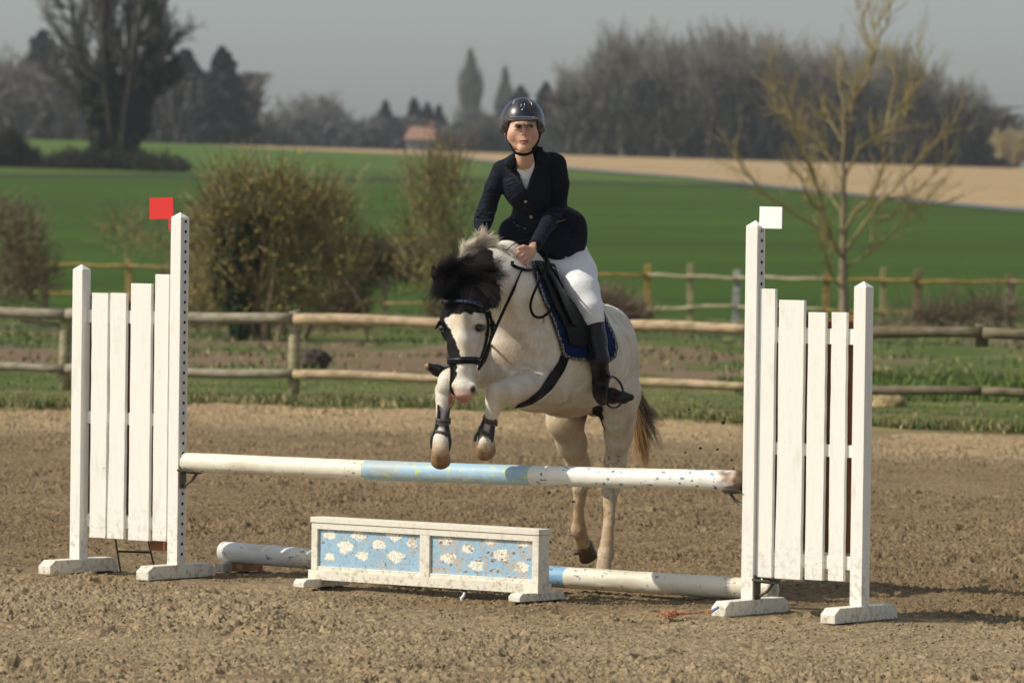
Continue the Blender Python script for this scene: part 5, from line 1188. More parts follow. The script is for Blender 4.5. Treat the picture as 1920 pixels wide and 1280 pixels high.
# warm dusty chest, forelegs and belly; stained hind legs
C = blend(C, .75 * np.exp(-(((hx - 965) / 70) ** 2 + ((hy - 668) / 40) ** 2)) * (.7 + .5 * n2), (.56, .37, .18)); C = blend(C, .5 * np.exp(-(((hx - 985) / 30) ** 2 + ((hy - 745) / 14) ** 2)) * (hz_ < 24.8), (.58, .42, .25))
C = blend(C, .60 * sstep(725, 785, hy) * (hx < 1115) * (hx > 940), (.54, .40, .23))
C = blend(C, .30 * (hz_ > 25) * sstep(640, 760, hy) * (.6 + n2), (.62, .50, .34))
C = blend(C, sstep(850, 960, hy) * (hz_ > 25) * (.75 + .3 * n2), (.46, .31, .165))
C = blend(C, .85 * sstep(1035, 1062, hy) * (hx > 1105), (.50, .39, .26))
C = blend(C, .7 * sstep(820, 838, hy) * (hz_ < 24.8), (.50, .33, .17))
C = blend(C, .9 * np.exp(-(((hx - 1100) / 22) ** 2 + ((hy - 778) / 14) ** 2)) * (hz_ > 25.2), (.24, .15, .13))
st_ = vnoise3(HV * [1, 1, .35], .006, 31) * .6 + vnoise3(HV * [1, 1, .5], .016, 32) * .4; C = C * (1 + .13 * st_)[:, None]
C = blend(C, .5 * sstep(.1, .7, vnoise3(HV, .07, 41)) * (hy > 560), (.60, .46, .28))
mud = sstep(.80, .92, vnoise3(HV, .011, 9) + .35 * sstep(800, 900, hy)) * (hz_ > 25) * sstep(760, 860, hy); C = blend(C, mud * .7, (.25, .18, .12))
pk = sstep(722, 744, hy + 4 * n2) * (hz_ < 24.36) * (hx > 840) * (hx < 905) * (hy < 768); C = blend(C, pk, (.60, .33, .27)); C = blend(C, .7 * sstep(745, 752, hy) * (hz_ < 24.36) * (hx > 840) * (hx < 905) * (hy < 768), (.50, .20, .15))
nos = (np.exp(-(((hx - 887) / 6) ** 2 + ((hy - 730) / 8) ** 2) ** 1.5) + np.exp(-(((hx - 846) / 5) ** 2 + ((hy - 732) / 8) ** 2) ** 1.5)) * (hz_ < 24.3); C = blend(C, nos * 1.2, (.09, .04, .035))
C = blend(C, .9 * np.exp(-(((hx - 898.5) / 13) ** 2 + ((hy - 614.5) / 9) ** 2) ** 2) * (hz_ < 24.4), (.10, .075, .06))
mb_ = inpoly(hx2, hy2, BLACKP) & (hz_ < 24.86) & (hy < 762) & ~((hy > 690) & (hx < 843.5))
sp_ = inpoly(hx2, hy2, [(1106, 762), (1130, 758), (1134, 800), (1131, 812), (1120, 790)]) & (hz_ > 25.1)
C[mb_ | sp_] = (.013, .0115, .011)
inner = inpoly(hx, hy, [(822, 505), (832, 512), (836, 538), (824, 535)]) & (hz_ < 24.5); C[inner] = (.02, .015, .013)
k = NM('pony_coat'); a = k.attr(); g = k.noise(k.mapping(k.pos(), (90, 90, 28)), 4, 4, .65, .8); r = k.ramp(g, [(.25, .78), (.75, 1.14)])
k.bump(k.noise(k.mapping(k.pos(), (150, 150, 40)), 3, 4, .7, 1.0), .6, .006)
COAT = k.base(k.mix(1.0, a, r, 'MULTIPLY'), .65, .10)
pony = empty('pony', P(1060, 1070, 25.2)); tag(pony, 'white pony with black forelock and half black face jumping over the upper pole', 'pony')
m = MB(); m.add(HV, [HQ]); m.c[-1] = C; m.hasc = True; m.build('body', COAT, pony, True)

# ---- short winter coat: small hairs lying along the body
def fur():
    rg = np.random.default_rng(4); nrm = H.grad(HV); vis = nrm @ np.array([0, -1.0, .1]) > -.45
    cand = np.where(vis & ~((hy > 722) & (hz_ < 24.36) & (hx > 840) & (hx < 905)))[0]; idx = rg.choice(cand, 210000); base = HV[idx] + rg.normal(0, .0025, (len(idx), 3)); nn = nrm[idx]
    base = base - nn * H.val(base)[:, None]
    flow = np.tile([.12, .25, -1.0], (len(idx), 1)); f2 = np.stack([vnoise3(base, .10, 51), vnoise3(base, .10, 52), vnoise3(base, .10, 53)], -1); flow = flow + .55 * f2
    flow -= nn * (flow * nn).sum(1)[:, None]; flow += rg.normal(0, .16, flow.shape); flow /= np.linalg.norm(flow, axis=1)[:, None] + 1e-9
    side = np.cross(flow, nn); side /= np.linalg.norm(side, axis=1)[:, None] + 1e-9; ln = (rg.uniform(.005, .011, len(idx)) * np.where((hz_[idx] < 24.45) & (hy[idx] < 770), .6, 1.0))[:, None]; w_ = rg.uniform(.0005, .0010, len(idx))[:, None]
    v = np.stack([base - side * w_, base + side * w_, base + flow * ln + nn * ln * .12], 1).reshape(-1, 3)
    c = np.minimum(.92, C[idx] * rg.uniform(.84, 1.14, (len(idx), 1))); mb = MB(); mb.add(v, [np.arange(len(v)).reshape(-1, 3)], np.repeat(c, 3, 0))
    o = mb.build('fur', attrmat('fur_hairs', 30, .04, .7, .1), pony); o['kind'] = 'stuff'
fur()
# ---- eyes
EYE = simple('pony_eye', (.010, .007, .006), .06, .8)
for px, py, d, r in ((898.5, 614.5, 24.250, 9.8), (831.5, 615, 24.276, 9.5)):
    c = P(px, py, d); n = 20; th = np.linspace(0, np.pi, n); ph = np.linspace(0, 2 * np.pi, 2 * n, endpoint=False); T, F_ = np.meshgrid(th, ph, indexing='ij')
    rr = px2m(r, d); v = np.stack([np.sin(T) * np.cos(F_) * rr * 1.05, np.sin(T) * np.sin(F_) * rr, np.cos(T) * rr * .74], -1) + np.array(c)
    i = np.arange(n - 1)[:, None] * 2 * n + np.arange(2 * n)[None]; j = np.arange(n - 1)[:, None] * 2 * n + (np.arange(2 * n)[None] + 1) % (2 * n)
    MB().add(v.reshape(-1, 3), [np.stack([i, i + 2 * n, j + 2 * n, j], -1).reshape(-1, 4)]).build('eye', EYE, pony, True)
# eyelids
m = MB()
for px, py, d, s in ((899, 615, 24.245, 1),):
    for up_ in (1, -1):
        pts = [P(px + 9.8 * math.cos(a), py - up_ * 6.4 * math.sin(a) - .5, d + .012 * math.cos(a) ** 2 + (.014 if math.cos(a) > .5 else 0)) for a in np.linspace(0, math.pi, 12)]
        m.tube(pts, px2m(1.5 if up_ > 0 else 1.1, d), 6, col=(.10, .075, .06))
m.build('eyelid', attrmat('eyelid_skin', 50, .1, .5), pony, True)

# ---- hooves: tapered horn, wider at the ground
HOOF = attrmat('hoof_horn', 60, .25, .42, .4, .25, 120, .002)
def hoof(top, bot, rt, rb, toe, flat=.9, tone=1.0):
    """top, bot: centre points; toe: direction of the toe"""
    top = np.array(top); bot = np.array(bot); a = bot - top; L = np.linalg.norm(a); a = a / L; t = np.array(toe, float); t -= a * (t @ a); t /= np.linalg.norm(t); s = np.cross(a, t)
    rows = [(-.10, .86), (0, .98), (.06, 1.03), (.12, 1.0), (.5, 1.0), (.85, 1.0), (.96, .97), (1.0, .9), (1.0, .0)]; n = 28; V = []; CC = []
    for u, sc in rows:
        r = (rt + (rb - rt) * max(0, u)) * sc; shift = t * (rb - rt) * .7 * max(u, 0)
        for i in range(n):
            q = 2 * math.pi * i / n; cr = math.cos(q); k_ = r * (1 if cr > -.3 else 1 - .18 * (-cr - .3))
            V.append(top + a * L * u + shift + t * k_ * cr * 1.05 + s * k_ * flat * math.sin(q))
            g = max(0, u); col = np.array([.33, .195, .095]) * (1 - g) + np.array([.13, .07, .032]) * g
            if .15 < u < .9: col = col * (1 + .10 * math.sin(u * 55))
            if u > .93: col = np.array([.16, .11, .075])
            CC.append(col * tone)
    m = len(rows); i = np.arange(m - 1)[:, None] * n; j = np.arange(n)[None]; j2 = (j + 1) % n
    mb = MB(); mb.add(V, [np.stack([i + j, i + j2, i + n + j2, i + n + j], -1).reshape(-1, 4)]); mb.c[-1] = np.array(CC); mb.hasc = True; return mb.build('hoof', HOOF, pony, True)
hoof(P(826, 843, 24.12), P(826.5, 864, 24.165), px2m(18, 24.1), px2m(21.5, 24.1), (0, -.7, -.8))
hoof(P(910.5, 829, 24.33), P(911, 844, 24.385), px2m(18.5, 24.3), px2m(22, 24.3), (-.25, -.6, -.8))
hoof(P(1131, 1073, 25.46), P(1131, 1092, 25.44), px2m(17, 25.4), px2m(19, 25.4), (-.2, -1, 0))
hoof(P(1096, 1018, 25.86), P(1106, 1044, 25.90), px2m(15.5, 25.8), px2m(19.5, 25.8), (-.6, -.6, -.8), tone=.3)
c = P(1080, 1036, 25.85); lump('x', 'x', 'x', c, (.014, .012, .010), (.13, .10, .07), 4, STONE)
o = bpy.data.objects['x']; o.name = 'mud_clod'; del o['label']; del o['category']; adopt(o, pony)

# ---- tendon boots on the forelegs
BOOT = simple('tendon_boot_shell', (.022, .021, .022), .42, .4, var=.3, nscale=80)
STRAPM = attrmat('boot_strap', 60, .15, .6, .3)
def tboot(L, R_, st, d):
    root = None
    # side shells: rounded slabs either side of the leg
    m = MB()
    for path, w_ in (L, R_):
        pts = smooth_path([P(a, b, d - .004) for a, b in path], 22); nr = np.tile([0, -1.0, 0], (22, 1)); ww = px2m(np.interp(np.linspace(0, 1, 22), np.linspace(0, 1, len(w_)), w_), d)
        for k_ in range(22): pass
        strap(m, pts + [0, .020, 0], nr, ww, .028)
    # rear cup
    b = m.build('tendon_boot', BOOT, pony, True); bv = b.modifiers.new('b', 'BEVEL'); bv.width = .003; bv.segments = 2
    for (x0, y0, x1, y1, h_) in st:
        mid = P((x0 + x1) / 2, (y0 + y1) / 2 + 2, d - .005); rx = px2m((x1 - x0) / 2 + .8, d); hh = px2m(h_, d); tl = (y1 - y0) / (x1 - x0)
        rows = [(-.5, 0), (-.5, .0028), (-.40, .0036), (-.36, .0037), (-.34, .0037), (-.30, .0036), (.30, .0036), (.34, .0037), (.36, .0037), (.40, .0036), (.5, .0028), (.5, 0)]; n = 26; V = []; CC = []
        for u, o_ in rows:
            for i in range(n):
                q = 2 * math.pi * i / n; V.append(np.array(mid) + [math.cos(q) * (rx + o_), math.sin(q) * (rx * .95 + o_) + .012, u * hh - math.cos(q) * rx * tl - .006 * max(0, -math.sin(q))]); CC.append((.34, .29, .21) if abs(u) in (.36, .34) else (.045, .034, .025))
        mm = MB(); i = np.arange(len(rows) - 1)[:, None] * n; j = np.arange(n)[None]; j2 = (j + 1) % n
        mm.add(V, [np.stack([i + j, i + j2, i + n + j2, i + n + j], -1).reshape(-1, 4)]); mm.c[-1] = np.array(CC); mm.hasc = True; mm.build('strap', STRAPM, b, True)
K4 = lambda L: [(780 + a / 5.818, 680 + b / 5.818) for a, b in L]
tboot((K4([(240, 455), (248, 560), (232, 660), (212, 740), (180, 830), (178, 940)]), [3, 7, 8, 8, 10, 8]), (K4([(372, 475), (345, 560), (335, 660), (340, 740), (358, 860), (345, 965)]), [3, 8, 9, 10, 11, 9]),
      [(818.5, 786, 843, 787, 11.5), (815.5, 807, 842, 811, 12)], 24.13)
tboot((K4([(775, 465), (765, 560), (730, 650), (695, 730), (655, 790), (640, 860)]), [3, 7, 6, 7, 8, 6]), (K4([(905, 500), (865, 580), (840, 680), (830, 760), (815, 840), (795, 910)]), [3, 8, 9, 10, 11, 8]),
      [(907, 783, 931, 791, 10.5), (899, 802, 921, 813, 9.5)], 24.31)

# ---- mane, forelock, tail
rg = np.random.default_rng(77); HBLK = hairmat('black_hair', .5, .25); HWH = hairmat('pale_hair', .6, .2)
mB = MB(); BK = (.0105, .009, .0085); WHT = (.95, .90, .78)
K = lambda L, d0=24.38, d1=24.25: [P(790 + a / 3.764, 440 + b / 3.764, d0 + (d1 - d0) * i / (len(L) - 1)) for i, (a, b) in enumerate(L)]
# thick black forelock thrown upwards and over the brow
FL = [[(200, 340), (300, 240), (430, 205), (545, 135)], [(220, 320), (330, 250), (460, 245), (585, 285)], [(240, 350), (350, 295), (460, 305), (560, 370)], [(260, 390), (360, 345), (450, 375), (530, 460)], [(150, 260), (240, 185), (340, 180), (450, 205)],
      [(250, 320), (195, 220), (190, 150), (250, 85)], [(210, 300), (150, 230), (150, 170), (200, 110)], [(320, 280), (285, 200), (300, 130), (370, 90)], [(330, 300), (230, 290), (140, 345), (75, 440)], [(300, 260), (200, 250), (125, 300), (100, 410)],
      [(320, 360), (230, 365), (160, 415), (105, 470)], [(330, 400), (260, 415), (205, 470), (175, 500)], [(350, 350), (340, 430), (370, 490), (430, 540)], [(380, 340), (420, 400), (445, 470), (450, 540)], [(330, 370), (300, 440), (290, 500), (300, 545)],
      [(400, 310), (460, 370), (505, 440), (510, 505)], [(280, 300), (240, 220), (280, 150), (330, 120)], [(300, 330), (380, 270), (480, 270), (560, 310)], [(170, 300), (200, 240), (290, 210), (400, 215)], [(340, 330), (270, 330), (200, 360), (150, 430)], [(360, 330), (430, 330), (500, 370), (545, 410)], [(380, 300), (440, 250), (500, 230), (550, 190)]]
for L in FL:
    L = [(a, 310 + (b - 310) * .72 if b < 310 else b) for a, b in L]
    for rep in range(5):
        j_ = rg.normal(0, 11, 2); L2 = [(a + j_[0] + rg.normal(0, 5), b + j_[1] + rg.normal(0, 5)) for a, b in L]; lock(mB, K(L2, 24.37 + rg.normal(0, .012), 24.27 + rg.normal(0, .025)), 34, .0095, .0011, rg, BK, -.35, .6)
    lock(mB, K(L, 24.36, 24.26), 9, .009, .0006, rg, BK, .8, .5)
mB.build('forelock', HBLK, pony, True)
mW = MB(); ML = [[(360, 200), (350, 120), (390, 60), (450, 10)], [(390, 190), (380, 110), (430, 50), (500, 0)], [(420, 190), (400, 100), (410, 30), (380, -10)], [(450, 190), (440, 110), (480, 60), (540, 40)], [(480, 190), (470, 110), (510, 80), (560, 90)],
      [(330, 220), (310, 150), (330, 90), (370, 40)], [(510, 190), (520, 120), (570, 90), (620, 110)], [(430, 200), (360, 150), (310, 140), (290, 180)], [(470, 200), (420, 130), (360, 110), (320, 120)], [(400, 180), (440, 130), (500, 120), (550, 140)], [(540, 180), (570, 120), (610, 110), (650, 140)],
      [(380, 210), (330, 170), (300, 120), (310, 60)], [(450, 170), (450, 90), (420, 40), (440, -40)], [(500, 200), (470, 150), (400, 130), (350, 150)]]
for i, L in enumerate(ML):
    for rep in range(3):
        cc = WHT if (i + rep) % 3 else (.62, .50, .32); lock(mW, K([(a + rg.normal(0, 8), b + rg.normal(0, 6)) for a, b in L], 24.6, 24.5), 60, .008, .0009, rg, cc, -.3, .25)
    lock(mW, K(L, 24.6, 24.5), 12, .005, .0008, rg, WHT, 1.5, .3)
for L in ([(420, 130), (430, 60), (400, 20), (435, -40)], [(400, 150), (370, 80), (380, 30), (440, -20)]): lock(mW, K(L, 24.55, 24.5), 10, .002, .0009, rg, (.7, .6, .45), 1.5, .2)
mW.build('mane', HWH, pony, True)
mT = MB()
T5 = lambda L, d0=25.95, d1=25.95: [P(980 + a / 3.656, 750 + b / 3.656, d0 + (d1 - d0) * i / (len(L) - 1)) for i, (a, b) in enumerate(L)]
for L, cc, n in [([(790, -40), (830, 60), (880, 120), (960, 160)], (.15, .115, .085), 26), ([(785, -30), (830, 80), (880, 180), (935, 310)], (.13, .10, .07), 30), ([(780, 0), (820, 120), (870, 220), (900, 290)], (.17, .12, .07), 26), ([(770, 20), (810, 160), (840, 260), (855, 420)], (.34, .20, .09), 40),
              ([(760, 60), (790, 200), (810, 320), (825, 450)], (.42, .26, .12), 44), ([(765, 60), (780, 220), (780, 340), (760, 420)], (.40, .25, .12), 30), ([(770, 0), (830, 140), (850, 270), (830, 400)], (.26, .16, .08), 30), ([(790, -20), (850, 60), (900, 90), (960, 150)], (.22, .18, .14), 22), ([(795, -60), (820, 0), (860, 60), (900, 140)], (.12, .09, .07), 30),
              ([(765, 80), (800, 240), (830, 360), (845, 470)], (.36, .22, .10), 36), ([(790, 0), (840, 90), (895, 180), (940, 290)], (.18, .13, .09), 20)]:
    lock(mT, T5(L), int(n * 1.7), .0065, .0012, rg, tuple(1.25 * c for c in cc), .6, .35)
mT.build('tail', HWH, pony, True)
# soft fetlock, chin and knee hair
mF = MB()
for (px, py, d, dx, dy, n) in [(1071, 1000, 25.8, -12, 18, 26), (817, 742, 24.17, -10, 6, 14), (870, 756, 24.16, 4, 12, 18), (1100, 912, 25.75, 14, 6, 8), (958, 752, 24.4, 12, 5, 26), (841, 748, 24.17, 8, 14, 18), (905, 812, 24.33, -6, 4, 8)]:
    for _ in range(n):
        a = P(px + rg.normal(0, 3), py + rg.normal(0, 4), d); b = P(px + dx * rg.uniform(.4, 1.1) + rg.normal(0, 3), py + dy * rg.uniform(.4, 1.1) + rg.normal(0, 3), d - .01); mF.tube([a, (a + b) / 2 + Vector((0, 0, .002)), b], [.0008, .0006, .0002], 3, False, (.62, .54, .42))
mF.build('feather_hair', HWH, pony, True)

# ---- bridle
bridle = empty('bridle', P(870, 640, 24.2), pony)
BLU = simple('navy_leather', (.014, .022, .045), .35, .5, var=.2)
def ring_on_head(name, pix, w_, th, off, mat=LEATHER, parent=bridle, n=40, back=None):
    m = MB(); pix_ = smooth_path([(a, b, 0) for a, b in pix], n)[:, :2]; q = [H.shoot(a, b, off) for a, b in pix_]
    q = np.array(q); 
    if back: q = np.vstack([q, [np.array(P(*b)) for b in back], q[:1]]); q = np.vstack([smooth_path(q, n * 2)])
    nr = H.grad(q); strap(m, q, nr, w_, th); return m.build(name, mat, parent, True)
K3p = lambda L: K3(L)
nb = ring_on_head('noseband', K3p([(182, 888), (230, 887), (300, 886), (360, 886), (425, 893)]), .030, .007, .003)
m = MB(); surf_strap(m, H, K3p([(186, 880), (230, 878), (300, 877), (360, 877), (420, 884)]), .006, .004, .009); m.build('piping', BLU, nb, True)
ring_on_head('flash_strap', K3p([(185, 905), (210, 925), (215, 985), (205, 1075), (232, 1130)]), .009, .004, .002)
ring_on_head('browband', K3p([(140, 482), (190, 474), (260, 470), (340, 476), (430, 500)]), .020, .008, .006, BLU)
for L, w_ in (([(455, 555), (470, 620), (466, 700), (450, 780), (425, 860), (410, 900)], .013), ([(475, 540), (492, 600), (495, 690), (480, 790), (450, 880), (415, 930)], .012), ([(455, 545), (475, 575), (520, 650), (495, 720)], .010)):
    ring_on_head('cheekpiece', K3p(L), w_, .005, .004)
ring_on_head('throat_strap', K3p([(480, 545), (500, 640), (505, 700)]), .011, .005, .005)
for zx, zy in ((465, 565), (466, 700), (492, 640), (494, 720)):
    c = H.shoot(790 + zx / 3.764, 440 + zy / 3.764, .006); MB().box(c, (.016, .012, .010)).build('buckle', LEATHER, bridle)
c = P(819, 608, 24.30); m = MB(); m.add([P(816, 617, 24.3), P(825, 601, 24.3), P(828, 606, 24.31), P(824, 613, 24.31), P(814, 617, 24.31), P(822, 601, 24.312), P(825, 606, 24.322), P(824, 613, 24.322)], [[[0, 1, 2, 3], [7, 6, 5, 4], [0, 4, 5, 1], [1, 5, 6, 2], [2, 6, 7, 3], [3, 7, 4, 0]]]); m.build('keeper', LEATHER, bridle)
m = MB(); bc = np.array(P(790 + 402 / 3.764, 440 + 955 / 3.764, 24.14)); a = np.linspace(0, 2 * np.pi, 25); m.tube([bc + np.array([.010 * math.cos(t) * .5, .010 * math.cos(t) * .7, .020 * math.sin(t)]) for t in a], .0022, 6, False)
m.build('bit_ring', simple('steel', (.55, .55, .55), .22, .5, 1.0), bridle, True)

def lift(q, off=.008):
    out = []
    for p in q:
        x_, y_, d_ = topx(p); x_, y_, d_ = float(np.ravel(x_)[0]), float(np.ravel(y_)[0]), float(np.ravel(d_)[0]); h_ = H.shoot(x_, y_, off); dh = float(np.ravel(topx(h_)[2])[0])
        out.append(np.array(h_) if (H.val(h_)[0] < off + .01 and dh < d_) else np.array(p))
    return relaxline(np.array(out))
def relaxline(q, it=3):
    for _ in range(it): q[1:-1] = .5 * q[1:-1] + .25 * (q[:-2] + q[2:])
    return q
# ---- breast area / tack on the body: pad, saddle, girth
def patch(name, poly, off, mat, colfn=None, step=3.0, parent=pony, thick=.008, mirror=False, S=H):
    """sheet that lies on the pony's coat inside a photo-outline; mirrored to the far flank too"""
    xs = np.arange(min(p[0] for p in poly), max(p[0] for p in poly) + step, step); ys = np.arange(min(p[1] for p in poly), max(p[1] for p in poly) + step, step)
    X, Y = np.meshgrid(xs, ys, indexing='xy'); ins = inpoly(X, Y, poly)
    pts = np.array([S.shoot(a, b, off) for a, b in zip(X.ravel(), Y.ravel())])
    i = np.arange(len(ys) - 1)[:, None] * len(xs) + np.arange(len(xs) - 1)[None]; q = np.stack([i, i + len(xs), i + len(xs) + 1, i + 1], -1).reshape(-1, 4)
    ok = ins.ravel()[q].sum(1) >= 4
    e = np.max(np.linalg.norm(pts[q] - pts[np.roll(q, 1, axis=1)], axis=2), axis=1) < .09; q = q[ok & e]
    used_ = np.unique(q); mp_ = -np.ones(len(pts), int); mp_[used_] = np.arange(len(used_)); q = mp_[q]; P_ = pts[used_]; px_ = np.stack([X.ravel()[used_], Y.ravel()[used_]], -1)
    P_ = relax(P_, q, 3, .5)
    mb = MB(); col = colfn(px_) if colfn is not None else None
    mb.add(P_, [q]); 
    if col is not None: mb.c[-1] = col; mb.hasc = True
    if mirror:
        c0 = np.array(P(1060, 640, 25.2)); c0[2] = 0; s_ = np.array(SIDE); M_ = P_ - 2 * np.outer((P_ - c0) @ s_, s_); M_ = S.snap(M_, off)
        mb.add(M_, [q[:, ::-1]]); 
        if col is not None: mb.c[-1] = col
    o = mb.build(name, mat, parent, True); sm = o.modifiers.new('s', 'SOLIDIFY'); sm.thickness = thick; sm.offset = 1; return o
K7 = lambda L: [(940 + a / 4, 460 + b / 4) for a, b in L]
PADP = K7([(215, 110), (270, 130), (420, 130), (640, 200), (800, 560), (850, 660), (876, 760), (862, 840), (812, 884), (760, 884), (660, 880), (510, 856), (455, 838), (430, 740), (370, 560), (300, 400), (262, 290), (235, 180)])
def polydist(p, poly):
    d = np.full(len(p), 1e9)
    for i in range(len(poly)):
        a = np.array(poly[i]); b = np.array(poly[(i + 1) % len(poly)]); ab = b - a; t = np.clip(((p - a) @ ab) / (ab @ ab), 0, 1); d = np.minimum(d, np.linalg.norm(p - a - t[:, None] * ab, axis=1))
    return d
def padcol(p):
    d = polydist(p, PADP); c = np.tile([.004, .014, .075], (len(p), 1)); b = d < 8; c[b] = (.010, .010, .012)
    w1 = b & (d > 1.6) & (d < 6.4) & (np.sin(p[:, 0] * 1.05 + p[:, 1] * 1.25) * np.sin(p[:, 0] * 1.3 - p[:, 1] * 1.1) > .22); c[w1] = (.42, .42, .42); return c
patch('saddle_pad', PADP, .010, attrmat('quilted_pad', 40, .12, .85, .1, .5, 90, .004), padcol, 1.5, thick=.006, mirror=True)
FLAP = K7([(236, 118), (330, 118), (440, 150), (560, 300), (700, 500), (740, 640), (730, 745), (620, 768), (560, 765), (500, 740), (478, 640), (430, 540), (385, 460), (338, 330), (300, 240), (262, 170)])
saddle = patch('saddle', FLAP, .022, LEATHER, None, 1.5, thick=.007, mirror=True)
FL2 = K7([(340, 140), (400, 180), (450, 290), (510, 430), (560, 560), (560, 620), (520, 600), (460, 470), (400, 330), (350, 220)]); o = patch('knee_roll', FL2, .034, LEATHER, None, 1.5, parent=saddle, thick=.009, mirror=True)
# seat of the saddle (pommel to cantle) between the thighs
mS = SDF((-.05, 24.75, 1.0), (.55, 25.65, 1.55), .008)
mS.chain([(P(1005, 492, 24.98), .045), (P(1030, 520, 25.1), .075), (P(1065, 545, 25.3), .095), (P(1090, 540, 25.45), .07)], .05); v_, q_ = mS.mesh(); MB().add(v_, [q_]).build('seat', LEATHER, saddle, True)
# girth
def girth():
    for sd_ in (1, -1):
        pix = K7([(474, 830), (455, 890), (420, 950), (378, 1010), (338, 1060), (292, 1110), (240, 1152), (180, 1184), (110, 1205)]); pp = smooth_path([(a, b, 0) for a, b in pix], 50)[:, :2]
        q = np.array([H.shoot(a, b, .004) for a, b in pp])
        if sd_ < 0:
            c0 = np.array(P(1060, 640, 25.2)); c0[2] = 0; s_ = np.array(SIDE); q = H.snap(q - 2 * np.outer((q - c0) @ s_, s_), .004)
        for _ in range(4): q[1:-1] = q[1:-1] * .5 + (q[:-2] + q[2:]) * .25
        m = MB(); strap(m, q, H.grad(q), np.interp(np.arange(50), [0, 20, 49], [.062, .060, .050]), .008); m.build('girth', LEATHER, pony, True)
girth()
# reins: bit -> hands
HANDW = P(983, 497, 24.72)
rein = MB()
bitp = P(897, 693, 24.13)
rp = smooth_path([bitp, P(907, 668, 24.17), P(925, 625, 24.24), P(945, 580, 24.36), P(962, 545, 24.5), P(972, 520, 24.6), P(981, 502, 24.68)], 30); rp = lift(rp, .010); nr = np.tile([.35, -.93, .1], (30, 1)); strap(rein, rp, nr, np.interp(np.arange(30), [0, 20, 22, 29], [.013, .013, .008, .006]), .004)
ro = rein.build('rein', LEATHER, pony, True)
m = MB(); c = P(966, 541, 24.49); m.tube([c + Vector((-.022, -.002, .016)), c, c + Vector((.022, .002, -.018))], [.006, .008, .006], 8, flat=.6); m.tube([c + Vector((-.014, 0, -.012)), c, c + Vector((.012, 0, .010))], [.004, .006, .004], 8); m.build('rein_stop', simple('rubber', (.02, .02, .02), .6), ro, True)
# spare loop of rein hanging beside the saddle, with buckle
K1 = lambda L, d: [P(780 + a / 2.667, 420 + b / 2.667, d) for a, b in L]
lp_ = [P(780 + a / 2.667, 420 + b / 2.667, dd) for a, b, dd in [(450, 135, 24.62), (490, 100, 24.6), (550, 78, 24.58), (610, 90, 24.58), (648, 130, 24.6), (655, 190, 24.62), (635, 250, 24.62), (600, 320, 24.62), (578, 375, 24.62), (572, 420, 24.62), (590, 460, 24.62), (625, 468, 24.63), (655, 450, 24.66), (690, 420, 24.80)]]
q = lift(smooth_path(lp_, 60), .028); m = MB(); strap(m, q, np.tile([-.2, -.95, .1], (60, 1)), np.interp(np.arange(60), [0, 15, 25, 59], [.003, .004, .011, .012]), .004); lo2 = m.build('rein', LEATHER, pony, True)
m = MB(); c = K1([(582, 377)], 24.605)[0]; m.box(c, (.020, .006, .005)); m.build('buckle', bpy.data.materials['steel'], lo2)
m = MB(); q = smooth_path([P(780 + a / 2.667, 420 + b / 2.667, dd) for a, b, dd in [(482, 188, 24.66), (484, 206, 24.62), (520, 222, 24.62), (560, 232, 24.66), (600, 225, 24.75)]], 24); q = lift(q, .012); strap(m, q, np.tile([-.1, -.95, .2], (24, 1)), .014, .006); m.build('neck_strap', LEATHER, pony, True)
# ================================================================ RIDER
K2 = lambda L: [(860 + a / 3.765, 160 + b / 3.765) for a, b in L]
K6 = lambda L: [(910 + a / 9.843, 170 + b / 9.843) for a, b in L]
rider = empty('person', P(1040, 500, 25.1)); tag(rider, 'rider in navy jacket, white breeches, black boots and helmet on the jumping pony', 'person')
zt_ = lambda y, d=24.7: P(980, y, d).z
def hdep(px, py): q = H.shoot(px, py, 0.0); return float((Vector([float(v) for v in q]) - Vector((0, 0, CAMH))).dot(_f))
bx_ = lambda px, d=24.7: P(px, 400, d).x
FINE = (((bx_(936), bx_(1024)),), ((24.56, 24.86),), ((zt_(504), zt_(456)), (zt_(292), zt_(218))))
B = SDF((bx_(785), 24.4, P(0, 775, 25).z), (bx_(1200), 25.55, zt_(176)), .007, FINE, .0026)
def cj(S, pts, k=.02, mode='add'): S.chain([J(*p) for p in pts], k, mode)
def ej(S, px, py, d, rs, ax=None, k=.02, mode='add'): S.ell(P(px, py, d), [px2m(r, d) for r in rs], ax, k, mode)
# head (x radius, depth radius, height radius in photo pixels)
ej(B, 980, 226, 24.745, (30.5, 39, 37), k=.0)
ej(B, 980, 251, 24.703, (28, 31, 29.5), k=.02)
cj(B, [(981, 273, 24.665, 13), (981, 278, 24.650, 8.5)], .018)
ej(B, 966, 251, 24.657, (11, 9, 11), k=.03); ej(B, 996, 250, 24.657, (11, 9, 11), k=.03)
cj(B, [(962, 259, 24.70, 8), (971, 272, 24.678, 7.5)], .025); cj(B, [(999, 258, 24.70, 8), (991, 271, 24.678, 7.5)], .025)
for ex_, ey_ in ((970.4, 238.2), (994.6, 237.2)):
    ej(B, ex_ + (-.8 if ex_ < 980 else .8), ey_, 24.604, (7, 4.5, 4), k=.018, mode='sub')
    ej(B, ex_, ey_ - 4.0, 24.6345, (7.5, 4.6, 2.5), k=.006); ej(B, ex_, ey_ + 4.1, 24.637, (7.5, 4.6, 2.1), k=.007)

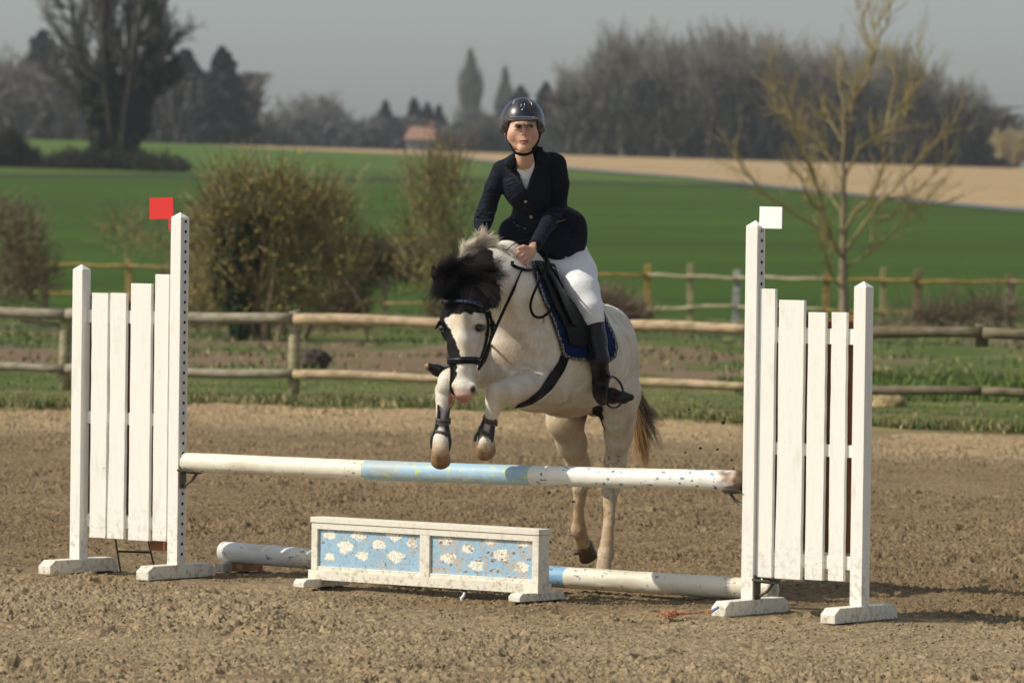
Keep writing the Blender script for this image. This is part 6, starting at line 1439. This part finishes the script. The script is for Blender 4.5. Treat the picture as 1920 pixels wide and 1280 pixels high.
cj(B, [(982, 234, 24.626, 2.6), (982.5, 242, 24.614, 2.8), (983, 249.5, 24.600, 3.5)], .012)
ej(B, 978.8, 252, 24.607, (3.0, 3.4, 2.5), k=.003); ej(B, 987.4, 251.6, 24.607, (3.0, 3.4, 2.5), k=.003)
ej(B, 980.0, 254.4, 24.598, (1.4, 3, 1.0), k=.001, mode='sub'); ej(B, 985.8, 254.1, 24.598, (1.4, 3, 1.0), k=.001, mode='sub')
ej(B, 982.8, 262.5, 24.632, (9, 4, 6), k=.025)
ej(B, 982.8, 263.0, 24.614, (7.6, 2.8, 1.6), k=.006); ej(B, 982.8, 267.6, 24.614, (6.2, 3.0, 2.0), k=.006)
ej(B, 982.8, 265.2, 24.600, (6.2, 6, .8), k=.0015, mode='sub')
ej(B, 981.5, 278, 24.640, (7, 5, 5), k=.025); ej(B, 982, 272.3, 24.614, (7, 3, 1.2), k=.010, mode='sub')
for sx, ex in ((-1, 948), (1, 1012)):
    ej(B, ex, 247, 24.735, (3, 6, 9), k=.006); ej(B, ex + sx * 1.0, 247, 24.722, (2, 3, 5.5), k=.002, mode='sub')
cj(B, [(981, 262, 24.745, 15), (983, 300, 24.80, 15), (984, 322, 24.86, 18)], .025)
# torso, arms, legs inside the clothes
ej(B, 986, 345, 24.90, (44, 28, 46), k=.03); cj(B, [(990, 340, 24.90, 26), (1002, 400, 24.99, 27), (1030, 462, 25.12, 34)], .03)
HS_ = max(24.56, min(24.70, hdep(974, 487) - .035)) - 24.70
cj(B, [(986, 318, 24.88, 15), (940, 322, 24.89, 14), (914, 396, 24.92, 11), (905, 445, 24.77, 9.5), (918, 466, 24.70, 8)], .02)
cj(B, [(986, 318, 24.88, 15), (1043, 318, 24.89, 14), (1042, 392, 24.98, 11.5), (1003, 462, 24.745 + HS_, 8.5), (998, 468, 24.725 + HS_, 8.5)], .02)
HS_ = max(24.56, min(24.70, hdep(974, 487) - .035)) - 24.70
d1 = hdep(1108, 600) - .100; d2 = hdep(1120, 660) - .085; d3 = hdep(1124, 720) - .056
NL = [(1058, 488, 25.12, 34), (1084, 530, 25.0, 26), (1107, 582, d1, 15), (1122, 665, d2, 12.5), (1126, 728, d3, 9)]
FLg = [(1005, 495, 25.18, 34), (955, 535, 25.10, 26), (922, 585, 25.04, 16), (895, 645, 25.04, 13), (862, 692, 25.02, 9)]
cj(B, NL, .025); cj(B, FLg, .025); cj(B, [(1035, 480, 25.15, 34), (1005, 490, 25.17, 32)], .03)
cj(B, [(1126, 740, d3, 9), (1150, 744, d3 - .05, 8), (1176, 744, d3 - .10, 6)], .02); cj(B, [(862, 694, 25.02, 8), (835, 692, 24.95, 8), (806, 688, 24.86, 6)], .02)
# hands: palm, four unequal bent fingers and a thumb
def hand(ox, oy, dd, mx):
    q = lambda x, y, d: (ox + mx * (x - 990), oy + (y - 475), dd + (d - 24.70))
    def c(pts, k): cj(B, [(*q(a, b, e), r) for a, b, e, r in pts], k)
    c([(999, 467, 24.725, 7.5), (992, 472, 24.712, 8.5), (986, 476, 24.705, 9)], .012); c([(994, 478, 24.715, 7.5), (988, 484, 24.710, 7)], .012)
    c([(981, 468, 24.688, 4.2), (971.5, 474, 24.672, 3.7), (968.5, 482, 24.685, 3.3), (973, 486, 24.705, 3.0)], .0022)
    c([(984, 474.5, 24.684, 4.3), (973.5, 482.5, 24.666, 3.8), (972, 491, 24.682, 3.4), (977, 494, 24.702, 3.1)], .0022)
    c([(988, 480.5, 24.686, 4.1), (978.5, 489.5, 24.670, 3.6), (978.5, 497, 24.688, 3.2), (984, 498, 24.706, 3.0)], .0022)
    c([(993, 485.5, 24.694, 3.7), (985.5, 494, 24.682, 3.2), (986, 500, 24.698, 2.9), (991, 500, 24.712, 2.7)], .0022)
    c([(992, 466, 24.70, 4.6), (982, 462.5, 24.684, 4.0), (973, 465.5, 24.675, 3.5), (968, 471, 24.680, 3.0)], .003)
HDD = max(24.56, min(24.70, hdep(974, 487) - .035)); HS = HDD - 24.70
hand(990, 475, HDD, 1); hand(928, 478, 24.66, -1)
# eyes
def ball(c, r, n=14):
    th = np.linspace(0, np.pi, n); ph = np.linspace(0, 2 * np.pi, 2 * n, endpoint=False); T, F_ = np.meshgrid(th, ph, indexing='ij'); v = np.stack([np.sin(T) * np.cos(F_), np.sin(T) * np.sin(F_), np.cos(T)], -1) * np.array(r) + np.array(c)
    i = np.arange(n - 1)[:, None] * 2 * n + np.arange(2 * n)[None]; j = np.arange(n - 1)[:, None] * 2 * n + (np.arange(2 * n)[None] + 1) % (2 * n); return v.reshape(-1, 3), np.stack([i, i + 2 * n, j + 2 * n, j], -1).reshape(-1, 4)
EM = attrmat('eye_ball', 5, .02, .15, .6)
for ex, ey in ((970.4, 238.0), (994.6, 237.0)):
    c = np.array(P(ex, ey, 24.6345)); v, q = ball(c, (.0125, .0120, .0095), 22); x, y, _ = topx(v); cc = np.tile([.46, .42, .39], (len(v), 1)); ir = np.hypot(x - ex - 1.6, y - ey) < 3.0; cc[ir] = (.03, .018, .012)
    m = MB(); m.add(v, [q]); m.c[-1] = cc; m.hasc = True; m.build('eye', EM, rider, True)
    m = MB(); m.tube([P(ex + 6.6 * math.cos(a), ey + .1 - 2.1 * math.sin(a), 24.6175 + .010 * math.cos(a) ** 2) for a in np.linspace(0, math.pi, 10)], px2m(.7, 24.6), 6, col=(.03, .018, .015)); m.build('eyelash', EM, rider, True)
# hair at the temples, ears and nape
HR = SDF((bx_(930), 24.6, zt_(300)), (bx_(1030), 24.98, zt_(200)), .004)
ej(HR, 980, 240, 24.80, (33, 30, 36), k=.01); HR.prism([(951.5, 200), (1008.5, 200), (1009, 300), (951, 300)], 24.4, 24.72, .004); v, q = HR.mesh(); MB().add(v, [q]).build('hair', simple('dark_hair', (.025, .014, .009), .5, .4, var=.4, nscale=150, bump=.3), rider, True)

# ---- helmet
HM = SDF((bx_(925), 24.5, zt_(262)), (bx_(1035), 25.02, zt_(172)), .0034)
ej(HM, 979.5, 229, 24.765, (41.5, 50, 46), k=0)
pz = P(980, 227, 24.56); nrm_ = np.array([0, -.30, -1.0]); nrm_ /= np.linalg.norm(nrm_); HM.half(np.array(pz), nrm_)
cj(HM, [(947, 236, 24.72, 6), (944, 244, 24.76, 5), (946, 250, 24.80, 4)], .012); cj(HM, [(1013, 234, 24.72, 6), (1016, 243, 24.76, 5), (1013, 250, 24.80, 4)], .012)
axv = (Vector((1, 0, 0)), Vector((0, .97, .24)).normalized(), Vector((0, -.24, .97)).normalized())
HM.ell(P(980, 222.5, 24.60), (px2m(32, 24.6), .040, .0075), axv, .010)
inn = SDF((bx_(925), 24.5, zt_(262)), (bx_(1035), 25.02, zt_(172)), .0034)
HM.prism([(953, 228.5), (1008, 227.5), (1010, 262), (951, 262)], 24.5, 24.70, .003)
V, Q = HM.mesh(); V = relax(V, Q, 1, .4); x, y, d = topx(V); C = np.tile([.008, .011, .022], (len(V), 1))
BRP = K6([(605, 100), (545, 190), (480, 310), (400, 420), (270, 520), (250, 620), (400, 640), (600, 575), (1110, 640), (1110, 560), (1060, 510), (960, 400), (880, 290), (800, 160), (745, 100), (765, 220), (800, 350), (850, 440), (930, 500), (470, 500), (560, 420), (590, 310), (612, 200)])
br = inpoly(x, y, BRP) & (d < 24.85); C[br] = (.040, .024, .016); C[(y > 227)] = (.014, .012, .011)
m = MB(); m.add(V, [Q]); m.c[-1] = C; m.hasc = True; k = NM('helmet_shell'); k.b.inputs['Coat Weight'].default_value = .35; k.b.inputs['Coat Roughness'].default_value = .2
k.bump(k.noise(k.pos(), 500, 2, .5), .08, .001); helmet = m.build('helmet', k.base(k.attr(), .34, .5), rider, True)
SIL = simple('silver_trim', (.62, .64, .68), .25, .5, .9); COP = simple('copper_stitch', (.36, .20, .11), .5, .4, .3)
m = MB(); surf_strap(m, HM, K6([(470, 497), (560, 487), (700, 482), (830, 487), (915, 497)]), .0085, .0018, .0008, 24); m.build('brim_trim', SIL, helmet, True)
for L in ([(553, 165), (530, 200), (512, 240), (505, 285)], [(795, 165), (825, 195), (850, 230), (862, 280)]):
    m = MB(); pix = K6(L); q = smooth_path([HM.shoot(a, b, .0008) for a, b in pix], 16); strap(m, q, HM.grad(q), .0095 * np.sin(np.linspace(.35, 2.9, 16)), .0006); m.build('air_vent', SIL, helmet, True)
for L in ([(610, 150), (603, 220), (580, 330), (550, 420), (470, 470)], [(748, 150), (760, 220), (790, 330), (850, 430), (900, 470)], [(565, 165), (515, 230), (430, 350), (300, 520)], [(795, 160), (850, 225), (930, 340), (1050, 500)]):
    m = MB(); m.tube(smooth_path([HM.shoot(a, b, .0004) for a, b in K6(L)], 20), .0006, 4); m.build('stitching', COP, helmet, True)
m = MB()
for L in ([(668, 240), (655, 262), (672, 270), (645, 298)], [(712, 240), (728, 262), (722, 300), (690, 335), (668, 360), (655, 390)]): m.tube(smooth_path([HM.shoot(a, b, .0012) for a, b in K6(L)], 14), np.linspace(.0008, .0016, 14), 5)
m.build('emblem', SIL, helmet, True)
m = MB(); cs = smooth_path([P(945.5, 243, 24.73), P(951, 258, 24.70), P(958, 273, 24.675), P(965, 285, 24.665), P(980, 290, 24.655), P(994, 287, 24.665), P(1003, 277, 24.68), P(1010, 262, 24.705), P(1015, 245, 24.735)], 40)
nr = cs - np.array(P(981, 262, 24.78)); nr /= np.linalg.norm(nr, axis=1)[:, None]; strap(m, cs, nr, np.interp(np.arange(40), [0, 12, 18, 26, 40], [.007, .008, .014, .012, .008]), .003); m.build('chin_strap', LEATHER, helmet, True)

# ---- jacket
NAVY = NM('navy_cloth'); kk = NAVY; n = kk.noise(kk.mapping(kk.pos(), (6, 6, 11)), 1.8, 4, .5, 1.2); kk.bump(n, .5, .035); kk.b.inputs['Sheen Weight'].default_value = .03; kk.b.inputs['Sheen Tint'].default_value = (.5, .6, .9, 1)
NAVY = kk.base((.0062, .0084, .0155), .8, .15)
Jk = SDF((bx_(878), 24.55, zt_(500)), (bx_(1115), 25.45, zt_(262)), .0052)
ej(Jk, 986, 335, 24.89, (50, 32, 52), k=.0)
cj(Jk, [(984, 312, 24.87, 24), (946, 318, 24.885, 17)], .03); cj(Jk, [(984, 308, 24.87, 25), (1036, 304, 24.885, 19)], .03)
cj(Jk, [(986, 300, 24.86, 20), (984, 290, 24.83, 17.5)], .02); cj(Jk, [(968, 292, 24.80, 7), (958, 305, 24.80, 12)], .02); cj(Jk, [(1003, 281, 24.83, 9), (1012, 296, 24.84, 16)], .02)
ej(Jk, 985, 350, 24.845, (36, 22, 30), k=.03)
cj(Jk, [(992, 360, 24.91, 36), (1002, 400, 24.97, 35)], .05); ej(Jk, 1002, 402, 24.98, (40, 32, 30), k=.04)
ej(Jk, 1022, 445, 25.06, (56, 42, 42), k=.04); ej(Jk, 1069, 444, 25.05, (32, 26, 44), k=.04); ej(Jk, 1050, 462, 25.0, (30, 26, 27), k=.03); ej(Jk, 962, 440, 24.99, (29, 30, 34), k=.03); cj(Jk, [(1040, 400, 25.05, 24), (1072, 418, 25.06, 22)], .05)
RA = [(940, 320, 24.885, 18), (926, 352, 24.89, 17.5), (914, 388, 24.91, 17), (907, 410, 24.90, 17.5), (902, 435, 24.82, 14.5), (908, 455, 24.75, 13), (918, 468, 24.71, 12)]
LA = [(1043, 308, 24.885, 20), (1049, 345, 24.90, 19), (1046, 378, 24.95, 18), (1040, 398, 24.95, 17), (1024, 424, 24.87 + HS_ * .5, 14.5), (1010, 448, 24.79 + HS_ * .85, 12.5), (1004, 459, 24.755 + HS_, 12.5)]
# armpit gaps keep the sleeves apart from the body
cj(Jk, RA, .010); cj(Jk, LA, .006)
# sleeve folds
for (a, b, r) in [((892, 405, 24.84), (924, 398, 24.80), 2.2), ((890, 416, 24.83), (922, 412, 24.79), 2.4), ((893, 395, 24.86), (926, 386, 24.83), 1.8), ((1026, 390, 24.86), (1060, 398, 24.86), 2.4), ((1024, 402, 24.84), (1054, 410, 24.84), 2.4), ((1030, 380, 24.88), (1064, 384, 24.88), 2.0), ((1018, 418, 24.80), (1042, 424, 24.81), 2.0), ((905, 350, 24.82), (940, 345, 24.80), 1.4), ((1034, 345, 24.82), (1068, 352, 24.82), 1.6)]:
    Jk.cone(P(*a), P(*b), px2m(r, 24.85) * .8, px2m(r, 24.85) * .8, .022)
for (a, b, r) in [((962, 392, 24.86), (1010, 402, 24.87), 1.8), ((965, 380, 24.83), (990, 388, 24.83), 1.5), ((1010, 470, 24.93), (1055, 400, 24.95), 2.2), ((1060, 480, 24.98), (1078, 420, 24.99), 2.0), ((945, 460, 24.86), (955, 425, 24.88), 1.8)]:
    Jk.cone(P(*a), P(*b), px2m(r, 24.85), px2m(r, 24.85), .02, 'sub')
Jk.prism(K2([(392, 480), (530, 470), (545, 505), (478, 745), (398, 575)]), 24.5, 24.845, .003)
# hem: cut below the skirt line and open the neck
Jk.prism([(925, 458), (1000, 478), (1015, 483), (1005, 540), (925, 540)], 24.5, 24.93, .004) if False else None
cj(Jk, [(982, 270, 24.78, 16), (983, 300, 24.81, 16)], .004, 'sub')
V, Q = Jk.mesh(); V = relax(V, Q, 1, .4); nv = vnoise3(V * [1, 1, .6], .06, 12) * .0022; V = V + Jk.grad(V) * nv[:, None]
LAPM = simple('lit_lapel_cloth', (.0075, .010, .0175), .75, .18)  # lighter copy of the jacket cloth: light on the lapels put into colour
jacket = MB().add(V, [Q]).build('jacket', NAVY, rider, True)
for nm, L in (('collar', [(330, 570), (338, 520), (375, 492), (398, 500), (402, 560), (366, 600), (362, 578)]), ('lapel', [(402, 560), (478, 742), (462, 745), (345, 615), (366, 600)]),
              ('collar', [(548, 500), (556, 430), (590, 440), (606, 500), (604, 540), (560, 545), (545, 560)]), ('lapel', [(545, 530), (560, 560), (578, 590), (500, 735), (478, 742), (520, 600)])):
    patch(nm, K2(L), .004, LAPM, None, 1.0, parent=jacket, thick=.006, S=Jk)
GOLD = simple('brass_button', (.50, .36, .22), .3, .5, .9)
for zx, zy in ((473, 820), (512, 928)):
    c = Jk.shoot(*K2([(zx, zy)])[0], .001); nn_ = Jk.grad(c)[0]; m = MB(); m.tube([c - nn_ * .001, c + nn_ * .0025, c + nn_ * .0035], [.0070, .0070, .005], 16); b = m.build('button', GOLD, jacket, True)
for L in ([(695, 966), (750, 948), (800, 930)], [(385, 965), (415, 990), (450, 1004), (480, 1012)]):
    m = MB(); m.tube(smooth_path([Jk.shoot(a, b, .001) for a, b in K2(L)], 14), .0013, 5); m.build('pocket_piping', COP, jacket, True)
m = MB(); q = smooth_path([Jk.shoot(a, b, .0005) for a, b in K2([(478, 745), (500, 830), (520, 900), (530, 960), (525, 1040)])], 24); strap(m, q, Jk.grad(q), .005, .0022); m.build('front_edge', NAVY, jacket, True)
for L in ([(640, 560), (628, 640), (624, 720)],):
    m = MB(); m.tube(smooth_path([Jk.shoot(a, b, -.0002) for a, b in K2(L)], 30), .0011, 4, False); m.build('seam', NAVY, jacket, True)
m = MB(); ec = K2([(722, 615)])[0]; m.tube([Jk.shoot(ec[0] + 3.6 * math.cos(a), ec[1] + 4.2 * math.sin(a), .0004) for a in np.linspace(.5, 5.8, 18)], .0006, 4); m.tube([Jk.shoot(ec[0] - 1, ec[1], .0004), Jk.shoot(ec[0] + 3.2, ec[1], .0004)], .0006, 4); m.build('sleeve_emblem', simple('grey_thread', (.25, .26, .28), .6), jacket, True)
# shirt
Sh = SDF((bx_(945), 24.66, zt_(370)), (bx_(1025), 25.0, zt_(286)), .0035)
ej(Sh, 985, 345, 24.875, (36, 28, 50), k=.0); cj(Sh, [(983, 296, 24.80, 17.5), (985, 325, 24.85, 22)], .02); cj(Sh, [(982, 270, 24.765, 15.8), (982.5, 304, 24.80, 15.8)], .003, 'sub'); Sh.prism([(971, 295), (993, 295), (984, 316)], 24.5, 24.80, .003)
V, Q = Sh.mesh(); shirt = MB().add(V, [Q]).build('shirt', simple('white_shirt', (.78, .79, .82), .8, .2), rider, True)
m = MB()
for zy in (606, 636, 668): c = Sh.shoot(*K2([(470, zy)])[0], .0005); m2 = MB(); m2.tube([c, c + np.array([0, -.002, 0])], .0028, 8); m2.build('button', simple('pearl', (.25, .25, .27), .3), shirt, True)

# ---- breeches
Br = SDF((bx_(895), 24.6, zt_(625)), (bx_(1140), 25.5, zt_(440)), .006)
cj(Br, [(1040, 468, 25.14, 46), (1000, 490, 25.18, 40)], .05)
cj(Br, [(1062, 484, 25.12, 44), (1079, 512, 25.05, 38), (1091, 545, d1 * .5 + 25.0 * .5, 31), (1105, 577, d1, 23.5), (1112, 602, d1 - .005, 17.5), (1115, 625, d1, 15)], .035)
cj(Br, [(1020, 488, 25.08, 26), (1050, 500, 25.05, 30)], .04)
cj(Br, [(1005, 495, 25.18, 40), (955, 535, 25.11, 32), (922, 585, 25.05, 22), (912, 606, 25.04, 17)], .035)
for a, b in (((1098, 592, d1 - .05), (1126, 585, d1 - .04)), ((1096, 602, d1 - .045), (1128, 596, d1 - .04)), ((1010, 500, 24.95), (1040, 520, 24.92)), ((1012, 488, 24.95), (1050, 508, 24.92))): Br.cone(P(*a), P(*b), px2m(1.8, 24.9), px2m(1.5, 24.9), .012)
V, Q = Br.mesh(); V = relax(V, Q, 1, .4); k = NM('white_breeches'); k.bump(k.noise(k.mapping(k.pos(), (12, 12, 26)), 2, 4, .6, 1.0), .22, .012); breeches = MB().add(V, [Q]).build('breeches', k.base((.79, .79, .80), .75, .25), rider, True)
# ---- tall boots
BL_ = NM('tall_boot_leather'); BL_.bump(BL_.noise(BL_.mapping(BL_.pos(), (10, 10, 30)), 2.5, 4, .6, .8), .35, .012); BL_ = BL_.base((.0075, .0065, .0055), .42, .4)
Bt = SDF((bx_(1085), 24.4, zt_(785, 25)), (bx_(1205), 25.3, zt_(572)), .0055)
cj(Bt, [(1113.5, 600, d1, 19.5), (1118, 640, (d1 + d2) / 2, 19.5), (1123, 672, d2, 18), (1126, 705, d3, 16.5), (1126, 730, d3, 15)], .02)
cj(Bt, [(1128, 738, d3 - .01, 14), (1130, 748, d3 - .01, 12.5)], .02); cj(Bt, [(1128, 738, d3 - .02, 15), (1148, 742, d3 - .07, 13.5), (1168, 745, d3 - .12, 10.5), (1183, 744.5, d3 - .15, 6.5)], .02)
Bt.prism([(1085, 560), (1150, 560), (1150, 572), (1131, 586), (1118, 600), (1092, 608)][::1], 24.2, 25.4, .003) if False else None
nt_ = np.array([.35, -.1, 1.0]); nt_ /= np.linalg.norm(nt_); pc_ = np.array(P(1112, 601, d1)); Bt.half(pc_, np.array([-.45, 0, .9]) / np.linalg.norm([-.45, 0, .9]))
ej(Bt, 1150, 768, d3 - .06, (40, 60, 6), k=.004, mode='sub')
V, Q = Bt.mesh(); V = relax(V, Q, 1, .4); MB().add(V, [Q]).build('riding_boot', BL_, rider, True)
Bf = SDF((bx_(780), 24.6, zt_(745)), (bx_(950), 25.3, zt_(590)), .0055)
cj(Bf, [(915, 602, 25.04, 20), (900, 638, 25.04, 18), (880, 668, 25.03, 15.5), (862, 690, 25.02, 14)], .02); cj(Bf, [(862, 694, 25.02, 14), (842, 700, 24.97, 12.5), (820, 694, 24.90, 10), (803, 687, 24.86, 7.5)], .02)
V, Q = Bf.mesh(); V = relax(V, Q, 1, .4); x, y, _ = topx(V); C = np.tile([.009, .0075, .0065], (len(V), 1)); so = (x < 803) ; C[so] = (.22, .14, .07)
m = MB(); m.add(V, [Q]); m.c[-1] = C; m.hasc = True; m.build('riding_boot', attrmat('far_boot_leather', 60, .3, .36, .5), rider, True)
# ---- the body itself
V, Q = B.mesh(); V = relax(V, Q, 1, .35); vx, vy, vd = topx(V)
# keep everything that is dressed inside its clothes
handm = ((vx > 962) & (vx < 1006) & (vy > 452) & (vy < 506) & (vd < 24.8)) | ((vx > 912) & (vx < 960) & (vy > 462) & (vy < 512) & (vd < 24.8))
dressed = (vy > 318) & ~handm
for S_ in (Jk, Br, Bt, Bf, Sh):
    g = S_.gi(V); inb = np.all((g > 0) & (g < S_.n - 1), axis=1); f = S_.val(V); near = dressed & inb & (f > -.007) & (f < .03)
    if near.any(): V[near] = S_.snap(V[near], -.008, 3)
V = relax(V, Q, 0)
C = np.tile([.60, .365, .25], (len(V), 1)); nn = vnoise3(V, .02, 3)
head_ = vy < 292
for cx, cy in ((962, 254), (1000, 253)): C = blend(C, .45 * np.exp(-(((vx - cx) / 9) ** 2 + ((vy - cy) / 7) ** 2)) * head_, (.60, .24, .19))
C = blend(C, .35 * np.exp(-(((vx - 983) / 5) ** 2 + ((vy - 251) / 4) ** 2)) * (vd < 24.64), (.62, .28, .2))
lip = ((np.abs(vx - 982.8) / 8.6) ** 2 + ((vy - 265.6) / 4.6) ** 2 < 1) & (vd < 24.63) & head_; C[lip] = (.47, .20, .155)
mo = ((np.abs(vx - 982.8) / 7.2) ** 2 + ((vy - 265.2) / 1.1) ** 2 < 1) & (vd < 24.63); C[mo] = (.10, .035, .03)
for bx0, by0, bx1, by1 in ((961.5, 231.5, 977.5, 230.6), (988, 229.8, 1003, 230.8)):
    t = np.clip((vx - bx0) / (bx1 - bx0), 0, 1); br = (vx > bx0 - 1) & (vx < bx1 + 1) & (np.abs(vy - (by0 + (by1 - by0) * t - 2.0 * np.sin(t * 3.14) + .5)) < 1.5) & (vd < 24.68); C[br] = C[br] * .72
for ex, ey in ((970.4, 238.2), (994.6, 237.2)):
    e = (((vx - ex) / 7.5) ** 2 + ((vy - ey) / 3.4) ** 2 < 1) & (vd < 24.66); C[e] = C[e] * .95
ear = (np.abs(vx - 980) > 29) & (vy > 236) & (vy < 260) & head_; C[ear] = (.58, .22, .15)
hd_ = (vy > 455) & (vy < 505) & (vx < 1012) & (vd < 24.8); C[hd_] = np.array([.60, .33, .235]) * (1 + .12 * nn[hd_, None])
k = NM('skin'); a = k.attr(); k.bump(k.noise(k.pos(), 260, 3, .6), .12, .001); k.b.inputs['Subsurface Weight'].default_value = .12; k.b.inputs['Subsurface Radius'].default_value = (.012, .004, .002); k.b.inputs['Subsurface Scale'].default_value = .5
SKIN = k.base(a, .45, .4); m = MB(); m.add(V, [Q]); m.c[-1] = C; m.hasc = True; m.build('body', SKIN, rider, True)
# stirrup and leather belong to the pony's tack
IR = simple('stirrup_black', (.015, .015, .016), .35, .5, .3)
m = MB(); ds = d3 - .06; L = [P(1140, 712, ds - .05), P(1138, 735, ds - .05), P(1139, 757, ds - .05), P(1150, 764, ds), P(1163, 758, ds + .05), P(1168, 738, ds + .05), P(1165, 722, ds + .045), P(1156, 710, ds + .02), P(1147, 706, ds - .02), P(1140, 712, ds - .05)]
m.tube(smooth_path(L, 50), .0052, 8, False); m.build('stirrup', IR, saddle, True)
m = MB(); q = smooth_path([P(1086, 585, d1 - .02), P(1098, 630, d1 - .055), P(1110, 665, d2 - .052), P(1128, 696, d3 - .052), P(1142, 708, d3 - .05)], 24); strap(m, q, np.tile([-.3, -.95, 0], (24, 1)), .016, .003); m.build('stirrup_leather', LEATHER, saddle, True)

# ---- pony and rider stand a little nearer, right over the poles
for r_ in (pony, rider):
    k_ = 1 - .40 / 25.2; o_ = Vector((0, 0, CAMH)); r_.location = o_ + (r_.location - o_) * k_; r_.scale = (k_, k_, k_)
# ================================================================ HAZE
def haze():
    bpy_me = MB().box((0, 720, 27), (1500, 1580, 58)).build('haze', None, None)
    k = bpy.data.materials.new('haze_air'); k.use_nodes = True; t = k.node_tree; t.nodes.clear()
    v = t.nodes.new('ShaderNodeVolumePrincipled'); v.inputs['Color'].default_value = (.86, .93, 1, 1); v.inputs['Density'].default_value = HAZE_D; v.inputs['Anisotropy'].default_value = 0.2
    o = t.nodes.new('ShaderNodeOutputMaterial'); t.links.new(v.outputs[0], o.inputs['Volume']); bpy_me.data.materials.append(k)
    tag(bpy_me, kind='stuff')
HAZE_D = .00021
haze()
